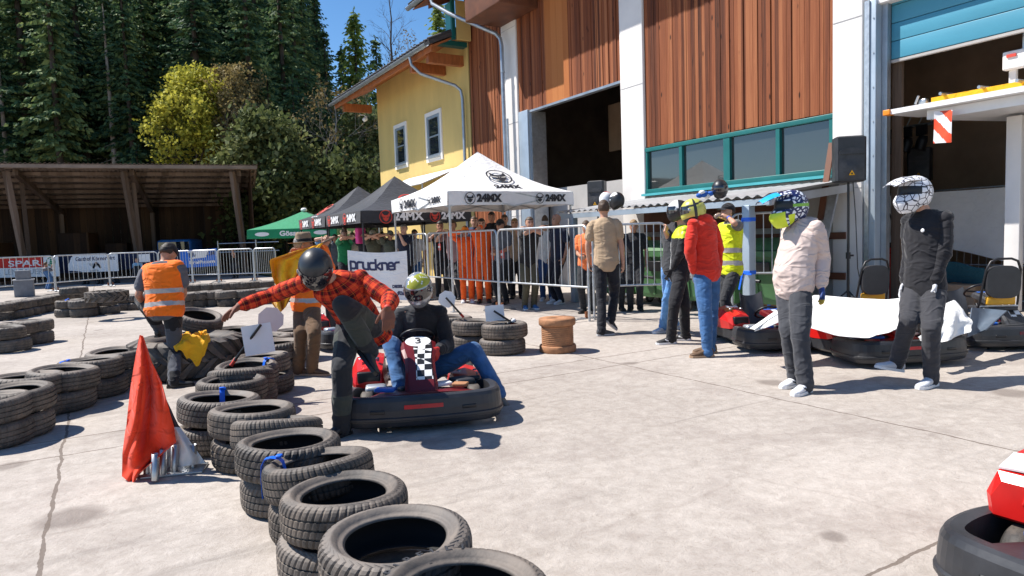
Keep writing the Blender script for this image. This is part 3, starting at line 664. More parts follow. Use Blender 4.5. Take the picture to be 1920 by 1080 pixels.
def spruce_proto(h, rmax, bare, seed, dens=1.0, mat='spruce', droop=.35, leaf=.62):
    rg = np.random.default_rng(seed); Q = []
    z = bare * h; k = 0
    while z < h * .99:
        t = (z - bare * h) / (h - bare * h); r = rmax * (1 - t) ** .75 * (.55 + .45 * min(1, t * 5 + .25)) + .15
        nb = max(3, int((6 + 4 * rg.random()) * dens * (1 - .35 * t)))
        for b in range(nb):
            if rg.random() < .12: continue
            a = rg.random() * 6.283; L = r * rg.uniform(.55, 1.15)
            n = max(3, int(L / .26)); s = np.linspace(.12, 1, n) + rg.normal(0, .03, n)
            dz = -droop * L * s ** 1.3 + .18 * L * np.clip(s - .75, 0, 1) * 2
            P = np.stack([np.cos(a) * L * s, np.sin(a) * L * s, z + dz + rg.normal(0, .1)], 1)
            out = np.array([cos(a), sin(a), -.25]); side = np.array([-sin(a), cos(a), 0])
            for sg in (-1, 1, 0):
                D = out[None] * rg.uniform(.4, 1, (n, 1)) + side[None] * sg * rg.uniform(.5, 1.1, (n, 1)) + np.array([0, 0, -.45])[None] * rg.uniform(.2, 1.3, (n, 1))
                W = rg.normal(0, 1, (n, 3)); W[:, 2] *= .6
                ln = leaf * rg.uniform(.6, 1.25, n) * (1.05 - .45 * s) * (1 - .35 * t)
                Q.append(leaf_q(P, D, W, ln, ln * .24))
        z += rg.uniform(.36, .6) * (1 - .45 * t) * (1 / dens) ** .3; k += 1
    n = 26; P = np.stack([rg.normal(0, .05, n), rg.normal(0, .05, n), rg.uniform(h * .93, h, n)], 1)
    Q.append(leaf_q(P, rg.normal(0, .4, (n, 3)) + [0, 0, .8], rg.normal(0, 1, (n, 3)), np.full(n, .4), np.full(n, .07)))
    crown = quads_mesh('crown', np.concatenate(Q), MT[mat])
    tb = MB(); tb.tube([(0, 0, -1), (0, 0, h * .3), (0.03, .02, h * .7), (0, 0, h)], [h * .013, h * .0105, h * .006, .02], 8)
    rr = random.Random(seed)
    for i in range(26):
        zz = h * rr.uniform(.12, max(bare, .15) + .1); a = rr.uniform(0, 6.28); L = rr.uniform(.3, 1.3)
        tb.tube([(0, 0, zz), (cos(a) * L, sin(a) * L, zz - L * rr.uniform(.1, .5))], [.03, .008], 4, cap=False)
    trunk = tb.mesh('trunk'); trunk.materials.append(MT['bark_pale' if bare > .32 else 'bark'])
    return trunk, crown
def put_tree(name, proto, p, rz, sc, label, group=None):
    t = thing(name, label, 'tree', p, rz, group); t.scale = (sc[0], sc[0], sc[1])
    for nm, me in zip(('trunk', 'crown'), proto):
        if me is None: continue
        o = bpy.data.objects.new(nm, me); COL.objects.link(o); o.parent = t
    return t
PR = [spruce_proto(21, 3.0, .04, 1, 1.25, leaf=.7), spruce_proto(23, 3.2, .10, 2, 1.2, leaf=.7), spruce_proto(19, 2.8, .02, 3, 1.3, leaf=.66), spruce_proto(22, 2.6, .30, 4, 1.15, leaf=.7), spruce_proto(24, 2.9, .2, 5, 1.15, leaf=.7)]
rt = random.Random(11); pts = []; tries = 0
cand = []
for _ in range(9000):
    px = rt.uniform(-160, 640); d = 44 + 62 * rt.random() ** 1.15
    q = dep(px, 470, d); q = V((q.x, q.y, 0))
    dn = (q - V((0, 38, 0))).dot(HN)
    if dn < 13.5 or hill_z(q.x, q.y) < .9: continue
    if px > 560 and d < 52: continue
    if all((q - o).length > (3.1 if d < 70 else 3.7) for o in pts):
        pts.append(q)
    if len(pts) >= 215: break
LB = 'dark spruce in the dense forest on the steep hillside behind the open shed'
front = sorted(pts, key=lambda q: (q - V((0, 38, 0))).dot(HN))
for i, q in enumerate(pts):
    near = front.index(q) < 16
    pr = rt.choice(PR[3:] if near and rt.random() < .6 else PR)
    put_tree('spruce_tree', pr, (q.x, q.y, hill_z(q.x, q.y) - .3), rt.uniform(0, 6.28), (rt.uniform(.85, 1.15), rt.uniform(.82, 1.15)), LB, 'spruces of the hillside forest')
def at_px(px, d, ybase=None):
    q = dep(px, 470, d); z = hill_z(q.x, q.y); return V((q.x, q.y, z))
def hpx(px, ytop, d, zb): return dep(px, ytop, d).z - zb
# the single tall lit spruce with a bare pale trunk, and a few that read on their own
for (px, yt, d, bare, rm, lab) in ((228, -12, 46.5, .46, 2.2, 'tall spruce with a long bare pale trunk, sunlit among the dark forest'),
                                   (28, 25, 46, .34, 2.9, 'broad sunlit spruce at the far left edge above the shed roof'),
                                   (130, 95, 45.6, .5, 2.3, 'shorter light green spruce with a thin bare stem left of the tall pale one'),
                                   (270, 275, 44, .1, .7, 'tiny young spruce just above the shed roof left of the yellow tree'),
                                   (590, -60, 55, .14, 3.0, 'tallest spruce at the right end of the forest against the blue sky'),
                                   (520, 120, 45.5, .1, 2.3, 'dark green spruce right of the brown budding tree, above the shed corner'),
                                   (566, 150, 45, .06, 2.1, 'slim dark spruce between the shed corner and the bare grey tree')):
    p = at_px(px, d); hh = hpx(px, yt, d, p.z)
    put_tree('spruce_tree', spruce_proto(hh, rm, bare, px, 1.0, leaf=.55), p, 1, (1, 1), lab)
# broad crowned trees
def branches(h, spread, seed, levels=3, lean=0, first=.25, n0=9, up=.6, r0=.16):
    rr = random.Random(seed); tb = MB(); tips = []
    def grow(p, d, L, r, lv):
        k = 4; pts = [p]; q = V(p); dd = V(d)
        for i in range(k):
            dd = nrm(dd + V((rr.uniform(-.25, .25), rr.uniform(-.25, .25), rr.uniform(-.05, .2)))); q = q + dd * L / k; pts.append(q.copy())
        tb.tube(pts, [r * (1 - .7 * i / k) for i in range(k + 1)], 5 if lv else 8, cap=False)
        if lv >= levels: tips.extend(pts[1:]); return
        for j in range(rr.randint(4, 6)):
            t = rr.uniform(.3, 1); i = min(int(t * k), k - 1); s = pts[i].lerp(pts[i + 1], t * k - i)
            a = rr.uniform(0, 6.28); x, y = frame(dd); nd = nrm(dd * up + (x * cos(a) + y * sin(a)) * rr.uniform(.5, .9))
            grow(s, nd, L * rr.uniform(.45, .68), r * .42, lv + 1)
    top = V((lean, 0, h * .93)); pts = [V((0, 0, -.5)).lerp(top, i / 8) + V((rr.uniform(-.1, .1), rr.uniform(-.1, .1), 0)) for i in range(9)]
    tb.tube(pts, [r0 * (1 - .85 * i / 8) for i in range(9)], 8, cap=False)
    for j in range(n0):
        t = first + (1 - first) * (j + rr.random()) / n0; s = V((0, 0, -.5)).lerp(top, t); a = j * 2.4 + rr.uniform(-.4, .4)
        wide = sin(min(1, (1 - t) / (1 - first) * 1.15 + .12) * pi * .62)
        grow(s, nrm(V((cos(a), sin(a), up * rr.uniform(.6, 1.3)))), spread * wide * rr.uniform(.8, 1.1), r0 * .4 * (1.1 - t), 1)
    return tb, tips
def leafy(tips, n, size, seed, mat, jit=.35, hang=0.0):
    rg = np.random.default_rng(seed); T = np.array([tuple(t) for t in tips]); idx = rg.integers(0, len(T), n)
    P = T[idx] + rg.normal(0, jit, (n, 3)); D = rg.normal(0, 1, (n, 3)) + [0, 0, -hang]; W = rg.normal(0, 1, (n, 3)); ln = size * rg.uniform(.5, 1.3, n)
    return quads_mesh('crown', leaf_q(P, D, W, ln, ln * .33), MT[mat])
def broad(px, ytop, d, ybase, spread, seed, mat, nleaf, size, label, name='leafy_tree', bark='bark', cat='tree', levels=3, n0=11, jit=.3, up=.6, first=.2, hang=0.0):
    b = dep(px, ybase, d); p = V((b.x, b.y, b.z)); h = dep(px, ytop, d).z - p.z
    tb, tips = branches(h, spread, seed, levels, 0, first, n0, up, r0=.012 * h + .03)
    me = tb.mesh('trunk'); me.materials.append(MT[bark])
    cr = leafy(tips, nleaf, size, seed, mat, jit, hang) if nleaf else None
    t = put_tree(name, (me, cr), p, 0, (1, 1), label); t['category'] = cat; return t
broad(372, 150, 43.5, 345, 2.5, 21, 'willow', 11000, .25, 'yellow green spring tree glowing in sun above the shed roof', up=1.0, first=.02, n0=26, jit=.22)
broad(448, 138, 44, 345, 2.6, 22, 'brown_leaf', 5200, .2, 'brownish budding tree right beside the yellow green one', bark='bark_pale', up=1.0, first=.05, n0=20, jit=.2)
broad(640, 178, 44, 430, 3.0, 23, 'brown_leaf', 900, .22, 'leafless grey tree with fine twigs left of the yellow house', 'bare_tree', 'bark_pale', up=.9, first=.15, n0=16, jit=.2)
broad(745, -25, 62, 330, 2.2, 24, 'brown_leaf', 0, .2, 'slender leafless tree rising into the blue sky above the house gutter', 'bare_tree', 'bark', up=.8, first=.35, n0=18)
broad(775, 60, 64, 330, 2.0, 27, 'brown_leaf', 500, .2, 'thin sparse tree right of the slender leafless one above the gutter', 'bare_tree', 'bark_pale', up=.8, first=.4, n0=14)
for k, (px, yt, d, sp_, lab) in enumerate(((500, 225, 40.5, 2.2, 'large grey green bush beside the end wall of the shed'), (540, 240, 42, 2.4, 'dark leafy bush between the shed end and the green parasol'),
                                          (690, 205, 47, 2.6, 'dense dark bush right against the corner of the yellow house'), (600, 250, 46, 2.8, 'dark leafy thicket behind the leafless grey tree'), (655, 300, 43, 2.2, 'low dark bush behind the black tent roofs'))):
    broad(px, yt, d, 470, sp_, 40 + k, 'bush', 6500, .36, lab, 'bush', cat='bush', first=.02, n0=18, jit=.4)
for px, yt, d, lab in ((682, 28, 60, 'light green larch against the sky left of the house gutter'), (655, 95, 66, 'blue green conifer lower left of the light green larch'), (720, 75, 68, 'small conifer between the larch and the slender leafless tree'), (838, 12, 56, 'light green larch top showing below the upper hall gutter'), (625, 60, 72, 'dark conifer at the foot of the forest edge against the sky')):
    p = dep(px, 400, d); p.z = 0; hh = hpx(px, yt, d, 0)
    put_tree('larch_tree', spruce_proto(hh, 3.4 if lab.startswith('light') else 2.6, .22, px, 1.5 if lab.startswith('light') else 1.0, 'larch' if lab.startswith('light') else 'spruce', -.05 if lab.startswith('light') else .1, .75), p, 2, (1, 1), lab)
# ------------------------------------------------------------------ tyres
def tyre_profile(Ro, Ri, W):
    """closed outline (r, z): from inner bead over the sidewall, tread, other sidewall and back through the hollow inside"""
    h = W / 2
    o = [(Ri, h * .62), (Ri + .012, h * .74), (Ri + .022, h * .72), (Ri + .028, h * .80), (Ri + (Ro - Ri) * .45, h * .97), (Ri + (Ro - Ri) * .52, h * .985), (Ri + (Ro - Ri) * .56, h * .965), (Ro - .030, h * .93), (Ro - .018, h * .86), (Ro - .009, h * .76), (Ro - .004, h * .62)]
    tr = []
    for zc in (.40, .0, -.40):
        tr += [(Ro - .001, h * (zc + .055)), (Ro - .010, h * (zc + .04)), (Ro - .010, h * (zc - .04)), (Ro - .001, h * (zc - .055))]
    inner = [(Ri + .012, -h * .58), (Ro - .035, -h * .6), (Ro - .022, 0), (Ro - .035, h * .6), (Ri + .012, h * .58)]
    low = [(r, -z) for r, z in o[::-1]]
    return o + tr + low + inner, len(o), len(tr)
def tyre_mesh(name, Ro=.285, Ri=.185, W=.19, blocks=54, sub=4, skew=0.0, seed=0, worn=.006, text=None):
    prof, no, ntr = tyre_profile(Ro, Ri, W); n = blocks * sub; k = len(prof); rr = random.Random(seed); mb = MB(); vs = []
    sh_lo, sh_hi = no - 4, no + ntr + 3
    ov = rr.uniform(0, 6.28); ova = rr.uniform(0, .012)
    for i in range(n):
        for j, (r, z) in enumerate(prof):
            ph = i
            t = 2 * pi * i / n + (skew * z / Ro if sh_lo <= j <= sh_hi else 0)
            g = (i % sub == 0)
            d = 0
            if sh_lo <= j <= sh_hi and g: d = worn * (1.0 if (j <= no or j >= no + ntr - 1) else .55)
            f = 1 + ova * cos(2 * (t - ov))
            vs.append(((r - d) * f * cos(t), (r - d) * f * sin(t), z + .004 * sin(2 * t + ov)))
    fs = [(i * k + j, ((i + 1) % n) * k + j, ((i + 1) % n) * k + (j + 1) % k, i * k + (j + 1) % k) for i in range(n) for j in range(k)]
    o = len(mb.v); mb.v.extend(vs)
    for q, f in enumerate(fs):
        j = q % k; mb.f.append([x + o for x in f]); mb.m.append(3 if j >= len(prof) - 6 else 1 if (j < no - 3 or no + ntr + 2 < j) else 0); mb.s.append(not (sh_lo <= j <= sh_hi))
    # moulded rib lettering on the upper sidewall
    if text:
        tx, a0, step, size = text
        for q, ch in enumerate(tx):
            if ch == ' ': continue
            a = R(a0) - q * R(step); rad = Ri + (Ro - Ri) * .66
            ur = V((cos(a), sin(a), 0)); put_text(mb, ch, ur * rad + V((0, 0, W / 2 * .955)), (sin(a), -cos(a), 0), ur, size, m=2, ext=.0022, bold=.001)
    me = mb.mesh(name)
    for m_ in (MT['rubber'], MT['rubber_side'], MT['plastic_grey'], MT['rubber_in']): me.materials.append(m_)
    return me
TY = [tyre_mesh('car_tyre', seed=1, skew=.35), tyre_mesh('car_tyre', .28, .178, .185, 60, 4, -.2, 2), tyre_mesh('car_tyre', .29, .19, .195, 46, 4, .5, 3, .008),
      tyre_mesh('car_tyre', .285, .185, .19, 40, 4, .1, 4, .004)]
TYL = tyre_mesh('car_tyre', .285, .185, .19, 56, 4, .3, 5, text=('PIRELLI', 112, 11.5, .05))
TFAR = tyre_mesh('car_tyre', .285, .185, .19, 24, 3, .3, 6)
def tyre(p, z, rz, label, group, me=None, tilt=(0, 0), sc=1.0):
    o = bpy.data.objects.new('car_tyre', me or random.choice(TY)); COL.objects.link(o)
    o.location = (p.x, p.y, z); o.rotation_euler = (tilt[0], tilt[1], rz); o.scale = (sc, sc, 1)
    return tag(o, label, 'tyre', group)
WT = .192
rt = random.Random(5)
def strap(p, ang, label, z=WT * 2 + .003, L=.17):
    """blue strap looped over the tyre wall at direction ang"""
    p = V((p.x, p.y, 0)); b = MB(); u = V((cos(ang), sin(ang), 0)); s_ = V((-sin(ang), cos(ang), 0)) * .019; c = p
    prof = [(.165, z - .16), (.17, z - .07), (.183, z - .015), (.20, z + .004), (.24, z + .010), (.272, z + .003), (.290, z - .03), (.295, z - .10), (.293, z - .2)]
    pts = [c + u * r + V((0, 0, zz)) for r, zz in prof]
    rings = [[q + s_, q - s_, q - s_ + V((0, 0, -.004)) - u * .002, q + s_ + V((0, 0, -.004)) - u * .002] for q in pts]
    b.loft(rings, sm=False); b.box(c + u * .2 + V((0, 0, z + .014)), (.03, .040, .014), 0, Matrix.Rotation(ang, 3, 'Z'), .006)
    o = b.build('strap', MT['blue_tape']); return tag(o, label, 'strap', 'blue straps tying the tyre walls')
GF = 'tyres of the curved foreground wall'
FRONT = [  # centre of the upper tyre's top in the photo, description
    ((866, 1092), 'nearest tyre, cut by the bottom edge, with raised moulded letters on its sidewall', 'bottom tyre beneath the lettered tyre at the bottom edge'),
    ((742, 996), 'upper tyre second from the bottom edge, muddy deep tread blocks', 'lower tyre under the muddy second one'),
    ((645, 914), 'upper tyre third from the bottom edge, between the muddy one and the strapped one', 'lower tyre under the third one from the bottom edge'),
    ((597, 858), 'tilted tyre with a blue strap, fourth from the bottom edge', 'lower tyre beneath the blue strapped tilted one'),
    ((540, 822), 'upper tyre by the standing foot of the man in plaid', 'lower tyre by the shoe of the man in plaid'),
    ((472, 762), 'wide upper tyre just right of the red flag, grey rim edge in sun', 'tilted lower tyre under the wide one right of the red flag'),
    ((410, 742), 'upper tyre with a blue strap nearest the red flag', 'lower tyre of the stack nearest the red flag'),
    ((434, 708), 'upper tyre behind the blue strapped one near the red flag', 'lower tyre behind the strapped stack near the red flag'),
    ((462, 681), 'upper tyre that carries the square white marshal paddle', 'lower tyre below the square white paddle'),
    ((490, 664), 'upper tyre just behind the square white paddle', 'lower tyre just behind the square white paddle'),
    ((516, 640), 'upper tyre near the hat man\'s boots', 'lower tyre near the hat man\'s boots'),
]
tilts = {3: (-.10, .10), 5: (.02, -.05), 1: (.03, .0), 2: (-.02, .03), 6: (.05, -.06), 8: (.0, .05)}
FP = []
for i, (px, la, lb) in enumerate(FRONT):
    p = gp(*px, WT * 2); FP.append(p); tl = tilts.get(i, (rt.uniform(-.03, .03), rt.uniform(-.03, .03)))
    tyre(p, WT * 1.5 + (.012 if i == 3 else .004), rt.uniform(0, 6.28) if i else 0.35, la, GF, TYL if i == 0 else [TY[0], TY[2], TY[0], TY[1], TY[2], TY[3], TY[0], TY[1], TY[0], TY[1], TY[2]][i], tl, 1.0 if i else 1.02)
    q = p + V((rt.uniform(-.03, .03), rt.uniform(-.03, .03), 0)); 
    tyre(q, WT * .5 + .001, rt.uniform(0, 6.28), lb, GF, rt.choice(TY[:3]), (0, 0) if i != 5 else (.0, .0))
# leaning single tyres wedged between stacks
q = gp(520, 806, .3); tyre(q, .285, .4, 'tyre wedged aslant behind the upper tyre by the plaid man\'s shoe', GF, TY[1], (-.12, .16))
q = gp(452, 700, .35); tyre(q, .30, .4, 'thin worn tyre wedged behind the strap near the red flag', GF, TY[1], (-.10, .12))
strap(FP[3], R(150), 'blue strap over the fourth tyre from the bottom edge'); strap(FP[6], R(75), 'blue strap over the tyre nearest the red flag')
strap(FP[8], R(20), 'blue strap beside the square white paddle')
GL = 'tyres of the left wall'
LEFT = [((22, 728), 'large upper tyre at the left edge, foremost of its row', 'lower tyre at the left edge, foremost of its row'), ((50, 702), 'upper tyre second from the left edge in the left row', 'lower tyre second from the left edge, in shade'),
        ((118, 690), 'upper tyre beside the floor joint in the left row', 'lower tyre beside the floor joint'), ((170, 672), 'upper tyre with a blue strap in the left row', 'lower tyre under the strapped one of the left row'),
        ((217, 656), 'upper tyre nearest the tractor tyre in the left row', 'lower tyre nearest the tractor tyre in the left row')]
for i, (px, la, lb) in enumerate(LEFT):
    p = gp(*px, WT * 2); tyre(p, WT * 1.5 + .004, rt.uniform(0, 6), la, GL, TY[3], (rt.uniform(-.04, .04), rt.uniform(-.04, .04)), 1.06)
    tyre(p + V((rt.uniform(-.04, .04), rt.uniform(-.04, .04), 0)), WT * .5 + .001, 0, lb, GL, TY[3], sc=1.03)
    if i == 3: strap(p, R(200), 'blue strap on the left row of tyres')
q = gp(-22, 742, WT * 2); tyre(q, WT * 1.5, 0, 'tyre half outside the left edge of the picture', GL, TY[3])
tyre(q, WT * .5, 0, 'lower tyre half outside the left edge', GL, TY[3])
def stack(px, lab, group, n=2, me=None, sc=1.0):
    p = gp(*px, WT * n)
    for k in range(n):
        tyre(p + V((rt.uniform(-.04, .04), rt.uniform(-.04, .04), 0)), WT * (k + .5) + .002 * k, rt.uniform(0, 6), ('upper ' if k == n - 1 else 'lower ') + lab, group, me or TFAR, (rt.uniform(-.03, .03), rt.uniform(-.03, .03)) if k else (0, 0), sc)
    return p
GM = 'tyres of the short wall at the left edge'
for px, lab in (((12, 612), 'tyre at the left edge in the short middle wall'), ((36, 603), 'tyre in the middle of the short wall at the left edge'), ((57, 600), 'tyre at the right end of the short wall by the left edge')):
    p = stack(px, lab, GM)
strap(gp(22, 604, WT * 2), R(190), 'blue strap on the short tyre wall at the left edge')
GB = 'tyres of the far wall left of the orange vest'
for px, lab in (((130, 562), 'left corner tyre of the far wall, left of the orange vest'), ((156, 562), 'far wall tyre second from its left corner'), ((195, 558), 'far wall tyre under the big flat tyre'), ((235, 552), 'far wall tyre just left of the orange vest'), ((262, 551), 'far wall tyre partly hidden by the orange vest')):
    p = stack(px, lab, GB)
strap(gp(141, 560, WT * 2), R(230), 'blue strap on the left corner of the far tyre wall')
GC = 'tyres of the far wall right of the orange vest'
for k, px in enumerate(((345, 549), (369, 547), (397, 545), (428, 545), (458, 543), (488, 541), (519, 538))):
    stack(px, ['tyre hidden beside the orange vest', 'far wall tyre first to show right of the orange vest', 'far wall tyre second right of the orange vest', 'far wall tyre third right of the orange vest', 'far wall tyre by the plaid man\'s outstretched arm', 'far wall tyre behind the plaid sleeve', 'far wall tyre under the hanging yellow flag'][k], GC)
GD = 'tyres lining the barriers in the background'
for k in range(12): stack((6 + k * 12.5, 568 - k * 2.1), 'tyre of the rearmost curved wall in front of the shed banners', GD)
for k in range(9): stack((352 + k * 18, 534 - k * .9), 'tyre of the rearmost curved wall in front of the shed banners', GD)
GR = 'tyres right of the kart driver'
stack((943, 605), 'tyre right of the driver, holding the small white paddle', GR, me=TY[3], sc=1.05)
stack((884, 600), 'tyre right of the driver, behind the paddle stack', GR, me=TY[3], sc=1.05)
stack((848, 592), 'tyre right behind the driver\'s shoulder, under the octagonal paddle', GR, me=TY[3])
stack((548, 618), 'tyre behind the octagonal paddle', GF, me=TY[3])
stack((502, 628), 'tyre between the square and octagonal paddles', GF, me=TY[3])
# tractor tyres
def tractor(Ro, Ri, W, n=20, lug=.045):
    h = W / 2; mb = MB()
    prof = [(Ri, h * .55), (Ri + .02, h * .8), (Ri + (Ro - Ri) * .5, h), (Ro - .10, h * .95), (Ro - lug, h * .78), (Ro - lug, 0), (Ro - lug, -h * .78), (Ro - .10, -h * .95), (Ri + (Ro - Ri) * .5, -h), (Ri + .02, -h * .8), (Ri, -h * .55), (Ri + .03, -h * .5), (Ro - .12, -h * .55), (Ro - .10, 0), (Ro - .12, h * .55), (Ri + .03, h * .5)]
    mb.lathe(prof, 64, closed=True)
    for i in range(n):
        for s in (-1, 1):
            a0 = 2 * pi * (i + (.5 if s > 0 else 0)) / n; prs = []
            for t, (r0, z) in ((0, (Ro - .11, s * h * 1.0)), (.12, (Ro, s * h * .82)), (.6, (Ro, s * h * .3)), (1, (Ro, -s * h * .06))):
                a = a0 + t * .34; wd = .10 if t < .2 else .075
                da = wd / Ro / 2
                def P(rr_, an): return V((rr_ * cos(an), rr_ * sin(an), z))
                prs.append([P(r0, a - da), P(r0, a + da), P(min(r0, Ro - lug) - .02, a + da * 1.3), P(min(r0, Ro - lug) - .02, a - da * 1.3)])
            mb.loft(prs, sm=False)
    return mb
tr = tractor(.64, .35, .44); o = tr.build('tractor_tyre', MT['rubber'], world=False); pt = gp(352, 630, .44); o.location = (pt.x, pt.y, .22)
tag(o, 'huge tractor tyre lying flat with thick lugs and a yellow cloth on it', 'tractor tyre')
o2 = tractor(.42, .24, .24, 16, .03).build('tractor_tyre', MT['rubber'], world=False); q = gp(200, 545, WT * 2 + .24); o2.location = (q.x, q.y, WT * 2 + .125)
tag(o2, 'medium lugged tyre lying on top of the far wall left of the orange vest', 'tractor tyre')
q = gp(138, 538, WT * 2 + .2); tyre(q, WT * 2.55, 0, 'plain tyre lying on top of the far wall above its left corner', GB, TFAR, sc=1.15)
q = dep(374, 626, 8.75); tyre(q, .55, .3, 'tyre leaning aslant on the back of the tractor tyre', 'tyres around the tractor tyre', TY[3], (.30, .12), 1.05)
q = dep(436, 620, 9.0); tyre(q, .30, .3, 'tyre lying low between tractor tyre and octagonal paddle', 'tyres around the tractor tyre', TY[3], (.08, 0), 1.05)
tyre(q, .10, .3, 'bottom tyre between tractor tyre and octagonal paddle', 'tyres around the tractor tyre', TY[3])
# yellow cloth on the tractor tyre
cl = MB(); c0 = V((pt.x, pt.y, .445)); rdir = -AWAY
def cfn(u, v):
    a = .42 + (u - .38) * (.62 + .25 * noise.noise(V((v * 3, 2, 2)))); r_ = .42 + .40 * v * (.66 + .25 * noise.noise(V((u * 2.5, 5, 1))) + .22 * sin(u * 3))
    d_ = Matrix.Rotation(a, 3, 'Z') @ rdir; drop = max(0, r_ - .62) * 1.6
    p = c0 + d_ * min(r_, .645 + .03 * v) + V((0, 0, .03 - drop))
    nn = noise.noise(V((u * 5, v * 5, 1.5))) * .085 + noise.noise(V((u * 17, v * 15, 4))) * .015
    return p + V((0, 0, abs(nn) + .01)) + d_ * nn * .4
cl.slab(cfn, 30, 24, .006); o = cl.build('cloth', MT['yellow_flag']); tag(o, 'crumpled yellow cloth draped over the tractor tyre', 'cloth')
MT['pale_pink'] = M('pale_pink_board', (.70, .56, .53), .5, var=.05)
# ------------------------------------------------------------------ marshal paddles
def paddle(center, tip, base, sides, size, label, mat='white_paint', rot=0, nrm_=None, tape=None):
    t = thing('marshal_paddle', label, 'paddle', base, group='marshal paddles')
    c = V(center); n = nrm(V(nrm_) if nrm_ else (CAM - c)); x, y = frame(n); b = MB()
    if sides == 4: pts = [(-1, -1.05), (1, -1.05), (1, 1.05), (-1, 1.05)]
    else: pts = [(cos(2 * pi * (i + .5) / 8) * 1.05, sin(2 * pi * (i + .5) / 8) * 1.05) for i in range(8)]
    pl = [c + (x * (px * cos(rot) - py * sin(rot)) + y * (px * sin(rot) + py * cos(rot))) * size for px, py in pts]
    b.prism(pl, n * .008); b.build('board', MT[mat], t)
    b = MB(); up = n * .022; b.tube([V(tip) + up, V(base) + up * .4], .0135, 8); b.build('handle', MT['black_paint'], t)
    b = MB(); e = V(base); d = nrm(V(base) - V(tip)); b.tube([e + d * -.02, e + d * .06], .017, 8); b.build('grip', MT['ink_red'], t)
    return t
def pz(px, py, ref): return dep(px, py, ref)
d1 = depth_of(FP[8]); paddle(pz(484, 636, d1), pz(489, 609, d1 - .02), pz(440, 676, d1 + .02), 4, .132, 'square white marshal paddle stuck aslant in the foreground tyres', rot=-.10)
paddle(pz(508, 599, d1 + .55), pz(504, 607, d1 + .53), pz(478, 640, d1 + .5), 8, .125, 'octagonal pale paddle standing behind the square white one', rot=.1, mat='pale_pink')
d2 = 9.0; paddle(pz(928, 591, d2), pz(926, 583, d2 - .05), pz(962, 606, d2 - .02), 4, .125, 'small square white paddle in the tyre stack right of the driver', rot=-.06)
paddle(pz(838, 561, d2 + .3), pz(836, 558, d2 + .25), pz(864, 589, d2 + .3), 8, .115, 'octagonal grey paddle beside the driver\'s shoulder', rot=.2)
b = MB()
for k in range(3): b.ell(pz(954 + 9 * k, 607 - (k % 2) * 6, d2 - .06), (.035, .03, .028), 10, 6, k % 2)
b.tube([pz(952, 612, d2 - .08), pz(960, 598, d2 - .05), pz(972, 604, d2 - .05)], .014, 6, 0)
tag(b.build('paddle_clamp', [MT['black_paint'], MT['ink_white']]), 'black and white clamp at the root of the small square paddle', 'clamp')
# ------------------------------------------------------------------ flag stand with the red flag
fo = gp(322, 893); fs_ = thing('flag_stand', 'steel flag stand with upright tube sockets on a flat plate', 'flag stand', fo)
e0 = gp(268, 893); e1 = gp(384, 881); ux = nrm(e1 - e0); uy = V((-ux.y, ux.x, 0))
b = MB(); b.box((e0 + e1) / 2 + uy * .03 + V((0, 0, .008)), ((e1 - e0).length, .20, .014), 0, Matrix((ux, uy, V((0, 0, 1)))).transposed(), .003); b.build('base_plate', MT['zinc'], fs_)
for (px, py, hh) in ((276, 890, .16), (291, 903, .17), (305, 893, .17), (327, 887, .18), (350, 874, .16), (362, 878, .15), (318, 878, .17)):
    p = gp(px, py - 3, .015); b = MB(); r = .0225
    b.lathe([(r, 0), (r, hh), (r - .004, hh), (r - .004, .01)], 16, c=p, rot=Matrix.Rotation(R(4), 3, 'Y')); b.build('socket_tube', MT['chrome'], fs_)
df = depth_of(fo)
def flag_cloth(outline_l, outline_r, d0, th, seed, amp=.03, nu=22, nv=40, mats=None, mf=None, fr=3.2):
    """hanging cloth between a left and a right edge polyline (pixels in the photo's view of the flag, at its own depth)"""
    def edge(pl, v):
        k = len(pl) - 1; t = min(v * k, k - 1e-6); i = int(t); f_ = t - i
        return (pl[i][0] * (1 - f_) + pl[i + 1][0] * f_, pl[i][1] * (1 - f_) + pl[i + 1][1] * f_)
    b = MB()
    def fn(u, v):
        l = edge(outline_l, v); r = edge(outline_r, v); px = l[0] * (1 - u) + r[0] * u; py = l[1] * (1 - u) + r[1] * u
        kk = u * fr * pi + v * 2.2 + seed + 1.3 * noise.noise(V((u * 2, v * 2.5, seed))); wv = amp * min(1, v * 2.5) * (sin(kk) + .5 * sin(u * 9 + v * 5 + seed * 2)) + amp * .9 * (.5 - abs(noise.noise(V((u * 3.5 + v * 2, v * 5, seed + 4))))) * min(1, v * 3)
        return dep(px, py, d0 + wv)
    b.slab(fn, nu, nv, th, 0, mf); return b
b = flag_cloth([(262, 628), (256, 660), (246, 720), (238, 790), (230, 850), (229, 893), (248, 909)], [(268, 630), (283, 676), (302, 715), (315, 760), (326, 800), (330, 829), (264, 884)], df - .06, .004, 1.0, .075, fr=2.7, nu=40, nv=60)
tag(b.build('red_flag', MT['red_flag']), 'large red flag hanging in folds from its stick on the flag stand', 'flag')
b = flag_cloth([(268, 636), (285, 690), (300, 740), (300, 790), (300, 850), (300, 880)], [(269, 636), (284, 690), (308, 742), (334, 796), (368, 842), (386, 868)], df + .09, .004, 3.0, .04, mf=lambda i, j: 0 if j < 25 else 1)
tag(b.build('striped_flag', [fabric('brown_black_cloth', (.045, .018, .015)), MT['white_cloth']]), 'dark and white flag hanging behind the red flag on the stand', 'flag')
b = MB(); b.cyl(gp(290, 893, .02) + AWAY * .12, dep(265, 630, df + .05), .009, n=8); tag(b.build('flag_stick', MT['old_wood']), 'thin wooden stick carrying the red flag', 'stick')
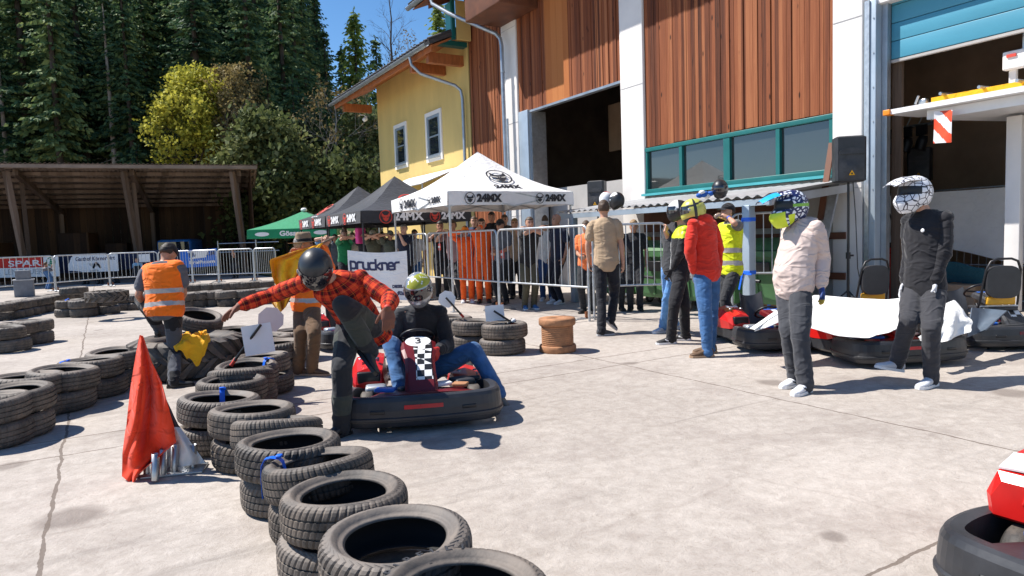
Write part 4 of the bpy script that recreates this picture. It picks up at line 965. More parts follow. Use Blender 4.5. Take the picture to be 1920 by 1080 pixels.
# ------------------------------------------------------------------ wooden cable spool
q = gp(1045, 622, .25); q.z = 0; sp_ = thing('cable_spool', 'brown wooden cable spool standing on end beside the barrier', 'spool', q)
for z in (.045, .385): MB().lathe([(0, z - .045), (.225, z - .045), (.235, z - .03), (.235, z + .03), (.225, z + .045), (.03, z + .045), (.03, z + .02), (0, z + .02)], 40, c=q).build('flange', MT['spool_wood'], sp_)
b = MB(); pr = []
for i in range(31): z = .09 + i * .0083; pr.append((.195 + .012 * abs(sin(i * 1.05)), z))
b.lathe([(0, .09)] + pr + [(0, .34)], 36, c=q); b.build('core', MT['spool_wood'], sp_)
# ------------------------------------------------------------------ gazebos
def mask_emblem(b, o, ux, uy, r, m_ring, m_face, ring=True):
    """round emblem with a horned mask"""
    ux = nrm(V(ux)); uy = V(uy); uy = nrm(uy - ux * uy.dot(ux)); n = ux.cross(uy)
    def P(x, y): return V(o) + ux * x * r + uy * y * r + n * .002
    if ring:
        k = 28; b.add([P(q * cos(2 * pi * i / k), q * sin(2 * pi * i / k)) for i in range(k) for q in (1.0, .88)], [(2 * i, 2 * i + 1, (2 * i + 3) % (2 * k), (2 * i + 2) % (2 * k)) for i in range(k)], m_ring)
    for s in (-1, 1):
        b.add([P(0, .22), P(s * .28, .26), P(s * .62, .62), P(s * .66, .1), P(s * .5, .02), P(s * .16, -.06), P(0, -.02)], [list(range(7))], m_face)
        b.add([P(0, -.1), P(s * .14, -.14), P(s * .52, -.08), P(s * .34, -.46), P(0, -.72)], [list(range(5))], m_face)
        b.add([P(s * .02, -.04), P(s * .16, -.06), P(s * .12, -.14), P(s * .02, -.1)], [list(range(4))], m_face)
def gazebo(F_, ux, uy, size, ze, za, fabm, ink1, ink2, label, vals, legs=True, val=.28, group=None, emblem=True):
    """pop-up tent; F_ = front corner, ux, uy = horizontal directions of two sides, vals=[(side, [(pos, text)...])]"""
    c = V(F_) + ux * size / 2 + uy * size / 2; c.z = 0
    t = thing('gazebo', label, 'tent', c, group=group)
    apex = c + V((0, 0, za)); C4 = [V(F_), V(F_) + ux * size, V(F_) + ux * size + uy * size, V(F_) + uy * size]
    for p in C4: p.z = ze
    b = MB()
    for i in range(4):
        p, q = C4[i], C4[(i + 1) % 4]
        def fn(u, v, p=p, q=q):
            e = p.lerp(q, u); s = e.lerp(apex, v); k = abs(u - .5) * 2
            sag = .16 * sin(pi * min(1, v)) * (.55 + .45 * k) + .05 * (1 - k) * (1 - v) ** 2 * 0
            return s - V((0, 0, sag * (1 - v * .35))) + V((0, 0, .012 * noise.noise(V((u * 8, v * 9, i)))))
        b.grid(fn, 16, 14, 0)
    for i in range(4):
        p, q = C4[i], C4[(i + 1) % 4]; out = nrm((p + q) / 2 - V((c.x, c.y, ze)))
        b.slab(lambda u, v, p=p, q=q, out=out: p.lerp(q, u) - V((0, 0, val * v)) + out * (.02 * sin(u * 9 + p.x) * v + .01), 16, 3, .004, 0)
    b.build('canopy', fabm, t)
    for side, items in vals:
        p, q = C4[side], C4[(side + 1) % 4]; d = nrm(q - p); out = nrm((p + q) / 2 - V((c.x, c.y, ze)))
        if d.cross(V((0, 0, 1))).dot(out) < 0: p, q = q, p; d = -d
        for pos, tx, sz in items:
            o = p.lerp(q, pos) - V((0, 0, val * .52)) + out * .038
            pr = MB(); mask_emblem(pr, o - d * sz * 1.75, d, (0, 0, 1), sz * .56, 0, 0); pr.build('emblem', ink2, t)
            pr = MB(); put_text(pr, tx, o + d * sz * .3, d, (0, 0, 1), sz * .95, width=sz * 2.7, m=0, bold=.012); pr.build('lettering', ink1, t)
    if emblem is not None:
        side, v_, sz, tx = emblem; p, q = C4[side], C4[(side + 1) % 4]; d = nrm(q - p); out = nrm((p + q) / 2 - V((c.x, c.y, ze)))
        if d.cross(V((0, 0, 1))).dot(out) < 0: d = -d
        up = nrm(apex - (p + q) / 2); o = (p + q) / 2 + (apex - (p + q) / 2) * v_ - V((0, 0, .155 * sin(pi * v_) * .55 * (1 - v_ * .35))) + d.cross(up) * .035
        pr = MB(); mask_emblem(pr, o, d, up, sz, 0, 0); pr.build('emblem', ink2, t)
        pr = MB(); put_text(pr, tx, o - up * sz * 1.5, d, up, sz * .7, width=sz * 2.2, m=0, bold=.01); pr.build('lettering', ink1, t)
    for p in C4:
        if not legs: break
        q = V((p.x, p.y, 0)) + (c - V((p.x, p.y, 0))) * .03; bb = MB(); bb.box(q + V((0, 0, ze / 2)), (.035, .035, ze - .02)); bb.box(q + V((0, 0, .01)), (.11, .11, .02)); bb.build('leg', MT['plastic_black'] if fabm is MT['tent_black'] else MT['galv'], t)
    b = MB()
    for i in range(4):
        p, q = C4[i], C4[(i + 1) % 4]; p = p - V((0, 0, .3)); q = q - V((0, 0, .3)); h = (p + q) / 2
        for a0, a1 in ((p, h), (h, q)): b.beam(a0, a1 + V((0, 0, .28)), .02, .03); b.beam(a0 + V((0, 0, .28)), a1, .02, .03)
    b.cyl(apex - V((0, 0, .7)), apex - V((0, 0, .03)), .02, n=8); b.build('frame', MT['plastic_black'] if fabm is MT['tent_black'] else MT['galv'], t)
    return t
def tent_axes(F_px, R_px, dF, size):
    """corner F at depth dF; R to its right at the same height and the given size"""
    F_ = dep(*F_px, dF); best = None
    for k in range(60):
        d = dF - 2 + k * .1; q = dep(*R_px, d); e = abs((V((q.x, q.y, 0)) - V((F_.x, F_.y, 0))).length - size)
        if d >= dF - .2 and (best is None or e < best[0]): best = (e, q)
    ux = best[1] - F_; ux.z = 0; ux = nrm(ux); uy = V((-ux.y, ux.x, 0))
    return F_, ux, uy
UX, UY = V((1, 0, 0)), V((0, 1, 0))
F1 = dep(840, 368, 13.5); F1.z = 2.42
gazebo(F1, UX, UY, 3.05, F1.z, 3.42, MT['tent_white'], MT['ink'], MT['ink'], 'white pop-up tent with black mask emblems above the crowd at the barrier', [(0, [(.28, '24MX', .22), (.82, '24MX', .20)]), (3, [(.36, '24MX', .24), (.82, '24MX', .16)])], emblem=(0, .40, .30, '24MX'), group='pop-up tents')
F2 = dep(677, 402, 16.6); F2.z = 2.23
gazebo(F2, UX, UY, 3.0, F2.z, 3.22, MT['tent_black'], MT['ink_white'], MT['ink_red'], 'black pop-up tent with red emblems, between the white tent and the other black tent', [(0, [(.38, '24MX', .30), (.80, '24MX', .26)]), (3, [(.28, '24MX', .26), (.75, '24MX', .26)])], emblem=(0, .30, .34, '24MX'), group='pop-up tents', val=.30)
F3 = F2 + UY * 3.08; 
gazebo(F3, UX, UY, 3.0, F3.z, 3.2, MT['tent_black'], MT['ink_white'], MT['ink_red'], 'black pop-up tent farther back, beside the green market parasol', [(3, [(.28, '24MX', .26), (.75, '24MX', .26)])], emblem=(3, .3, .3, '24MX'), group='pop-up tents', val=.30)
# green market parasol
dg = 24.5; gl = dep(472, 447, dg); ga = dep(570, 395, dg + 1.4); gc = V((ga.x, ga.y, 0)); gr = dep(700, 425, dg + 1.2)
t = thing('market_parasol', 'large green market parasol with white lettering left of the black tents', 'parasol', gc)
rad = 2.25; A0 = atan2((gl - ga).y, (gl - ga).x); b = MB(); zz = gl.z + .30; C4 = [gc + V((cos(A0 + k * pi / 2), sin(A0 + k * pi / 2), 0)) * rad + V((0, 0, zz)) for k in range(4)]
for i in range(4):
    p, q = C4[i], C4[(i + 1) % 4]; ap = gc + V((0, 0, ga.z))
    b.grid(lambda u, v, p=p, q=q: p.lerp(q, u).lerp(ap, v) - V((0, 0, .06 * sin(pi * v))), 12, 8)
    out = nrm((p + q) / 2 - gc - V((0, 0, zz))); b.slab(lambda u, v, p=p, q=q, out=out: p.lerp(q, u) - V((0, 0, .32 * v)) + out * (.01 + .02 * v), 12, 2, .004)
b.build('canopy', MT['tent_green'], t); MB().ell(gc + V((0, 0, ga.z + .03)), (.12, .12, .08)).build('finial', MT['white_paint'], t)
MB().cyl(gc, gc + V((0, 0, ga.z)), .035, n=10).build('pole', MT['galv'], t)
b = MB()
for i in range(4):
    p, q = C4[i], C4[(i + 1) % 4]; out = nrm((p + q) / 2 - gc - V((0, 0, zz))); d = V((0, 0, 1)).cross(out)
    if out.dot(CAM - gc) < 0: continue
    o = (p + q) / 2 - V((0, 0, .17)) + out * .045
    b = MB(); put_text(b, 'Gösser', o, d, (0, 0, 1), .24, width=.85, bold=.01); b.build('lettering', MT['ink_white'], t)
    for s in (-1, 1):
        oo = o + d * s * 1.05; b = MB(); b.add([oo + d * .26 * cos(a) + V((0, 0, .075 * sin(a))) for a in np.linspace(0, 6.28, 18)[:-1]], [list(range(17))], 0); b.build('print', MT['ink_white'], t)
# ------------------------------------------------------------------ crowd barriers
def barrier(a, c, label, z0=.58, z1=1.62, n=15, group='crowd barriers', feet=True, r=.021):
    a = V((a.x, a.y, 0)); c = V((c.x, c.y, 0)); t = thing('crowd_barrier', label, 'barrier', (a + c) / 2, group=group); d = nrm(c - a); L = (c - a).length; w_ = V((-d.y, d.x, 0))
    b = MB(); rr = .12; up = V((0, 0, 1)); pts = [a + d * .02, a + d * .02 + up * (z1 - rr)]
    for k in range(1, 6): al = pi / 2 * k / 5; pts.append(a + d * (.02 + rr * (1 - cos(al))) + up * (z1 - rr + rr * sin(al)))
    q = c - d * .02
    for k in range(0, 6): al = pi / 2 * k / 5; pts.append(q - d * (rr * (1 - sin(al))) + up * (z1 - rr + rr * cos(al)))
    pts.append(q); b.tube(pts, r, 8); b.build('frame', MT['galv'], t)
    b = MB(); b.tube([a + d * .03 + up * z0, q + up * z0], r * .85, 8); b.build('lower_rail', MT['galv'], t)
    b = MB()
    for k in range(1, n): s = a + d * (L * k / n); b.tube([s + up * z0, s + up * (z1 - .01)], .009, 6, cap=False)
    b.build('bars', MT['galv'], t)
    if feet:
        for e in (a + d * .1, c - d * .1):
            b = MB(); b.tube([e - w_ * .32 + up * .02, e - w_ * .2 + up * .05, e + w_ * .2 + up * .05, e + w_ * .32 + up * .02], .018, 8); b.tube([e + up * .05, e + up * .16], .026, 8, 1); b.build('foot', [MT['galv'], MT['rust']], t)
    return t
B0 = gp(1107, 603); B1 = gp(937, 582); B2 = gp(806, 563); B3 = gp(722, 549.5); B4 = gp(655, 540)
barrier(B0, B1, 'crowd barrier with a free end beside the wooden spool, a man leaning on it')
barrier(B1, B2, 'crowd barrier in front of the two people in orange overalls'); barrier(B2, B3, 'crowd barrier behind the white lettered banner, at its right end', n=14); barrier(B3, B4, 'crowd barrier behind the white lettered banner, below the black tents', n=12)
B5 = gp(600, 531); barrier(B4, B5, 'crowd barrier right of the hat man, hidden at its left end', n=10)
for k, (px, pz_, py, pc) in enumerate(((942, 453, 1, 0), (824, 462, 1, 0))):
    p = dep(px, 477 if k == 0 else 463, depth_of(B1 if k == 0 else B2) - .06); b = MB(); b.box(p, (.012, .12, .16)); b.box(p - V((.007, 0, .0)), (.002, .1, .05), 1)
    tag(b.build('barrier_tag', [MT['ink_red'], MT['ink_white']]), ['red and white tag on the barrier post by the leaning man', 'red tag on the barrier post by the orange overalls'][k], 'tag')
barrier(dep(1110, 500, 11.7), dep(1253, 500, 11.6), 'crowd barrier in front of the green bins, behind the man in beige', n=11)
barrier(dep(1370, 500, 11.25), dep(1480, 500, 10.9), 'crowd barrier closing the end of the bin shelter, behind the man in the pale hoodie', z0=.75, z1=1.72, n=7, feet=False)
# far barriers along the shed
ff = [gp(-40, 560), gp(105, 547), gp(207, 537), gp(300, 532.5), gp(362, 531), gp(411, 530), gp(478, 528), gp(520, 527)]
FARL = ['far crowd barrier under the red supermarket banner', 'far crowd barrier below the white guesthouse banner', 'far crowd barrier behind the orange vest', 'far crowd barrier right of the orange vest', 'far crowd barrier in front of the blue banner', 'far crowd barrier where a man leans right of the blue banner', 'far crowd barrier left of the yellow flag']
for k in range(7): barrier(ff[k], ff[k + 1], FARL[k], z0=.35, z1=1.35, n=12, r=.025)
t = thing('scaffold_rail', 'tall two-bar tube railing right of the blue banner', 'railing', gp(470, 528)); p0 = dep(413, 526, 33); 
for px in (413, 484): q = dep(px, 526, 33); b = MB(); b.cyl(V((q.x, q.y, 0)), V((q.x, q.y, 1.75)), .03, n=8); b.build('post', MT['galv'], t)
for z in (1.62, 1.2): a = dep(411, 500, 33); c = dep(525, 498, 33); b = MB(); b.cyl(V((a.x, a.y, z)), V((c.x, c.y, z)), .026, n=8); b.build('rail', MT['galv'], t)
# ------------------------------------------------------------------ banners
def banner(tl, tr, hgt, mat, label, seed, sag=.03, name='banner', wave=.05):
    a, c = V(tl), V(tr); d = nrm(V((c.x - a.x, c.y - a.y, 0))); n = V((d.y, -d.x, 0))
    if n.dot(CAM - a) < 0: n = -n
    t = thing(name, label, 'banner', (a + c) / 2 - V((0, 0, hgt)))
    def fn(u, v):
        return a.lerp(c, u) - V((0, 0, hgt * v + sag * sin(pi * u) * (1 - v))) + n * (wave * noise.noise(V((u * 3 + seed, v * 2, seed))) + .03 + .25 * wave * sin(u * 7 + v * 3 + seed))
    b = MB(); b.slab(fn, 30, 14, .004); b.build('sheet', mat, t); return t, fn, d, n
def print_on(t, fn, n, items, mats, lift=.008):
    """items: (text, u, v, size, width, mat index)"""
    pr = MB()
    for tx, u, v, size, width, m in items:
        vs, fs = text_mesh(tx, size, bold=.006 if m != 9 else 0, ext=.0)
        x0 = min(p.x for p in vs); x1 = max(p.x for p in vs); sx = width / (x1 - x0); cx = (x0 + x1) / 2
        W_ = (fn(1, .5) - fn(0, .5)).length; H_ = (fn(.5, 1) - fn(.5, 0)).length
        pr.add([fn(min(max(u + (p.x - cx) * sx / W_, 0), 1), min(max(v - p.y / H_, 0), 1)) + n * lift for p in vs], fs, m)
    return pr
# white banner on the near barrier
db = 15.4; t, fn, d, n = banner(dep(652, 469, db), dep(763, 470, db), 1.12, MT['banner'], 'white banner with dark pruckner lettering on the barrier behind the driver'.replace('pruckner ', ''), 2.0, .05, wave=.035)
pr = print_on(t, fn, n, [], [])
# rounded thin letters drawn as strokes
def stroke_text(pr, fn, n, word, u0, v0, cw, ch, th, W_, H_, m=0, gap=1.22):
    arc = lambda cx, cy, r, a0, a1, k=9, ry=None: [(cx + r * cos(R(a0 + (a1 - a0) * i / k)), cy + (ry or r) * sin(R(a0 + (a1 - a0) * i / k))) for i in range(k + 1)]
    G = {'p': [[(0, -.55), (0, .62), (.0, .95)], [(0, 1), (.6, 1)] + arc(.6, .6, .4, 90, 0, 5) + [(1, .4)] + arc(.6, .4, .4, 0, -90, 5) + [(.05, 0)]],
         'r': [[(0, 0), (0, .6)] + arc(.4, .6, .4, 180, 90, 5) + [(.85, 1)]], 'u': [[(0, 1), (0, .4)] + arc(.4, .4, .4, 180, 270, 5) + [(1, 0), (1, 1)]],
         'c': [[(.95, 1), (.4, 1)] + arc(.4, .6, .4, 90, 180, 5) + [(0, .4)] + arc(.4, .4, .4, 180, 270, 5) + [(.95, 0)]], 'k': [[(0, 0), (0, 1.5)], [(.9, 1), (.1, .48), (.95, 0)]],
         'n': [[(0, 0), (0, 1), (.6, 1)] + arc(.6, .6, .4, 90, 0, 5) + [(1, 0)]], 'e': [[(.0, .5), (1, .5), (1, .62)] + arc(.6, .6, .4, 0, 90, 5) + arc(.4, .6, .4, 90, 180, 5) + [(0, .4)] + arc(.4, .4, .4, 180, 270, 5) + [(.95, 0)]]}
    x = 0
    for chh in word:
        for st in G[chh]:
            P = [fn(u0 + (x + px) * cw / W_, v0 - py * ch / H_) + n * .010 for px, py in st]
            for i in range(len(P) - 1):
                dd = P[i + 1] - P[i]
                if dd.length < 1e-5: continue
                dd = nrm(dd); sd = dd.cross(n) * th / 2; e = dd * th * .35
                pr.add([P[i] - e + sd, P[i + 1] + e + sd, P[i + 1] + e - sd, P[i] - e - sd], [(0, 1, 2, 3)], m)
        x += gap + (.0 if chh != 'r' else -.1)
stroke_text(pr, fn, n, 'pruckner', .045, .36, .118, .155, .048, 1.34, 1.12)
for tx, u, v, sz, wd in (('KFZ', .12, .72, .10, .18), ('DIESEL', .82, .72, .09, .24), ('für', .88, .86, .12, .2)):
    q = print_on(t, fn, n, [(tx, u, v, sz, wd, 0)], []); q.build('lettering', MT['ink_navy'], t)
pr.build('lettering', MT['ink_navy'], t)
# banners on the shed side
dS = 30.0
RED = fabric('red_banner', (.62, .03, .02), .05, .3, .6); BLU = fabric('blue_banner', (.02, .15, .62), .08, .4, .6); DKB = fabric('dark_blue_banner', (.012, .02, .06), .1, .3, .6)
t, fn, d, n = banner(dep(-8, 485, dS), dep(80, 482, dS), .44, RED, 'red supermarket banner with white capitals and a green tree sign at the far left', 1.0, .02, wave=.02)
pr = print_on(t, fn, n, [('SPAR', .62, .58, .36, 1.45, 0)], []); pr.build('lettering', [MT['ink_white']], t)
b = MB(); a = dep(80.5, 482, dS); c = dep(109, 479, dS); b.prism([a, c, c - V((0, 0, .5)), a - V((0, 0, .5))], n * -.01, 0)
o_ = (a + c) / 2 - V((0, 0, .24)) + n * .012; k = 24
b.add([o_ + d * q * cos(6.283 * i / k) + V((0, 0, q * sin(6.283 * i / k))) for i in range(k) for q in (.20, .165)], [(2 * i, 2 * i + 1, (2 * i + 3) % (2 * k), (2 * i + 2) % (2 * k)) for i in range(k)], 1)
for s, z, w_ in ((0, .15, .05), (0, .06, .09), (0, -.03, .13)): b.add([o_ + d * -w_ + V((0, 0, z - .09)), o_ + d * w_ + V((0, 0, z - .09)), o_ + V((0, 0, z))], [(0, 1, 2)], 1)
b.add([o_ + d * x_ + V((0, 0, z)) for x_, z in ((-.02, -.13), (.02, -.13), (.02, -.1), (-.02, -.1))], [(0, 1, 2, 3)], 1)
b.build('emblem_panel', [MT['banner'], MT['tent_green']], t)
t, fn, d, n = banner(dep(-8, 503, dS), dep(112, 500, dS), .42, MT['tent_white'], 'pale banner with grey capitals below the red one at the far left', 4.0, .01, wave=.02)
pr = print_on(t, fn, n, [('LENGAUER', .44, .45, .33, 1.7, 0)], []); pr.build('lettering', [MT['ink_grey']], t)
t, fn, d, n = banner(dep(127, 478.5, 30.2), dep(221, 475, 30.2), .78, MT['banner'], 'white guesthouse banner with slanting blue corner between red and blue banners', 5.0, .02, wave=.03)
pr = print_on(t, fn, n, [('Gasthof Körnerwirt', .55, .24, .24, 1.75, 0)], [])
pr.add([fn(x_, y_) + n * .006 for x_, y_ in ((.001, .01), (.09, .01), (.26, .99), (.001, .99))], [(0, 1, 2, 3)], 1); pr.add([fn(x_, y_) + n * .006 for x_, y_ in ((.42, .5), (.6, .5), (.6, .97), (.42, .97))], [(0, 1, 2, 3)], 2)
pr.build('print', [MT['ink_navy'], DKB, MT['ink_grey']], t)
t, fn, d, n = banner(dep(111, 479, 30.6), dep(336, 466, 30.9), .8, DKB, 'long black banner strip behind the white guesthouse banner', 6.0, .02, wave=.02)
t, fn, d, n = banner(dep(338, 469, 30.4), dep(407, 465, 30.6), .80, BLU, 'blue banner with a white field and dark capitals below the shed', 7.0, .03, wave=.05)
pr = MB(); pr.add([fn(x_, y_) + n * .006 for x_, y_ in ((.18, .04), (.97, .02), (.97, .45), (.24, .52))], [(0, 1, 2, 3)], 0)
q = print_on(t, fn, n, [('KRAIFTCOM', .58, .27, .26, 1.1, 0)], [], .012); pr.add(q.v, q.f, 1); q = print_on(t, fn, n, [('kraiftcom', .58, .72, .2, 1.1, 0)], [], .012); pr.add(q.v, q.f, 0)
pr.build('print', [MT['ink_white'], MT['ink_navy']], t)
t, fn, d, n = banner(dep(260, 477, 30.3), dep(281, 476, 30.3), .35, MT['banner'], 'small white sheet on the black banner strip left of the orange vest', 9.0, .0, wave=.02)
b = MB(); p = gp(47, 556); b.box(p + V((0, 0, .28)), (.55, .5, .56), bev=.02); b.box(p + V((0, 0, .58)), (.6, .55, .04), 1); b.box(p + V((.0, -.02, .75)), (.42, .4, .3), bev=.02)
tag(b.build('box', [M('dull_grey_box', (.17, .18, .20), .7), MT['ink_grey']]), 'grey box standing before the far barrier under the red banner', 'box')
# ------------------------------------------------------------------ bin shelter
ls = thing('bin_shelter', 'low lean-to of grey corrugated sheet on square posts over the green bins', 'shelter', (9.6, 9.7, 0))
def lsp(a, d_, z): return V((8.75 + d_, 12.6 - a, z))
ZL = 1.98
b = MB(); corr(b, 0, 5.65, 0, ZL, 2.2, ZL + .26, per=.2, amp=.022, th=.008, fn=lsp); b.build('roof', MT['lean_roof'], ls)
MB().beam((8.8, 12.6, ZL - .10), (8.8, 6.95, ZL - .10), .06, .10).build('front_beam', MT['steel_blue'], ls)
MB().beam((8.8, 7.0, ZL - .10), (10.95, 7.0, ZL + .13), .06, .13).build('side_beam', MT['lean_roof'], ls)
for p in (gp(1418, 600), gp(1073, 567)):
    b = MB(); b.box(V((8.82, p.y, (ZL - .14) / 2)), (.14, .14, ZL - .14), bev=.006); b.build('post', MT['steel_blue'], ls)
for k in range(2):
    b = MB(); b.box((10.93, 9.6, .6 + .7 * k), (.05, 5, .12)); b.build('batten', MT['beam_dark'], ls)
MB().box((10.9, 10.2, 1.72), (.06, 3.8, .5)).build('board', MT['beam_dark'], ls)
for z, p in ((1.62, V((8.82, gp(1418, 600).y, 0))), (.78, V((8.82, gp(1418, 600).y, 0)))):
    b = MB(); b.box(p + V((0, 0, z)), (.155, .155, .06), 0, None, .004); b.box(p + V((-.09, -.08, z - .02)), (.02, .10, .03)); b.box(p + V((-.085, .09, z - .14)), (.012, .03, .28), 0, Matrix.Rotation(.25, 3, 'X'))
    tag(b.build('tape', MT['blue_tape']), 'blue tape tied round the shelter post, ' + ('upper knot' if z > 1 else 'lower knot'), 'tape')
b = MB(); q = gp(1437, 592); b.box(q + V((.2, 0, .30)), (.05, .55, .5), 0, Matrix.Rotation(R(-14), 3, 'Y')); b.tube([q + V((.1, -.2, .55)), q + V((.02, -.1, .4)), q + V((.05, .0, .12))], .03, 8, 1)
tag(b.build('wooden_board', [MT['spool_wood'], MT['blue_tape']]), 'brown board with blue tape leaning behind the shelter post', 'board')
# leaning poles beside the shelter
b = MB(); b.beam(onx(1540, 470, 10.3), onx(1568, 346, 10.75), .14, .05, 0); tag(b.build('metal_rail', MT['galv'], loc=None), 'grey metal rail leaning on the wall beside the loudspeaker', 'rail')
b = MB(); b.beam(onx(1538, 412, 10.5), onx(1560, 268, 10.9), .10, .04, 0); tag(b.build('plank', MT['beam_dark']), 'brown plank leaning on the wall beside the loudspeaker', 'plank')
# wheeled bins
def bin_proto():
    t = thing('wheeled_bin', '', 'bin', (0, 0, 0), group='green wheeled bins'); b = MB()
    W_, D_ = 1.24, .95
    b.loft([[V((x * W_ * s / 2, y * D_ * s2 / 2, z)) for x, y in ((-1, -1), (1, -1), (1, 1), (-1, 1))] for z, s, s2 in ((.2, .84, .72), (.28, .88, .78), (1.0, 1.0, 1.0), (1.03, 1.05, 1.06), (1.1, 1.05, 1.06))], sm=False)
    for x in (-.42, 0, .42): b.box((x, -.45 * .93, .62), (.05, .05, .72), 0, Matrix.Rotation(R(7.5), 3, 'X'))
    b.box((0, -.53, 1.05), (1.2, .04, .09)); b.build('body', MT['bin_green'], t, world=False)
    b = MB()
    n = 12; pr = [V((0, -.5 + 1.0 * i / n, 1.11 + .2 * sin(pi * i / n) ** .7)) for i in range(n + 1)]
    b.prism([p + V((-.62, 0, 0)) for p in pr], (1.24, 0, 0)); b.build('lid', MT['bin_green'], t, world=False)
    for x in (-.48, .48):
        for y in (-.32, .32):
            b = MB(); b.lathe([(.02, -.025), (.095, -.025), (.1, -.015), (.1, .015), (.095, .025), (.02, .025)], 18, 0, (x, y - .03, .1), Matrix.Rotation(R(90), 3, 'Y')); b.lathe([(0, -.028), (.06, -.028), (.06, .028), (0, .028)], 14, 1, (x, y - .03, .1), Matrix.Rotation(R(90), 3, 'Y'))
            b.box((x, y, .2), (.06, .09, .08), 2); b.build('wheel', [MT['rubber'], MT['ink_grey'], MT['zinc']], t, world=False)
    b = MB(); b.box((.12, -.49, .82), (.34, .03, .2), 0, Matrix.Rotation(R(8), 3, 'X'), .02); b.tube([(-.3, -.52, .62), (.15, -.55, .6)], .03, 8); b.build('fitting', MT['black_paint'], t, world=False)
    return t
bp = bin_proto()
bl = ['green wheeled bin behind the striding man in beige', 'green wheeled bin left of the helmeted pair, nearest the free barrier end', 'green wheeled bin partly hidden behind the red hoodie', 'green wheeled bin behind the shelter post']
for k, y in enumerate((11.3, 9.95, 8.6, 7.75)):
    q = V((9.55 + (.25 if k == 3 else 0), y, 0)); rz = R(-90) + .04 * k
    if k == 0: bp.location = q; bp.rotation_euler[2] = rz; bp['label'] = bl[0]
    else: dup(bp, q, rz, bl[k])
b = MB(); b.box((9.4, 10.6, 1.28), (.4, .3, .22), bev=.05); tag(b.build('sack', MT['bin_lid']), 'yellow sack lying on the bin lids behind the barrier', 'sack')
# ------------------------------------------------------------------ loudspeakers
def speaker(p, rz, label, sc=1.0, stand=True, h=2.2):
    t = thing('loudspeaker', label, 'loudspeaker', p, rz); n = 10
    def ring(z, w_, d_, dz=0):
        return [V((w_ * x, d_ * y - (.03 if y < 0 else 0) * 0, z)) for x, y in ((-.8, .5), (-1, .2), (-1, -.35), (-.85, -.5), (.85, -.5), (1, -.35), (1, .2), (.8, .5))]
    w2, d2, hh = .225 * sc, .32 * sc, .70 * sc
    b = MB(); b.loft([ring(z * hh, w2 * s, d2 * s) for z, s in ((0, .85), (.03, 1), (.97, 1), (1, .85))], sm=False); b.build('cabinet', MT['plastic_black'], t, world=False)
    b = MB(); yf = -d2 * .5 - .004
    b.slab(lambda u, v: V(((u - .5) * 1.62 * w2, yf - .018 * sc * sin(pi * u) * sin(pi * min(1, v * 1.3)), hh * (.06 + .54 * v))), 10, 8, .006); b.build('grille', MT['plastic_grey'], t, world=False)
    b = MB(); k = 16
    o = [V((w2 * .78 * cos(pi * i / k), yf - .004, hh * .64 + hh * .10 * sin(pi * i / k))) for i in range(k + 1)]; b.prism(o + [V((-w2 * .78, yf - .004, hh * .60)), V((w2 * .78, yf - .004, hh * .60))], (0, -.02, 0)); b.build('horn_lip', MT['plastic_grey'], t, world=False)
    b = MB(); b.add([V((x * sc, yf - .026, hh * .14 + z * sc)) for x, z in ((-.045, 0), (.045, 0), (0, .08))], [(0, 1, 2)], 0); b.add([V((x * sc, yf - .028, hh * .14 + z * sc)) for x, z in ((-.012, .012), (.012, .012), (.01, .04), (-.01, .04))], [(0, 1, 2, 3)], 1); b.build('badge', [MT['yellow_flag'], MT['ink']], t, world=False)
    return t
spx = onx(1590, 600, 10.05); spz = onx(1580, 343, 10.05).z
speaker((spx.x, spx.y, spz), R(-42), 'black loudspeaker with yellow triangle badge on a tripod before the white pillar', 1.0)
t = thing('speaker_stand', 'black tripod stand carrying the loudspeaker before the white pillar', 'stand', (spx.x, spx.y, 0))
MB().cyl((spx.x, spx.y, .12), (spx.x, spx.y, spz), .022, .018, n=10).build('pole', MT['black_paint'], t)
b = MB(); b.cyl((spx.x, spx.y, .95), (spx.x, spx.y, 1.05), .035, n=10); b.tube([(spx.x, spx.y, 1.0), (spx.x + .05, spx.y - .06, 1.0)], .015, 8); b.build('collar', MT['black_paint'], t)
for k in range(3):
    a = R(20 + 120 * k); b = MB(); q = V((spx.x, spx.y, .45)); b.tube([q, q + V((cos(a) * .5, sin(a) * .5, -.44))], .014, 8); b.tube([V((spx.x, spx.y, .15)), q + V((cos(a) * .27, sin(a) * .27, -.23))], .010, 6); b.build('leg', MT['black_paint'], t)
b = MB(); b.tube([(spx.x + .03, spx.y - .05, spz + .1), (spx.x + .05, spx.y - .09, 1.6), (spx.x + .06, spx.y - .12, .8), (spx.x + .1, spx.y - .2, .3), (spx.x + .0, spx.y - .35, .02)], .008, 6); tag(b.build('cable', MT['black_paint']), 'black cable hanging from the loudspeaker', 'cable')
q = onx(1121, 395, 10.2); speaker((q.x, q.y, onx(1121, 392, 10.2).z), R(-60), 'narrow dark loudspeaker in the left gateway above the bin shelter', .95)
t = thing('speaker_stand', 'stand of the narrow loudspeaker in the left gateway', 'stand', (q.x, q.y, 0)); MB().cyl((q.x, q.y, 0), (q.x, q.y, onx(1121, 392, 10.2).z), .02, n=8).build('pole', MT['black_paint'], t)
for k in range(3): a = R(20 + 120 * k); b = MB(); b.tube([V((q.x, q.y, .5)), V((q.x + cos(a) * .5, q.y + sin(a) * .5, .01))], .014, 8); b.build('leg', MT['black_paint'], t)
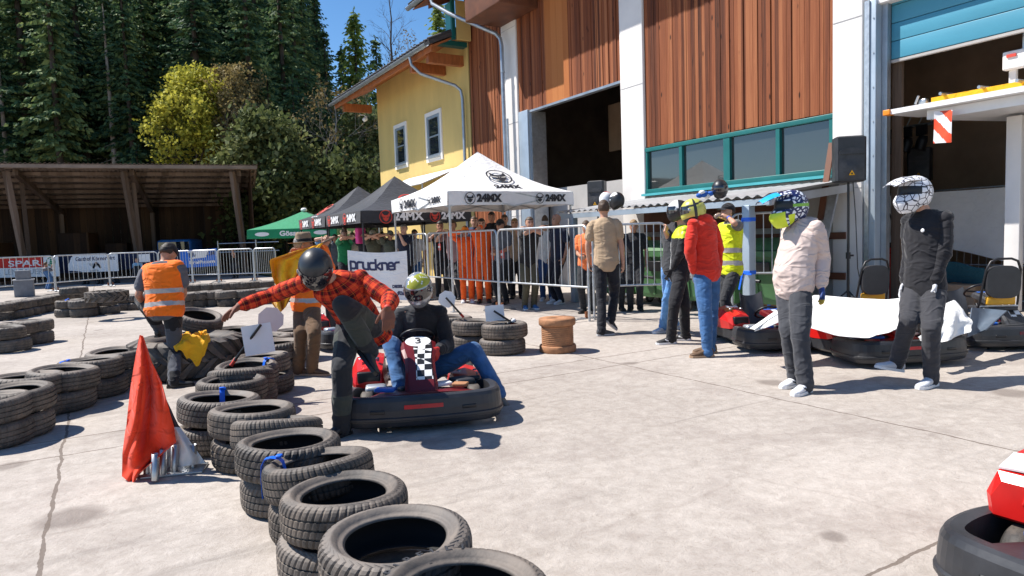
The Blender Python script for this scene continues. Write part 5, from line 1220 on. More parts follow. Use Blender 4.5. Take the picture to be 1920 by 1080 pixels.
# ------------------------------------------------------------------ lorry in the right gateway
lo = thing('lorry', 'white lorry standing inside the right gateway with its side flap raised', 'lorry', (12.3, 3.6, 0))
a = onx(1677, 208, 10.95); c = onx(1925, 166, 10.95); zt = a.z
b = MB(); L = 3.0; yv = a.y
b.prism([V((10.75, yv, zt)), V((11.55, yv - .05, zt + .0)), V((12.6, yv - .6, zt + .04)), V((12.6, yv - 3, zt + .04)), V((10.75, yv - 3, zt))], (0, 0, -.075))
b.prism([V((10.95, yv - .5, zt - .08)), V((12.5, yv - .9, zt - .08)), V((12.5, yv - 3, zt - .08)), V((10.95, yv - 3, zt - .08))], (0, 0, -.14)); b.build('side_flap', MT['white_paint'], lo)
b = MB(); b.box((10.79, yv - .0, zt - .04), (.14, .11, .085), bev=.01); b.build('marker_lamp', MT['orange_plastic'], lo)
b = MB(); f0 = onx(1751, 209, 10.8); f1 = onx(1787, 206, 10.8); fb = onx(1768, 268, 10.8); hgt = f0.z - onx(1755, 268, 10.8).z
def wf_(u, v): return f0.lerp(f1, u) - V((0, 0, hgt * v)) + V((.02 * sin(u * 4 + v * 2), 0, 0)) + V((0, .012 * v, 0))
b.slab(wf_, 20, 30, .004, mf=lambda i, j: 0 if ((i / 20 * .55 + (1 - j / 30) * 1.0 + .28) % .72) > .36 else 1); b.build('warning_flag', [MT['ink_white'], M('signal_red', (.80, .075, .02), .5)], lo)
for y in (4.93, 4.0):
    b = MB(); b.box((11.75, y, 1.55), (.14, .20, 2.9), bev=.01); b.build('stanchion', MT['white_wall'], lo)
b = MB(); b.box((12.6, 3.55, 1.7), (1.6, 2.4, 2.6), bev=.03); b.box((12.6, 3.55, .6), (1.5, 2.3, .4), 1); b.build('body', [MT['gray_wall'], MT['black_paint']], lo)
for x in (11.75,): b = MB(); b.lathe([(.1, -.12), (.42, -.12), (.46, -.05), (.46, .05), (.42, .12), (.1, .12)], 24, 0, (x + .1, 3.4, .46), Matrix.Rotation(R(90), 3, 'Y')); b.build('wheel', MT['rubber'], lo)
bx = onx(1905, 112, 11.4); b = MB(); b.box((11.4, bx.y - .35, bx.z), (.12, 1.0, .26), bev=.02); b.box((11.33, bx.y + .03, bx.z + .06), (.02, .12, .04), 1); b.box((11.45, bx.y + .05, bx.z - .28), (.06, .09, .36)); b.box((11.5, bx.y - .1, bx.z + .35), (.07, .1, .6), 2); b.build('light_bar', [MT['white_wall'], MT['ink_red'], MT['galv']], lo)
ld = thing('ladder', 'yellow and silver ladder lying on the raised white flap of the lorry', 'ladder', (11.2, 5.2, zt))
b = MB(); b.beam((10.95, 5.72, zt + .05), (11.15, 4.35, zt + .09), .05, .09); b.beam((11.45, 5.7, zt + .05), (11.6, 4.3, zt + .09), .05, .09); b.build('rail', MT['yellow_flag'], ld)
for y, x0 in ((5.55, 10.85), (5.05, 10.9), (4.6, 10.95)): b = MB(); b.cyl((x0, y, zt + .12), (x0 + .85, y - .05, zt + .13), .024, n=10); b.build('rung', MT['chrome'], ld)
b = MB(); b.box((10.98, 5.86, zt + .06), (.09, .12, .10), bev=.02); b.cyl((10.92, 5.95, zt + .04), (10.92, 5.9, zt + .16), .02, n=8); b.build('bracket', MT['chrome'], ld)
# lamps, truss, fence and things inside the gateway
tz = onx(1700, 262, 14).z; t = thing('lighting_truss', 'thin dark truss with stage lights hanging inside the right gateway', 'truss', (14, 7, 0))
b = MB(); b.cyl((14, 7.9, tz + .25), (14, 5.0, tz + .25), .03, n=8); b.cyl((14, 7.9, tz + .5), (14, 5.0, tz + .5), .025, n=8)
for k in range(12): b.cyl((14, 7.8 - k * .23, tz + .25), (14, 7.68 - k * .23, tz + .5), .012, n=5)
b.build('bar', MT['zinc'], t)
for k, px in enumerate((1668, 1700, 1728)):
    q = onx(px, 268, 13.95); b = MB(); b.lathe([(0, .14), (.07, .14), (.1, .05), (.1, -.1), (.12, -.14), (0, -.12)], 14, c=(13.95, q.y, tz - .1), rot=Matrix.Rotation(R(18), 3, 'X')); b.box((13.95, q.y, tz + .14), (.05, .2, .2)); b.build('stage_light', MT['black_paint'], t)
q = onx(1725, 312, 14.2); speaker((14.2, q.y, q.z - .3), R(-70), 'dark loudspeaker inside the right gateway behind the white helmet', .95)
t = thing('speaker_stand', 'stand of the loudspeaker inside the right gateway', 'stand', (14.2, q.y, 0)); MB().cyl((14.2, q.y, 0), (14.2, q.y, q.z - .3), .02, n=8).build('pole', MT['black_paint'], t)
for k in range(3): a = R(20 + 120 * k); b = MB(); b.tube([V((14.2, q.y, .5)), V((14.2 + cos(a) * .5, q.y + sin(a) * .5, .01))], .014, 8); b.build('leg', MT['black_paint'], t)
t = thing('site_fence', 'wire site fence hung with whitish cloth inside the right gateway', 'fence', (13.2, 6.5, 0))
b = MB()
for y in np.arange(5.35, 8.0, .12): b.cyl((13.2, y, .1), (13.2, y, 2.05), .004, n=4)
for z in (.1, .7, 1.4, 2.05): b.cyl((13.2, 5.35, z), (13.2, 8, z), .016, n=6)
for y in (5.35, 5.5, 8.0): b.cyl((13.2, y, .02), (13.2, y, 2.05), .02, n=8)
b.build('mesh_panel', MT['galv'], t)
b = MB(); b.slab(lambda u, v: V((13.15 + .03 * sin(u * 14) + .02 * noise.noise(V((u * 6, v * 4, 0))), 7.9 - 2.95 * u, 2.02 - (1.15 - .15 * sin(u * 5)) * v)), 40, 10, .004); b.build('cloth', MT['white_cloth'], t)
b = MB(); q = onx(1690, 560, 12.3); q.z = 0; b.box(q + V((0, 0, .55)), (.5, .42, 1.0), 0, None, .04); b.box(q + V((-.1, 0, 1.08)), (.25, .3, .12), 1, None, .03); b.tube([q + V((-.28, .15, 1.0)), q + V((-.34, .1, 1.1)), q + V((-.34, -.1, 1.1)), q + V((-.28, -.15, 1.0))], .016, 8, 1)
for s in (-1, 1): b.lathe([(.02, -.03), (.12, -.03), (.12, .03), (.02, .03)], 14, 1, q + V((-.1, s * .24, .12)), Matrix.Rotation(R(90), 3, 'X'))
tag(b.build('pressure_washer', [MT['kart_red'], MT['black_paint']]), 'red machine on wheels just inside the right gateway', 'machine')
b = MB(); b.tube([onx(1668, 400, 12.2), onx(1675, 425, 12.2), onx(1690, 432, 12.2), onx(1697, 400, 12.2)], .012, 6); b.tube([onx(1672, 360, 12.25), onx(1671, 440, 12.25), onx(1676, 470, 12.25)], .008, 6); tag(b.build('hose', MT['black_paint']), 'black hose looped beside the door post in the gateway', 'hose')
q = onx(1800, 516, 12.6); b = MB(); b.slab(lambda u, v: q + V((.15 * v, (.5 - u) * .75, .18 - .36 * v + .05 * sin(u * 5))), 10, 6, .02); b.box(q + V((.1, .0, -.5)), (.5, .6, .7), 1, None, .02); tag(b.build('covered_crate', [fabric('teal_tarp', (.02, .10, .14)), MT['dark_wall']]), 'crate under a dark teal tarp inside the gateway', 'crate')
# folding chairs
def chair(px, py, dpt, rz, label):
    p = dep(px, py, dpt); t = thing('folding_chair', label, 'chair', (p.x, p.y, 0), rz, 'black folding chairs'); w2 = .21
    for s in (-1, 1):
        b = MB(); b.tube([(s * (w2 + .04), .16, .0), (s * w2, -.02, .52), (s * w2 * .9, -.10, .9), (s * w2 * .7, -.115, 1.0), (s * w2 * .35, -.12, 1.03), (0, -.12, 1.03)], .014, 8); b.build('frame', MT['black_paint'], t, world=False)
        b = MB(); b.tube([(s * (w2 + .03), -.26, 0), (s * w2 * .98, .0, .42), (s * w2 * .95, .06, .5)], .014, 8); b.build('leg', MT['black_paint'], t, world=False)
    b = MB(); b.tube([(-w2, -.02, .47), (w2, -.02, .47)], .012, 8); b.build('crossbar', MT['galv'], t, world=False)
    b = MB(); b.box((0, -.05, .54), (.32, .05, .10), bev=.02); b.build('seat_edge', M('chair_yellow', (.75, .38, .02), .5), t, world=False)
    b = MB(); b.loft([[V((.185 * sx, -.09 + yy, .76 + .19 * sz)) for sx, sz in [(abs(cos(a)) ** .6 * (1 if cos(a) > 0 else -1), abs(sin(a)) ** .6 * (1 if sin(a) > 0 else -1)) for a in np.linspace(0, 6.283, 25)[:-1]]] for yy in (-.03, .03)], sm=False); b.build('backrest', MT['plastic_black'], t, world=False)
    b = MB(); b.box((0, .1, .44), (.38, .34, .04), bev=.015); b.build('seat', MT['plastic_black'], t, world=False)
    return t
chair(1632, 530, 8.9, R(-24), 'folding chair with yellow seat edge in front of the steel door frame')
chair(1871, 530, 8.0, R(-36), 'folding chair with yellow seat edge at the right picture edge behind the kart seat')
# ------------------------------------------------------------------ go-karts (front towards local -Y)
def checker_mat():
    mt, nt, b = newmat('checker_print'); tc = node(nt, 'TexCoord'); mp = node(nt, 'Mapping', inp={'Rotation': (R(38), 0, R(12))}); c = node(nt, 'TexChecker', inp={'Scale': 15.0, 'Color1': (.75, .75, .75, 1), 'Color2': (.012, .012, .014, 1)})
    nt.links.new(tc.outputs['Object'], mp.inputs[0]); nt.links.new(mp.outputs[0], c.inputs[0]); nt.links.new(c.outputs[0], b.inputs['Base Color']); b.inputs['Roughness'].default_value = .35; return mt
MT['checker'] = checker_mat()
MT['blue_print'] = M('blue_print', (.02, .12, .5), .4)
MT['kart_orange'] = M('orange_red_plastic', (.75, .09, .02), .35)
def kart(loc, rz, label, num=None, fairing='kart_dark_red', pod='kart_red', seat=True, script=True, stripe=False, wheel_turn=0, low=1.0):
    t = thing('go_kart', label, 'go-kart', loc, rz, 'rental go-karts')
    def sweep(path, sec):
        rings = []
        for i, p in enumerate(path):
            p = V((p[0], p[1], 0)); a = V((*path[max(i - 1, 0)][:2], 0)); c = V((*path[min(i + 1, len(path) - 1)][:2], 0)); d = nrm(c - a); o = V((d.y, -d.x, 0)); s = path[i][2] if len(path[i]) > 2 else 1
            rings.append([p + o * x + V((0, 0, .06 + (z - .06) * s)) for x, z in sec])
        return rings
    sec = [(-.03, .055), (.03, .05), (.058, .066), (.07, .10), (.068, .19), (.058, .262), (.044, .288), (.02, .298), (-.035, .292), (-.035, .2)]
    path = [(-.58, -.36, .85), (-.63, -.46, .95), (-.655, -.62), (-.658, -.78), (-.625, -.89), (-.52, -.945), (-.28, -.975), (0, -.985), (.28, -.975), (.52, -.945), (.625, -.89), (.658, -.78), (.655, -.62), (.63, -.46, .95), (.58, -.36, .85)]
    fine = []
    for i in range(len(path) - 1):
        P = [path[max(i - 1, 0)], path[i], path[i + 1], path[min(i + 2, len(path) - 1)]]; P = [(q[0], q[1], q[2] if len(q) > 2 else 1) for q in P]
        for k in range(4):
            f_ = k / 4; fine.append(tuple(.5 * (2 * P[1][c] + (P[2][c] - P[0][c]) * f_ + (2 * P[0][c] - 5 * P[1][c] + 4 * P[2][c] - P[3][c]) * f_ ** 2 + (3 * P[1][c] - P[0][c] - 3 * P[2][c] + P[3][c]) * f_ ** 3) for c in range(3)))
    fine.append((*path[-1][:2], .85))
    b = MB(); b.loft(sweep(fine, sec), sm=False); fb = b.build('front_bumper', MT['plastic_black'], t, world=False)
    b = MB(); b.loft([[V((x, -1.064 + abs(x) * .10, z)) for z in (.195, .225, .225, .195)] if False else [V((x, -1.057 + .06 * x * x, .20)), V((x, -1.052 + .06 * x * x, .232)), V((x, -1.03, .232)), V((x, -1.03, .20))] for x in np.linspace(-.17, .17, 9)], sm=False); b.build('stripe', MT['kart_red' if pod == 'kart_red' else pod], fb, world=False)
    trim = [(.064, .105), (.083, .115), (.083, .132), (.064, .142)]
    b = MB(); b.loft(sweep([q[:2] for q in fine], trim), sm=False); b.build('bumper_ridge', MT['plastic_black'], fb, world=False)
    for x in (-.40, .40):
        b = MB(); b.box((x, -1.026, .185), (.13, .022, .035), 0, Matrix.Rotation(.10 if x > 0 else -.10, 3, 'Z'), .015); b.build('slot', MT['black_paint'], fb, world=False)
    if True:
        b = MB()
        for x in (-.42, -.36, .36, .42): b.cyl((x, -.99, .12), (x, -.998 + .02, .12), .012, n=8)
        b.build('bolt', MT['galv'], fb, world=False)
    b = MB(); b.slab(lambda u, v: V(((u - .5) * .92, -.92 + 1.0 * v, .075 + .02 * (1 - v) ** 3)), 6, 6, .012); b.build('floor_tray', MT['plastic_grey'], t, world=False)
    b = MB(); b.slab(lambda u, v: V(((u - .5) * (1.0 - .25 * v), -.93 + .34 * v, .275 - .03 * v + .02 * sin(pi * u))), 12, 5, .012); b.build('nose_deck', MT[fairing], t, world=False)
    b = MB()
    for s in (-1, 1):
        b.tube([(s * .30, -.85, .11), (s * .36, -.3, .11), (s * .36, .4, .11), (s * .30, .88, .11)], .016, 8); b.tube([(s * .36, -.5, .11), (s * .5, -.56, .13)], .02, 8)
        b.tube([(s * .36, -.1, .12), (s * .62, -.12, .13)], .012, 6); b.tube([(s * .36, .38, .12), (s * .62, .36, .13)], .012, 6); b.tube([(s * .12, -.55, .11), (s * .10, -.78, .12), (s * .10, -.80, .24)], .011, 6); b.box((s * .13, -.79, .24), (.1, .02, .06))
    b.tube([(-.36, -.1, .11), (.36, -.1, .11)], .015, 8); b.tube([(-.62, .56, .14), (.62, .56, .14)], .018, 8); b.build('chassis', MT['plastic_grey'], t, world=False)
    for s in (-1, 1):
        b = MB(); rings = []
        for y, w_, h_ in ((-.36, .10, .10), (-.30, .19, .17), (-.05, .23, .20), (.25, .23, .20), (.36, .19, .17), (.40, .11, .10)):
            x0 = .42; rings.append([V((s * x, y, z)) for x, z in ((x0, .07), (x0 + w_ * .8, .06), (x0 + w_, .09), (x0 + w_, .07 + h_ * .75), (x0 + w_ * .8, .07 + h_), (x0 + .02, .07 + h_ * .9))])
        b.loft(rings, sm=False); b.build('side_pod', MT['plastic_black'], t, world=False)
    # front wheels and rear wheels
    for s in (-1, 1):
        for y, r_, w_, x in ((-.56, .13, .12, .50), (.56, .14, .19, .53)):
            rot = Matrix.Rotation(R(90), 3, 'Y'); 
            if y < 0: rot = Matrix.Rotation(wheel_turn, 3, 'Z') @ rot
            b = MB(); b.lathe([(r_ * .5, -w_ * .45), (r_ * .85, -w_ * .5), (r_, -w_ * .36), (r_, w_ * .36), (r_ * .85, w_ * .5), (r_ * .5, w_ * .45)], 28, 0, (s * x, y, r_), rot); wh = b.build('wheel', MT['rubber'], t, world=False)
            b = MB(); b.lathe([(0, w_ * .2), (r_ * .3, w_ * .24), (r_ * .5, w_ * .42), (r_ * .5, -w_ * .42), (r_ * .3, -w_ * .24), (0, -w_ * .2)], 20, 0, (s * x, y, r_), rot); b.build('rim', MT['chrome'], wh, world=False)
    # engine covers beside the seat
    for s in (-1, 1):
        b = MB(); rings = []; lo_ = 1 if s < 0 else .45
        for y, z0, z1, x0, x1 in ((-.30, .24, .30, .34, .60), (-.24, .22, .40, .33, .64), (.05, .2, .47, .31, .66), (.28, .2, .47, .31, .64), (.40, .22, .36, .34, .60)):
            z0, z1 = z0 * (1 if s < 0 else .7), (z0 * .7 + (z1 - z0 * .7) * lo_) if s > 0 else z1
            rings.append([V((s * x, y, z)) for x, z in ((x0, z0), (x1, z0), (x1 + .02, (z0 + z1) * .5), (x1 - .04, z1 - .02), ((x0 + x1) / 2, z1 + .012), (x0 + .03, z1 - .02))])
        b.loft(rings, sm=False); ec = b.build('engine_cover', MT[pod], t, world=False)
        if s < 0 and script:
            b = MB(); put_text(b, 'Sodi', (-.51, -.02, .492), (1, .15, -.03), (.0, 1, .12), .13, width=.2, shear=.35, bold=.004); b.build('lettering', MT['ink_white'], ec, world=False)
        b = MB(); b.box((s * .49, -.27, .33 if s < 0 else .23), (.22, .06, .10), bev=.015); b.box((s * .49, -.33, .18), (.26, .12, .07), bev=.02); b.build('grille', MT['black_paint'], ec, world=False)
        for q in (-.08, .08): b = MB(); b.lathe([(0, .012), (.02, .01), (.022, 0)], 12, c=(s * (.49 + q), -.10, .468 if s < 0 else .30)); b.build('bolt', MT['chrome'], ec, world=False)
    for c_, d_, rz_, bv, m_ in (((.40, -.42, .27), (.2, .2, .06), .4, .02, 'plastic_grey'), ((-.42, -.46, .26), (.2, .16, .07), 0, .03, 'zinc'), ((.2, -.62, .30), (.16, .12, .03), .3, .01, 'white_paint'), ((-.33, -.72, .30), (.18, .1, .03), -.3, .01, 'blue_print'), ((-.16, -.66, .285), (.1, .08, .04), .5, .015, 'plastic_grey'), ((.36, -.70, .30), (.14, .10, .03), -.4, .01, 'spool_wood')):
        b = MB(); b.box(c_, d_, 0, Matrix.Rotation(rz_, 3, 'Z'), bv); b.build('fitting', MT[m_], t, world=False)
    # steering fairing
    prof = [(-.80, .27, .13), (-.76, .34, .135), (-.66, .46, .125), (-.52, .58, .125), (-.38, .66, .15), (-.24, .71, .155), (-.16, .715, .13)]
    low *= .78; prof = [(y, .27 + (z - .27) * low, w_ * 1.12) for y, z, w_ in prof]
    b = MB(); rings = []
    for y, z, w_ in prof: rings.append([V((-w_, y + .03, z - .05)), V((-w_, y, z - .005)), V((-w_ * .8, y - .008, z + .008)), V((w_ * .8, y - .008, z + .008)), V((w_, y, z - .005)), V((w_, y + .03, z - .05)), V((w_ * .7, y + .05, z - .06)), V((-w_ * .7, y + .05, z - .06))])
    b.loft(rings, sm=False); sf = b.build('steering_fairing', MT[fairing], t, world=False)
    b = MB()
    def ff(u, v):
        k = len(prof) - 1; q = min(v * k, k - 1e-6); i = int(q); f_ = q - i; y, z, w_ = [prof[i][j] * (1 - f_) + prof[i + 1][j] * f_ for j in range(3)]
        return V(((u - .5) * 1.5 * w_, y - .016, z + .014))
    b.grid(ff, 10, 18, 0, True, mf=lambda i, j: (3 if j >= 15 else 0 if j >= 4 and i >= 3 else 4) if not stripe else 4); b.build('sticker', [MT['checker'], MT['white_paint'], MT['ink'], MT['blue_print'], MT[fairing]], sf, world=False)
    if num:
        b = MB(); c = V((0.0, -.27, .625)); ux = V((1, 0, 0)); uy = nrm(V((0, .30, .10))); n = ux.cross(uy); k = 24
        b.add([c + ux * .125 * cos(6.283 * i / k) + uy * .10 * sin(6.283 * i / k) + n * .004 for i in range(k)], [list(range(k))]); b.build('number_disc', MT['white_paint'], sf, world=False)
        b = MB(); put_text(b, num, c + n * .008, ux, uy, .15); b.build('number', MT['ink'], sf, world=False)
    if stripe:
        b = MB(); rings = []
        for y, z0, z1, x0, x1 in ((-.60, .29, .44, .34, .61), (-.57, .27, .475, .32, .64), (-.36, .26, .51, .31, .655), (-.02, .26, .52, .31, .655)):
            rings.append([V((-x, y, z)) for x, z in ((x0, z0), (x1, z0), (x1 + .015, (z0 + z1) * .5), (x1 - .03, z1), (x0 + .03, z1))])
        b.loft(rings, sm=False); b.box((-.47, -.595, .40), (.03, .03, .09), 0, Matrix.Rotation(.3, 3, 'Y'), .008); b.build('side_fairing', MT[pod], t, world=False)
        b = MB(); b.slab(lambda u, v: V((-.33 - .28 * u, -.56 + .14 * v, .485 + .035 * v + .006 * sin(pi * u))), 8, 3, .01); wl = b.build('white_strip', MT['white_paint'], t, world=False)
        b = MB(); b.slab(lambda u, v: V((-.44 - .05 * u - .02 * v, -.575 + .17 * v, .494 + .036 * v)), 3, 3, .008); b.build('tape', MT['orange_plastic'], wl, world=False)
    b = MB(); rot = Matrix.Rotation(R(-38), 3, 'X'); pts = []; wz = .635 if low > .7 else .40
    for i in range(33): a = 6.2832 * i / 32; pts.append(V((0, -.06, wz)) + rot @ V((.165 * cos(a), .14 * sin(a), 0)))
    b.tube(pts, .014, 8, cap=False); b.tube([V((0, -.06, wz)) + rot @ V((-.16, 0, 0)), V((0, -.06, wz - .015)), V((0, -.06, wz)) + rot @ V((.16, 0, 0))], .012, 6); b.tube([(0, -.07, wz - .015), (0, -.5, .2)], .012, 6); b.build('steering_wheel', MT['black_paint'], t, world=False)
    if seat:
        b = MB()
        def sf_(u, v):
            x = (u - .5) * .40 * (1 - .12 * v); k = abs(u - .5) * 2
            if v < .4: y = .0 + .36 * v / .4; z = .12 - .02 * sin(pi * v / .4)
            else: q = (v - .4) / .6; y = .36 + .16 * q ** 1.3; z = .12 + .46 * q
            return V((x, y - .10 * k ** 3 * max(0, v - .35), z + .13 * k ** 3 * (1 - v * .5)))
        b.slab(sf_, 14, 20, .012); b.build('seat', MT['plastic_black'], t, world=False)
    b = MB(); b.tube([(-.62, .66, .15), (-.60, .86, .17), (-.4, .93, .18), (.4, .93, .18), (.60, .86, .17), (.62, .66, .15)], .04, 10); b.tube([(-.45, .9, .18), (-.42, .86, .32), (.42, .86, .32), (.45, .9, .18)], .014, 8); b.build('rear_bumper', MT['plastic_black'], t, world=False)
    t.scale = (.88, .93, .96); return t
KR = R(-21)
k1 = kart((2.065 + .9 * .358, 4.858 + .9 * .934, 0), KR, 'red and black go-kart number 3 with a checkered front panel and a seated driver', '3')
g6 = gp(690, 655); kart((g6.x, g6.y + .98, 0), R(3), 'red go-kart waiting behind the man in plaid', pod='kart_red', fairing='kart_red')
def kat(px, py, rz): g = gp(px, py); return (g.x + .98 * -sin(rz), g.y + .98 * cos(rz), 0)
kart(kat(1505, 662, R(-26)), R(-26), 'go-kart under a big white sheet behind the man in the pale hoodie', fairing='kart_dark_red', low=.5)
kart(kat(1727, 690, R(-25)), R(-25), 'go-kart with red nose behind the man in the black sweater', fairing='kart_red', pod='kart_red', low=.5)
kart((9.35, 4.35, 0), R(-30), 'go-kart at the right picture edge with its tall grey seat showing', fairing='plastic_grey', pod='kart_dark_red')
kart((3.62, .80, 0), R(-90), 'go-kart in the lower right corner with red panel, white stripe and orange tape', fairing='plastic_black', script=False, stripe=True)
def px_sheet(top, bot, label, seed, mat='white_cloth', bulge=.12, nu=36, nv=16, th=.004):
    def lerp(pl, u):
        k = len(pl) - 1; q = min(u * k, k - 1e-6); i = int(q); f_ = q - i; return [pl[i][j] * (1 - f_) + pl[i + 1][j] * f_ for j in range(3)]
    def fn(u, v):
        a = dep(*lerp(top, u)); c = dep(*lerp(bot, u)); p = a.lerp(c, v)
        return p + V((0, 0, 1)) * (bulge * sin(pi * v) * .4 * sin(pi * min(1, u * 1.2 + .1))) - AWAY * (bulge * sin(pi * v)) + AWAY * (.06 * noise.noise(V((u * 5 + seed, v * 2.5, seed))) + .010 * (.5 - abs(noise.noise(V((u * 9 + v * 3, v * 3, seed + 3)))) * 2)) * (1 + v)
    b = MB(); b.slab(fn, nu, nv, th); return tag(b.build('dust_sheet', MT[mat]), label, 'sheet', 'white sheets over the parked karts')
px_sheet([(1406, 616, 7.3), (1450, 585, 7.55), (1500, 562, 7.9), (1530, 553, 8.1), (1600, 559, 8.1), (1660, 562, 8.0), (1720, 556, 7.9), (1762, 553, 7.8)], [(1412, 620, 7.25), (1455, 603, 7.3), (1480, 604, 7.3), (1520, 615, 7.15), (1570, 630, 7.05), (1620, 632, 7.0), (1665, 622, 7.0), (1700, 606, 7.05)], 'big white sheet draped over the kart behind the man in the pale hoodie', 1)
px_sheet([(1738, 600, 7.0), (1760, 576, 7.2), (1790, 562, 7.4), (1806, 580, 7.4)], [(1722, 632, 6.75), (1735, 650, 6.7), (1765, 640, 6.75), (1818, 622, 7.0)], 'smaller white sheet hanging over the kart behind the black sweater', 5, bulge=.08, nu=20)
b = MB(); px_p = [(1815, 580), (1850, 574), (1886, 580), (1892, 590), (1868, 622), (1838, 640), (1822, 628)]
b.slab(lambda u, v: dep(1822 + 66 * u - 44 * v * (.3 + .7 * u) + 4 * v, 577 + 6 * u + 56 * v - 20 * v * u + 8 * sin(pi * v) * 0, 7.5 - .35 * v + .12 * sin(pi * u)), 14, 14, .012)
tag(b.build('seat_shell', M('grey_blue_plastic', (.10, .13, .17), .35)), 'loose grey plastic seat shell standing between the two karts at the right', 'seat shell')
# ------------------------------------------------------------------ people: one skinned body, clothes as its parts
def fuse(mb, voxel, smooth=3, fold=0.0, ff=9.0, seed=0, stretch=None):
    """join overlapping closed shapes into one continuous surface, soften it and add cloth folds"""
    me = mb.mesh('tmp'); ob = bpy.data.objects.new('tmp', me)
    md = ob.modifiers.new('r', 'REMESH'); md.mode = 'VOXEL'; md.voxel_size = voxel; md.use_smooth_shade = True
    if smooth: m2 = ob.modifiers.new('s', 'SMOOTH'); m2.factor = .5; m2.iterations = smooth
    me2 = baked(ob); bpy.data.meshes.remove(me)
    if fold:
        k = len(me2.vertices); co = np.empty(k * 3, np.float32); no = np.empty(k * 3, np.float32); me2.vertices.foreach_get('co', co); me2.vertex_normals.foreach_get('vector', no)
        co = co.reshape(-1, 3); no = no.reshape(-1, 3); q = co * [ff * .55, ff * .55, ff]; d = np.empty(k, np.float32); o1, o2 = V((seed, 0, 0)), V((seed, 7, 3))
        for i in range(k):
            p = V(q[i]); n2 = noise.noise(p + o2); d[i] = noise.noise(p * .6 + o1) * .9 + max(.42 - abs(n2) * 1.6, -.1) * 1.1
        co += no * (fold * d)[:, None]; me2.vertices.foreach_set('co', co.reshape(-1)); me2.update()
    for p in me2.polygons: p.use_smooth = True
    return me2
def limb(mb, pts, rs, n=12, m=0):
    """round limb through pts, with domed ends"""
    pts = [V(p) for p in pts]; d0 = nrm(pts[0] - pts[1]); d1 = nrm(pts[-1] - pts[-2])
    P = [pts[0] + d0 * rs[0] * .85, pts[0] + d0 * rs[0] * .5] + pts + [pts[-1] + d1 * rs[-1] * .5, pts[-1] + d1 * rs[-1] * .85]
    mb.tube(P, [rs[0] * .45, rs[0] * .85] + list(rs) + [rs[-1] * .85, rs[-1] * .45], n, m)
def seg(a, b, ts): return [V(a).lerp(V(b), t) for t in ts]
def bone2(a, c, l1, l2, hint, pref, hw=1.0):
    a = V(a); c = V(c); d = c - a; L = d.length
    if L > (l1 + l2) * .995: k = L / ((l1 + l2) * .995); l1 *= k; l2 *= k
    x = (l1 * l1 - l2 * l2 + L * L) / (2 * L); r = sqrt(max(l1 * l1 - x * x, 0)); e = nrm(d); u, v = frame(e); best = None
    for i in range(72):
        t = i / 72 * 2 * pi; q = a + e * x + (u * cos(t) + v * sin(t)) * r; s = 0
        if hint is not None:
            if isinstance(hint, tuple):
                c_ = MC.T @ np.array(q - CAM); pr = (960 + F * c_[0] / -c_[2], 540 - F * c_[1] / -c_[2]); s -= hw * sqrt((pr[0] - hint[0]) ** 2 + (pr[1] - hint[1]) ** 2) / F * -c_[2]
            else: s -= hw * (q - hint).length
        if pref is not None: s += (q - a - e * x).dot(pref) * (.04 if hint is not None else 1)
        if best is None or s > best[0]: best = (s, q)
    return best[1]
def hand(mb, w, d, pn, side, s=1.0, curl=.5, spread=.12, thick=1.0):
    """palm, four unequal bent fingers, thumb from the side of the palm. d = pointing direction, pn = palm normal (the way it closes)"""
    d = nrm(d); pn = nrm(V(pn) - d * V(pn).dot(d)); x = d.cross(pn) * side     # x: towards the thumb
    w = V(w); L = .088 * s
    rings = []
    for t, hw, ht in ((-.02, .024, .020), (.012, .030, .019), (.045, .038, .017), (.078, .041, .0145), (.092, .036, .010)):
        c = w + d * t * s; rings.append([c + x * hw * s * thick * cos(a) + pn * ht * s * thick * sin(a) for a in np.linspace(0, 2 * pi, 13)[:-1]])
    mb.loft(rings)
    for k, (off, ln) in enumerate(((.030, .072), (.0105, .080), (-.0095, .074), (-.029, .058))):
        p = w + d * (L - .004) * 1 + x * off * s; dd = nrm(d + x * (off * spread * 20)); pts = [p - d * .012 * s, p]; cu = curl * (1 + .12 * k)
        for j, fr in enumerate((.45, .31, .24)):
            ang = cu * (.55, .8, .6)[j]; dd = nrm(dd * cos(ang) + pn * sin(ang)); pn_ = None; p = p + dd * ln * fr * s; pts.append(p)
        limb(mb, pts, [.0098 * s * thick, .0098 * s * thick, .0090 * s * thick, .0083 * s * thick, .0066 * s * thick], 8)
    p = w + d * .022 * s + x * .026 * s; dd = nrm(d * .62 + x * .75 + pn * .28); pts = [p - dd * .015 * s, p]
    for j, ln in enumerate((.040, .032, .026)):
        dd = nrm(dd + d * .22 + pn * (.12 + curl * .35)); p = p + dd * ln * s; pts.append(p)
    limb(mb, pts, [.0135 * s * thick, .0135 * s * thick, .0112 * s * thick, .010 * s * thick, .0078 * s * thick], 8)
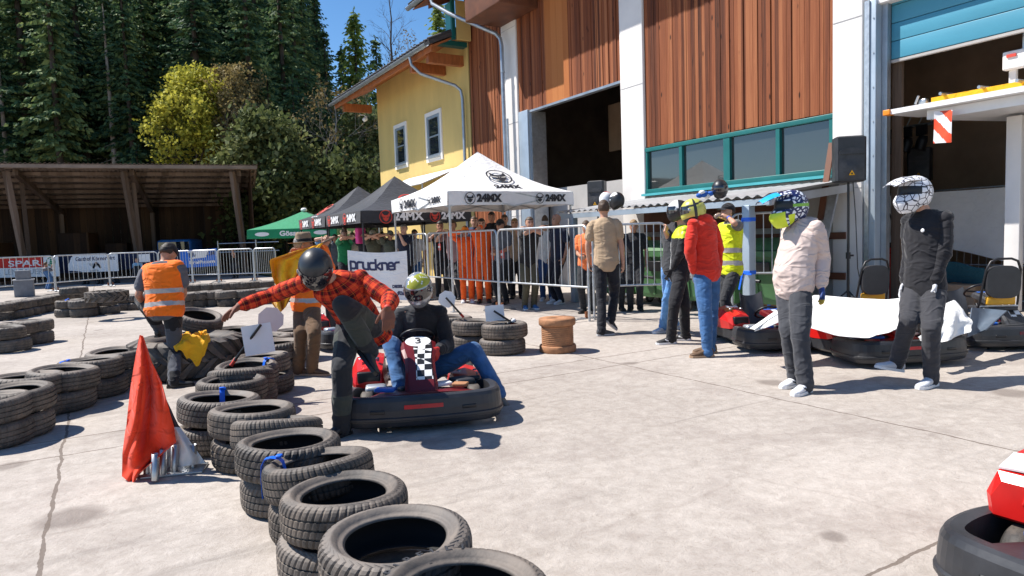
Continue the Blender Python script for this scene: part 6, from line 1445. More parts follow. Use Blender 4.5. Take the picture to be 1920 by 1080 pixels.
def head_shape(mb, c, fwd, up, s=1.0):
    """skull, jaw, nose, brow, lips, ears; c = centre between the ears"""
    f = nrm(fwd); u = nrm(V(up) - f * V(up).dot(f)); r = f.cross(u)
    def P(x, y, z): return V(c) + (r * x + f * y + u * z) * s
    rings = []
    for z, hw, yf, yb in ((-.125, .026, .062, .02), (-.112, .040, .082, -.005), (-.085, .054, .092, -.035), (-.05, .063, .094, -.065), (-.015, .069, .093, -.085), (.025, .074, .092, -.096), (.062, .073, .085, -.097), (.092, .062, .064, -.082), (.113, .038, .034, -.05), (.120, .012, .0, -.012)):
        ring = []
        for k in range(20):
            a = 2 * pi * k / 20; y = sin(a); yy = (yf if y > 0 else -yb) * (abs(y) ** .85) * (1 if y > 0 else -1); ring.append(P(hw * (abs(cos(a)) ** .82) * (1 if cos(a) > 0 else -1), yy, z))
        rings.append(ring)
    mb.loft(rings)
    limb(mb, [P(0, .088, .018), P(0, .106, -.022), P(0, .098, -.036)], [.008 * s, .0125 * s, .013 * s], 8)
    for q in (-1, 1):
        limb(mb, [P(q * .012, .092, -.038), P(q * .016, .088, -.040)], [.009 * s, .008 * s], 6)
        limb(mb, [P(q * .010, .090, .036), P(q * .05, .078, .034)], [.009 * s, .008 * s], 6)
        mb.ell(P(q * .072, -.008, -.012), (.012 * s, .020 * s, .034 * s), 10, 6, rot=Matrix((r, f, u)).transposed())
        limb(mb, [P(q * .036, .066, -.03), P(q * .045, .05, -.05)], [.022 * s, .02 * s], 6)
    limb(mb, [P(-.022, .086, -.066), P(0, .094, -.064), P(.022, .086, -.066)], [.007 * s, .0095 * s, .007 * s], 6)
    limb(mb, [P(-.018, .085, -.078), P(0, .092, -.078), P(.018, .085, -.078)], [.008 * s, .010 * s, .008 * s], 6)
    limb(mb, [P(-.012, .074, -.112), P(.012, .074, -.112)], [.018 * s, .018 * s], 8)
    return P
def face_paint(c, fwd, up, s):
    f = nrm(fwd); u = nrm(V(up) - f * V(up).dot(f)); r = f.cross(u)
    def fn(p):
        q = p - V(c); x = q.dot(r) / s; y = q.dot(f) / s; z = q.dot(u) / s
        if y > .055:
            if abs(abs(x) - .032) < .015 and abs(z - .012) < .0075: return 1
            if abs(abs(x) - .032) < .021 and abs(z - .037) < .006: return 2
            if abs(x) < .024 and abs(z + .071) < .009 and y > .075: return 3
        return 0
    return fn
SKIN = {'a': M('skin', (.50, .27, .18), .55, var=.1, vs=30), 'b': M('tanned_skin', (.40, .20, .125), .55, var=.1, vs=30), 'c': M('light_skin', (.58, .34, .25), .55, var=.08, vs=30)}
EYE = M('eye_dark', (.02, .015, .012), .3); BROW = M('brow_hair', (.05, .03, .02), .8); LIP = M('lips', (.36, .13, .11), .5)
HAIR = {k: M(k + '_hair', c, .65, var=.35, vs=40, stretch=(1, 1, .3), bump=.4, bs=90) for k, c in (('dark', (.022, .015, .011)), ('brown', (.07, .04, .022)), ('fair', (.26, .16, .075)), ('grey', (.22, .21, .20)), ('black', (.01, .009, .009)))}
CL = {}
def cloth(name, col, **k):
    if name not in CL: CL[name] = fabric(name, col, **k)
    return CL[name]
def torso_rings(J, g, z0, z1, belly=0.0):
    """ellipse rings along the spine; J frame: pel, nk, rgt, fwd"""
    prof = [(-.17, .172, .122, -.01), (-.11, .085, .075, -.005) if z0 > -.15 else (-.11, .172, .12, -.01), (-.07, .135, .105, -.01), (0, .168, .118, -.012), (.10, .158, .108, 0), (.20, .150, .104, .004), (.31, .166, .118, .008), (.40, .176, .120, .004), (.45, .160, .102, -.004), (.495, .108, .078, -.008), (.53, .066, .062, -.006)]
    s = J['s']; ax = J['nk'] - J['pel']; L = .50 * s; rings = []
    for z, hw, hd, fo in prof:
        if z < z0 - 1e-6 or z > z1 + 1e-6: continue
        t = z / .50; c = J['pel'] + ax * t; bend = J.get('bend', 0) * s * sin(pi * min(max(t, 0), 1)); fw = J['fwd']
        r_ = J['rgt0'].lerp(J['rgt'], min(max(t, 0), 1)).normalized(); c = c - fw * bend; k = belly * max(0, 1 - abs(z - .13) / .2)
        ring = []
        for i in range(20):
            a = 2 * pi * i / 20; y = sin(a); ring.append(c + r_ * (hw * J['w'] * s + g + k * .4) * cos(a) + fw * ((hd * s + g + (k if y > 0 else 0)) * y + fo * s))
        rings.append(ring)
    return rings
ARM = (.30, .265); LEG = (.44, .43)
def person(label, J, top, bottom, shoes, skin='a', hair='dark', head=True, hat=None, helmet=None, gloves=None, sleeves='long', vest=None, voxel=.011, group=None, belly=0, extra=None, hands=(('d', .35), ('d', .35)), hood=False, collar=True, baggy=1.0, topname='shirt', tuck=-.13, paint_top=None, paint_bot=None, hair_style='short', shorts=False, tmats=None, bmats=None, plaid=False):
    s = J['s']; t = thing('person', label, 'person', J['base'], group=group)
    # ---- body: head, neck, arms, legs in one surface
    b = MB(); nk, hd = J['nk'], J['hd']
    b.loft(torso_rings(J, -.012, -.11, .53, belly * .8))
    nb = nk - nrm(nk - J['pel']) * .03 * s
    limb(b, [nb, nb.lerp(hd, .5), hd - J['hup'] * .02 * s], [.062 * s, .054 * s, .055 * s], 12)
    if head: head_shape(b, hd + J['hup'] * .01 * s, J['hf'], J['hup'], s)
    for q in 'lr':
        sh, el, wr = J['sh' + q], J['el' + q], J['wr' + q]
        limb(b, [nk.lerp(sh, .45), sh] + seg(sh, el, (.3, .6)) + [el], [.05 * s, .056 * s, .050 * s, .044 * s, .039 * s]); limb(b, [el] + seg(el, wr, (.25, .6)) + [wr], [.040 * s, .043 * s, .034 * s, .026 * s])
        hp, kn, an = J['hip' + q], J['kn' + q], J['an' + q]
        limb(b, [hp] + seg(hp, kn, (.35, .7)) + [kn], [.085 * s, .078 * s, .064 * s, .052 * s]); limb(b, [kn] + seg(kn, an, (.3, .65)) + [an], [.050 * s, .054 * s, .042 * s, .034 * s])
    me = fuse(b, voxel, 2)
    if not gloves:
        b = MB()
        for q, sd in (('l', -1), ('r', 1)):
            if J.get('hd' + q) is not None: hand(b, J['wr' + q], J['hd' + q], J['pn' + q], sd, s, J.get('cu' + q, .45))
        if b.v:
            hm = fuse(b, .0055 if voxel < .013 else .008, 1); bm = bmesh.new(); bm.from_mesh(me); bm.from_mesh(hm); bm.to_mesh(me); bm.free(); bpy.data.meshes.remove(hm)
            for p in me.polygons: p.use_smooth = True
    fp = face_paint(hd + J['hup'] * .01 * s, J['hf'], J['hup'], s)
    def put(me, name, mats, parent=t, paint=None):
        me.name = name; me.materials.clear()
        for m_ in mats: me.materials.append(m_)
        if paint:
            mi = [paint(p.center) for p in me.polygons]; me.polygons.foreach_set('material_index', mi)
        me.transform(Matrix.Translation(-V(J['base']))); ob = bpy.data.objects.new(name, me); COL.objects.link(ob); ob.parent = parent; return ob
    put(me, 'body', [SKIN[skin], EYE, BROW, LIP], paint=fp if head else None)
    # ---- trousers
    g = .020 * baggy; b = MB(); b.loft(torso_rings(J, .010, -.11, .10, belly * .5))
    for q in 'lr':
        hp, kn, an = J['hip' + q], J['kn' + q], J['an' + q]; e = nrm(an - kn)
        limb(b, [hp] + seg(hp, kn, (.35, .7)) + [kn], [(.088 * s + g * .6), .081 * s + g * .8, .067 * s + g, .057 * s + g * .9])
        if shorts: continue
        end = an + e * .035 * s
        ts = [0, .12, .25, .38, .5, .6, .68, .75, .81, .87, .93, 1]; limb(b, seg(kn, end, ts), [(.057 - .011 * t_) * s + g * (.9 - .1 * t_) + .0055 * sin(t_ * 40 + sum(an)) * max(0, t_ - .45) * 2 + .004 * sin(t_ * 25) * max(0, .35 - t_) * 3 for t_ in ts])
    tm = put(fuse(b, voxel, 3, .009 * min(baggy, 1.3), 7, 3 + len(label)), 'trousers' if not shorts else 'shorts', bmats or [bottom], paint=paint_bot)
    # ---- top
    g = .018 * baggy; b = MB(); b.loft(torso_rings(J, .022, tuck, .495 if not collar else .53, belly))
    arms_ = []
    for q in 'lr':
        trunk = b; b = MB(); arms_.append(b)
        sh, el, wr = J['sh' + q], J['el' + q], J['wr' + q]
        limb(trunk, [nk.lerp(sh, .3), nk.lerp(sh, .7), nk.lerp(sh, .95)], [.055 * s, .058 * s, .056 * s + g * .8])
        if sleeves == 'short': limb(b, seg(sh, el, (.10, .35, .62)), [.060 * s + g, .058 * s + g, .060 * s + g])
        else:
            k = 1.0
            limb(b, seg(sh, el, (.12, .38, .68, 1)), [.050 * s + g * .7, .051 * s + g * .9, .048 * s + g, .045 * s + g]); ts = [0, .1, .22, .36, .5, .62, .72, .8, .88, .93, .98]; limb(b, seg(el, wr, ts), [(.045 - .010 * t_) * s + g * (1 - .25 * t_) + .0045 * sin(t_ * 42 + wr.x * 9) - (.008 if t_ > .95 else 0) for t_ in ts])
        b = trunk
    if hood:
        c = nk - J['fwd'] * .055 * s; u_ = nrm(J['nk'] - J['pel'])
        b.ell(c + u_ * .0, (.115 * s, .075 * s, .075 * s), 14, 8, rot=Matrix((J['rgt'], J['fwd'], J['rgt'].cross(J['fwd']))).transposed())
        limb(b, [c + J['rgt'] * .09 * s + u_ * .03 * s, c + J['fwd'] * .10 * s + J['rgt'] * .06 * s + u_ * .0 * s, c + J['fwd'] * .135 * s - u_ * .035 * s], [.032 * s, .03 * s, .024 * s]); limb(b, [c - J['rgt'] * .09 * s + u_ * .03 * s, c + J['fwd'] * .10 * s - J['rgt'] * .06 * s, c + J['fwd'] * .135 * s - u_ * .035 * s], [.032 * s, .03 * s, .024 * s])
    tme = fuse(b, voxel, 3, .009 * min(baggy, 1.3), 6.0, 11 + len(label)); bm = bmesh.new(); bm.from_mesh(tme)
    for i, ab in enumerate(arms_):
        am = fuse(ab, voxel, 3, .008 * min(baggy, 1.3), 9, 20 + i + len(label)); bm.from_mesh(am); bpy.data.meshes.remove(am)
    bm.to_mesh(tme); bm.free()
    for p in tme.polygons: p.use_smooth = True
    if plaid:
        at = tme.attributes.new('uvw', 'FLOAT_VECTOR', 'POINT'); data = []
        ax = nrm(J['nk'] - J['pel']); bones = [(J['sh' + q], J['el' + q]) for q in 'lr'] + [(J['el' + q], J['wr' + q]) for q in 'lr']
        for v in tme.vertices:
            p = v.co; best = (1e9, None)
            for i, (a, c) in enumerate(bones):
                d = c - a; L = d.length; d = d / L; tt = (p - a).dot(d); cl_ = min(max(tt, 0), L); dist = (p - a - d * cl_).length - .03
                if dist < best[0]: best = (dist, (i, d, tt, a))
            q = p - J['pel']; h = q.dot(ax); dt = max((q - ax * h).length - .12, 0)
            if best[0] < dt:
                i, d, tt, a = best[1]; u, w_ = frame(d); o = p - a - d * tt; data += [atan2(o.dot(u), o.dot(w_)) * .07 + i * .3, tt + (.30 if i > 1 else 0), 0]
            else: data += [atan2(q.dot(J['fwd']), q.dot(J['rgt'])) * .155, h, 0]
        at.data.foreach_set('vector', data)
    put(tme, topname, tmats or [top], paint=paint_top)
    # ---- safety vest over the top
    if vest:
        b = MB(); b.loft(torso_rings(J, .040, -.07, .495, belly))
        for q in 'lr': limb(b, [nk.lerp(J['sh' + q], .3), nk.lerp(J['sh' + q], .9)], [.070 * s, .080 * s])
        ax = nrm(J['nk'] - J['pel']); L_ = (J['nk'] - J['pel']).length
        put(fuse(b, voxel, 2, .012, 7, 31), 'vest', [vest, MT['reflect']], paint=lambda p: 1 if any(abs((p - J['pel']).dot(ax) / L_ - h) < .05 for h in (.12, .40)) else 0)
    # ---- hands in gloves, shoes
    if gloves:
        for q, sd in (('l', -1), ('r', 1)):
            if J.get('hd' + q) is None: continue
            b = MB(); hand(b, J['wr' + q], J['hd' + q], J['pn' + q], sd, s * 1.06, J.get('cu' + q, .45), .14, 1.18); e = nrm(J['wr' + q] - J['el' + q]); limb(b, [J['wr' + q] - e * .05, J['wr' + q] + e * .01], [.035 * s, .032 * s])
            gm = gloves if isinstance(gloves, (list, tuple)) else [gloves]
            put(fuse(b, .0055, 1), 'glove', gm, paint=(lambda p, w=J['wr' + q], d=nrm(J['hd' + q]): 1 if (p - w).dot(d) < .0 else (2 if len(gm) > 2 and (p - w).dot(d) > .125 else 0)) if len(gm) > 1 else None)
    for q in 'lr':
        an, fd = J['an' + q], nrm(J['ft' + q]); up = nrm(J['up' + q] - fd * J['up' + q].dot(fd)); r_ = fd.cross(up); a0 = an - up * .085 * s
        b = MB(); rings = []
        for y, hw, h0, h1 in ((-.075, .022, .03, .06), (-.068, .032, .012, .095), (-.03, .037, .010, .118), (.02, .038, .010, .112), (.07, .042, .010, .080), (.12, .046, .010, .062), (.165, .043, .012, .050), (.195, .030, .016, .040), (.205, .014, .02, .032)):
            rings.append([a0 + fd * y * s + r_ * hw * s * 1.05 * cos(a) + up * s * ((h0 + h1) / 2 + (h1 - h0) / 2 * sin(a)) for a in np.linspace(0, 2 * pi, 15)[:-1]])
        b.loft(rings); e = nrm(J['kn' + q] - an); limb(b, [an - e * .02, an + e * .045 * s], [.046 * s, .047 * s])
        sm_ = shoes if isinstance(shoes, (list, tuple)) else (shoes, MT['white_paint'])
        so_ = put(fuse(b, .008, 2), 'shoe', [sm_[0]] + ([sm_[2]] if len(sm_) > 2 else []), paint=(lambda p, a0=a0, fd=fd, up=up: 1 if .02 < (p - a0).dot(fd) < .09 and .035 < (p - a0).dot(up) - .35 * ((p - a0).dot(fd) - .055) < .052 else 0) if len(sm_) > 2 else None)
        b = MB(); outl = [(-.078, .024), (-.06, .036), (0, .037), (.08, .046), (.14, .049), (.185, .04), (.21, .015)]; ol = [(y, x) for y, x in outl] + [(y, -x) for y, x in outl[::-1]]
        b.prism([a0 + fd * y * s + r_ * x * s * 1.06 - up * .002 * s for y, x in ol], up * .024 * s); b.build('sole', sm_[1], so_)
    # ---- hair, hats, helmets
    if head and hair and not helmet:
        hf, hu = nrm(J['hf']), J['hup']; r_ = hf.cross(hu); c = hd + hu * .01 * s; b = MB(); rt_ = Matrix((r_, hf, hu)).transposed()
        if hair_style != 'bald':
            long_ = hair_style == 'long'
            def hr(p):
                y = p.y / (.105); k = .0
                if p.z < .045 and p.y > -.01: p = V((p.x * .8, p.y * .78, max(p.z, .0)))
                if p.z < (-.16 if long_ else -.055): p.z = (-.16 if long_ else -.055)
                return p * s
            b.ell(c + hu * .022 * s - hf * .006 * s, (.085, .112, .112 if not long_ else .2), 22, 14, 0, rt_, hr)
            m_ = fuse(b, .008, 1, .006, 30, 5); put(m_, 'hair', [HAIR[hair]])
    if hat and hat[0] == 'cap':
        hf, hu = nrm(J['hf']), J['hup']; r_ = hf.cross(hu); c = hd + hu * .045 * s; rt_ = Matrix((r_, hf, hu)).transposed(); b = MB()
        b.ell(c, (.088 * s, .108 * s, .092 * s), 22, 12, 0, rt_, lambda p: V((p.x, p.y, max(p.z, -.012)))); co = put_mb(b, 'cap', hat[1], t)
        if len(hat) < 3:
            b = MB(); b.slab(lambda u, v: c + r_ * (u - .5) * .155 * s * (1 - .3 * v * v) + hf * (.082 + .085 * v * (1 - (2 * u - 1) ** 2 * .35)) * s + hu * (-.004 - .025 * v - .02 * (2 * u - 1) ** 2) * s, 10, 6, .005); put_mb(b, 'peak', hat[1], co)
    if hat and hat[0] == 'brim':
        hf, hu = nrm(J['hf']), J['hup']; c = hd + hu * .05 * s; r_ = hf.cross(hu); rt_ = Matrix((r_, hf, hu)).transposed(); b = MB()
        b.lathe([(.175, -.005), (.172, -.012), (.13, -.008), (.092, .0), (.092, .035), (.088, .085), (.075, .110), (.05, .104), (0, .094)], 30, 0, c, rt_); co = put_mb(b, 'hat', hat[1], t)
        b = MB(); b.lathe([(.0935, .003), (.0945, .005), (.0935, .034), (.0925, .035)], 30, 0, c, rt_); put_mb(b, 'band', hat[2], co)
    if helmet: make_helmet(t, hd + J['hup'] * .012 * s, J['hf'], J['hup'], *helmet)
    return t
def put_mb(b, name, mats, parent): return b.build(name, mats, parent)
def make_helmet(parent, c, fwd, up, style, mats, vis, name='helmet', sc=1.0):
    if style.startswith('mx'): sc *= 1.07
    """full-face or motocross helmet; mats = shell materials, painted by position"""
    f = nrm(fwd); u = nrm(V(up) - f * V(up).dot(f)); r = f.cross(u); rt_ = Matrix((r, f, u)).transposed(); mx = style.startswith('mx'); n, k = 44, 26
    def rad(th, ph):
        # th: azimuth from the front, ph: elevation
        x = cos(ph) * sin(th); y = cos(ph) * cos(th); z = sin(ph)
        R_ = 1 / sqrt((x / .125) ** 2 + (y / .150) ** 2 + (z / (.140 if z > 0 else .170)) ** 2)
        fr = max(0, cos(th)) ** 3; lo = max(0, min(1, (-ph - .12) / .35))
        R_ += fr * lo * (.078 if mx else .018)
        return R_
    def pt(th, ph, e=0):
        q = rad(th, ph) + e; x = q * cos(ph) * sin(th); y = q * cos(ph) * cos(th); z = q * sin(ph); z = max(z, -.122 - (.07 if mx else .03) * max(0, cos(th)))
        return V(c) + rt_ @ (V((x, y, z)) * sc)
    b = MB(); lo_, hi_ = -1.15, pi / 2
    def mf(i, j):
        th = (i + .5) / n * 2 * pi - pi; ph = lo_ + (hi_ - lo_) * (j + .5) / k
        eye = abs(th) < 1.12 and (-.26 if mx else -.20) < ph < (.36 if mx else .42)
        if eye: return 1
        return vis(th, ph) if vis else 0
    b.grid(lambda a, v: pt(a * 2 * pi - pi, lo_ + (hi_ - lo_) * v), n, k, 0, True, mf)
    b.add([pt(a, lo_) for a in np.linspace(-pi, pi, n + 1)[:-1]], [list(range(n))], 1)
    h = b.build(name, mats, parent)
    b = MB()
    if mx:
        b.grid(lambda a, v: pt(-.95 + 1.9 * a, -.22 + .52 * v, -.012 + .008 * sin(pi * v)), 16, 6); b.build('goggles', MT['visor_purple'], h)
        b = MB()
        b.slab(lambda a, v: V(c) + rt_ @ (V(((a - .5) * (.20 - .08 * v * v), .045 + .255 * v, .128 + .022 * sin(pi * v) - .075 * v - .038 * (2 * a - 1) ** 2 * (1 - .4 * v))) * sc), 14, 10, .008, 0, lambda i, j: (2 if len(mats) > 3 and j > 3 and i < 11 else 0)); b.build('peak', [mats[0], mats[1], mats[min(3, len(mats) - 1)]], h)
    else:
        b.slab(lambda a, v: pt(-1.22 + 2.44 * a, -.22 + .66 * v, .004), 24, 10, .003); b.build('visor', MT['visor'], h)
        b = MB(); b.slab(lambda a, v: pt(-pi + 2 * pi * a, -.93 + .05 * v, .003), 40, 2, .004); b.build('rim', MT['plastic_grey'], h)
        b = MB()
        for q in (-1, 1): b.ell(pt(q * 1.28, .05, .004), (.006, .018, .018), 10, 6, 0, rt_)
        b.build('visor_pivot', MT['zinc'], h)
    return h
def crackle(name, c1, c2, sc, wd, dist=.3):
    mt, nt, b = newmat(name); tc = node(nt, 'TexCoord'); L = nt.links.new
    mx_ = node(nt, 'Mix', data_type='VECTOR'); mx_.inputs[0].default_value = dist * .1; L(tc.outputs['Object'], mx_.inputs[4]); L(node_noise_vec(nt, tc.outputs['Object'], 6.0), mx_.inputs[5])
    v = node(nt, 'TexVoronoi', feature='DISTANCE_TO_EDGE', inp={'Scale': sc}); L(mx_.outputs[1], v.inputs['Vector'])
    r = node(nt, 'ValToRGB'); r.color_ramp.interpolation = 'CONSTANT'; r.color_ramp.elements[0].color = rgba(c2); r.color_ramp.elements[1].position = wd; r.color_ramp.elements[1].color = rgba(c1)
    L(v.outputs['Distance'], r.inputs['Fac']); L(r.outputs[0], b.inputs['Base Color']); b.inputs['Roughness'].default_value = .3; return mt
MT['visor'] = glass_mat('dark_visor', (.015, .015, .02), .06); MT['visor_purple'] = glass_mat('purple_goggles', (.12, .04, .22), .08)
MT['reflect'] = M('reflective_band', (.40, .37, .35), .4, .2, var=.08)
MT['mx_white'] = crackle('white_cracked_print', (.78, .79, .82), (.03, .03, .05), 17, .055); MT['mx_blue'] = crackle('blue_white_print', (.72, .76, .82), (.012, .02, .09), 26, .17, .6)
MT['neon'] = M('neon_yellow_paint', (.62, .75, .03), .35, var=.08); MT['lime'] = M('lime_paint', (.22, .48, .05), .35); MT['cyan'] = M('cyan_paint', (.02, .38, .75), .35)
MT['helm_black'] = M('satin_black_paint', (.016, .018, .022), .42, var=.15, coat=.15); MT['helm_silver'] = M('silver_paint', (.38, .40, .43), .28, .6); MT['helm_yellow'] = M('pale_yellow_paint', (.55, .53, .10), .3, coat=.3); MT['helm_olive'] = M('olive_yellow_paint', (.34, .36, .03), .35); MT['helm_white'] = M('white_helmet_paint', (.8, .8, .8), .25, var=.04, coat=.3)
# ---- skeletons ------------------------------------------------------------
def vdir(yaw, pitch=0):
    """yaw 0 = towards the camera, 90 = picture right; pitch up"""
    h = -AWAY * cos(R(yaw)) + RIGHT * sin(R(yaw)); return h * cos(R(pitch)) + V((0, 0, sin(R(pitch))))
def skel(d0, Hh, yaw, pel, nk, hd, sh=None, arms=None, legs=None, hyaw=None, hpitch=0, hroll=0, w=1.0, pyaw=None, bend=0, shw=.172):
    """joints from photo pixels (px, py, depth offset) at the person's own depth d0"""
    s = Hh / 1.78; P = lambda q: q if isinstance(q, Vector) else dep(q[0], q[1], d0 + (q[2] if len(q) > 2 else 0))
    J = {'s': s, 'w': w, 'bend': bend}; pel = P(pel); nk = P(nk); J['pel'], J['nk'], J['hd'] = pel, nk, P(hd)
    ax = nrm(nk - pel); f = vdir(yaw); f = nrm(f - ax * f.dot(ax)); J['fwd'] = f; J['rgt'] = f.cross(ax)
    pf = vdir(yaw if pyaw is None else pyaw); J['rgt0'] = nrm(pf.cross(V((0, 0, 1)))); fl = V((pf.x, pf.y, 0)).normalized()
    J['hf'] = vdir(yaw if hyaw is None else hyaw, hpitch); hu = V((0, 0, 1)) + RIGHT * hroll; J['hup'] = nrm(hu - J['hf'] * hu.dot(J['hf']))
    for q, sg in (('l', -1), ('r', 1)):
        J['sh' + q] = P(sh[q]) if sh and q in sh else nk + J['rgt'] * sg * shw * s * w - ax * .052 * s
        a = (arms or {}).get(q, {}); wr = a.get('w')
        if wr is None: wr = J['sh' + q] - V((0, 0, .54 * s)) + J['rgt'] * sg * .06 + f * .06
        else: wr = P(wr)
        L = (wr - J['sh' + q]).length; mxl = (ARM[0] + ARM[1]) * s * 1.04
        if L > mxl: wr = J['sh' + q] + (wr - J['sh' + q]) * (mxl / L)
        J['wr' + q] = wr; J['el' + q] = bone2(J['sh' + q], wr, ARM[0] * s, ARM[1] * s, a.get('e'), -f * .8 - V((0, 0, .5)) + J['rgt'] * sg * .5)
        fa = nrm(wr - J['el' + q]); J['hd' + q] = None if a.get('nohand') else (nrm(P(a['h']) - wr) if 'h' in a else fa); J['pn' + q] = a.get('pn', -J['rgt'] * sg + f * .2); J['cu' + q] = a.get('c', .45)
        J['hip' + q] = pel + J['rgt0'] * sg * .092 * s - V((0, 0, .04 * s)); l = (legs or {}).get(q, {})
        an = l.get('a'); up = V((0, 0, 1))
        if an is None: an = V((J['hip' + q].x, J['hip' + q].y, .09 * s)) + fl * .02
        elif isinstance(an, Vector): pass
        elif len(an) == 2: an = gp(an[0], an[1], .09 * s)
        else: an = P(an)
        L = (an - J['hip' + q]).length; mxl = (LEG[0] + LEG[1]) * s * 1.12
        J['an' + q] = an; J['kn' + q] = bone2(J['hip' + q], an, LEG[0] * s, LEG[1] * s, l.get('k'), fl)
        J['ft' + q] = vdir(*l['f']) if 'f' in l else fl + J['rgt0'] * sg * .15; J['up' + q] = l.get('up', V((0, 0, 1)))
    J['base'] = V(((J['anl'].x + J['anr'].x) / 2, (J['anl'].y + J['anr'].y) / 2, 0)); return J
# ------------------------------------------------------------------ the cast
DK = cloth('dark_trouser_cloth', (.022, .023, .027)); BLK = cloth('black_cloth', (.014, .014, .017)); JEANS = cloth('blue_denim', (.045, .12, .27), var=.25); CHAR = cloth('charcoal_cloth', (.035, .037, .042)); BROWN = cloth('brown_trouser_cloth', (.13, .075, .04)); GREYT = cloth('grey_tee', (.10, .105, .125))
BOOT = (M('black_leather', (.016, .016, .018), .5), MT['black_paint']); BOOTB = (M('brown_leather', (.11, .06, .03), .6), MT['dark_wall']); SNEAK = (M('white_leather', (.74, .74, .76), .5, var=.04), MT['white_paint'], MT['ink']); SNEAKG = (M('pale_grey_leather', (.60, .61, .64), .5, var=.04), MT['white_paint']); SNEAKB = (M('black_mesh', (.02, .02, .022), .7), MT['white_paint'], MT['ink_white']); BLUSH = (M('blue_shoe', (.03, .13, .32), .6), MT['white_paint'])
# man in plaid stepping over the kart
d = depth_of(gp(645, 806))
J = skel(d, 1.84, -4, (675, 604, .10), (624, 527, -.22), (592, 503, -.34), sh={'r': (566, 531, -.22), 'l': (678, 524, -.12)}, arms={'r': dict(w=(452, 573, -.20), e=(506, 556), h=(424, 590, -.22), pn=-V((0, 0, 1)) - AWAY * .2, c=.35), 'l': dict(w=(727, 577, -.50), e=(708, 550), h=(729, 612, -.53), pn=AWAY * .9 - RIGHT * .3, c=.45)},
         legs={'r': dict(a=(641, 795), k=(640, 690), f=(-35,)), 'l': dict(a=(693, 655, -.06), k=(655, 602), f=(55, -42), up=nrm(V((0, 0, .8)) + RIGHT * .6 + AWAY * .3))}, hyaw=8, hpitch=-52, pyaw=0, bend=.04)
def olive(p, J):
    """stretch panels of the work trousers: shins, outer thighs and pockets"""
    for q in 'lr':
        k, a, h = J['kn' + q], J['an' + q], J['hip' + q]; e = a - k; L = e.length; t = (p - k).dot(e) / L / L; dist = (p - k - e * min(max(t, 0), 1)).length
        if dist < .11 and .22 < t < .80 and (q == 'l' or t > .45): return 1
        e = k - h; L = e.length; t = (p - h).dot(e) / L / L; o = p - h - e * t
        if .30 < t < .72 and o.length < .14 and o.dot(J['rgt0']) * (1 if q == 'r' else -1) > .045: return 1
    return 0
person('person jumping over the tyre wall in red plaid shirt and matt black helmet', J, plaid_mat(), DK, BOOT, head=False, helmet=('full', [MT['helm_black'], MT['black_paint'], MT['zinc']], lambda th, ph: 2 if ph < -.55 and abs(th) < 1.3 else 0), gloves=[M('brown_glove', (.17, .06, .035), .7), MT['ink_red']], voxel=.009, plaid=True, baggy=1.15, tuck=-.18, bmats=[DK, cloth('olive_grey_panel', (.046, .052, .045))], paint_bot=lambda p, J=J: olive(p, J))
# kart driver
KD = 6.25
J = skel(KD, 1.78, 6, (792, 686, 0), (787, 578, -.10), (785, 542, -.20), arms={'r': dict(w=(758, 668, -.36), e=(733, 646), h=(775, 668, -.42), pn=-AWAY * .3 - V((0, 0, 1)), c=.9), 'l': dict(w=(822, 655, -.36), e=(836, 640), h=(812, 676, -.46), pn=AWAY * .4 - RIGHT * .7, c=.85)},
         legs={'r': dict(a=(751, 728, -.55), k=(727, 628), f=(-10, -6)), 'l': dict(a=(934, 732, -.20), k=(888, 645), f=(70, -38), up=nrm(V((0, 0, 1)) + RIGHT * .6))}, hyaw=-6, hpitch=-30, pyaw=6, bend=.05, shw=.19)
person('seated kart driver in dark jacket and blue jeans with silver and yellow helmet', J, CHAR, JEANS, (M('grey_suede', (.13, .12, .11), .8), MT['black_paint']), head=False, helmet=('full', [MT['helm_silver'], MT['black_paint'], MT['helm_olive'], MT['ink_white']], lambda th, ph: 3 if ph > .3 and abs((ph - .75) - abs(th % 1.2 - .6) * .9) < .05 else 2 if ph > .48 and -2.4 < th < .7 else 0), gloves=[M('red_glove', (.50, .02, .015), .6), MT['black_paint']], voxel=.009, topname='jacket', tmats=[BLK, CHAR, cloth('light_grey_lining', (.30, .31, .33))], paint_top=lambda p: 1 if (p - J['pel']).dot(J['rgt']) > .04 and (p - J['pel']).dot(J['fwd']) > -.1 else 0)
# marshal in orange vest seen from behind, one foot on the tractor tyre
d = depth_of(gp(328, 722))
J = skel(d, 1.68, 172, (309, 581), (305, 496, .03), (315, 477, .09), arms={'l': dict(w=(272, 572, .22), e=(258, 560), c=.6), 'r': dict(w=(335, 572, .24), e=(347, 556), c=.6)}, legs={'r': dict(a=(326, 712), k=(327, 650), f=(110,)), 'l': dict(a=(300, 618, .42), k=(284, 598), f=(170,))}, hyaw=165, hpitch=-38, w=1.2)
person('marshal seen from behind in orange safety vest, one foot on the tractor tyre', J, GREYT, BLK, BOOT, skin='b', hair='dark', hat=('cap', BLK, 0), sleeves='short', vest=cloth('orange_vest', (.90, .17, .01), var=.06, fold=.7), voxel=.010, bmats=[BLK, cloth('slate_panel', (.07, .075, .09))], paint_bot=lambda p: 1 if p.z < .62 and noise.noise(p * 5) > -.1 else 0)
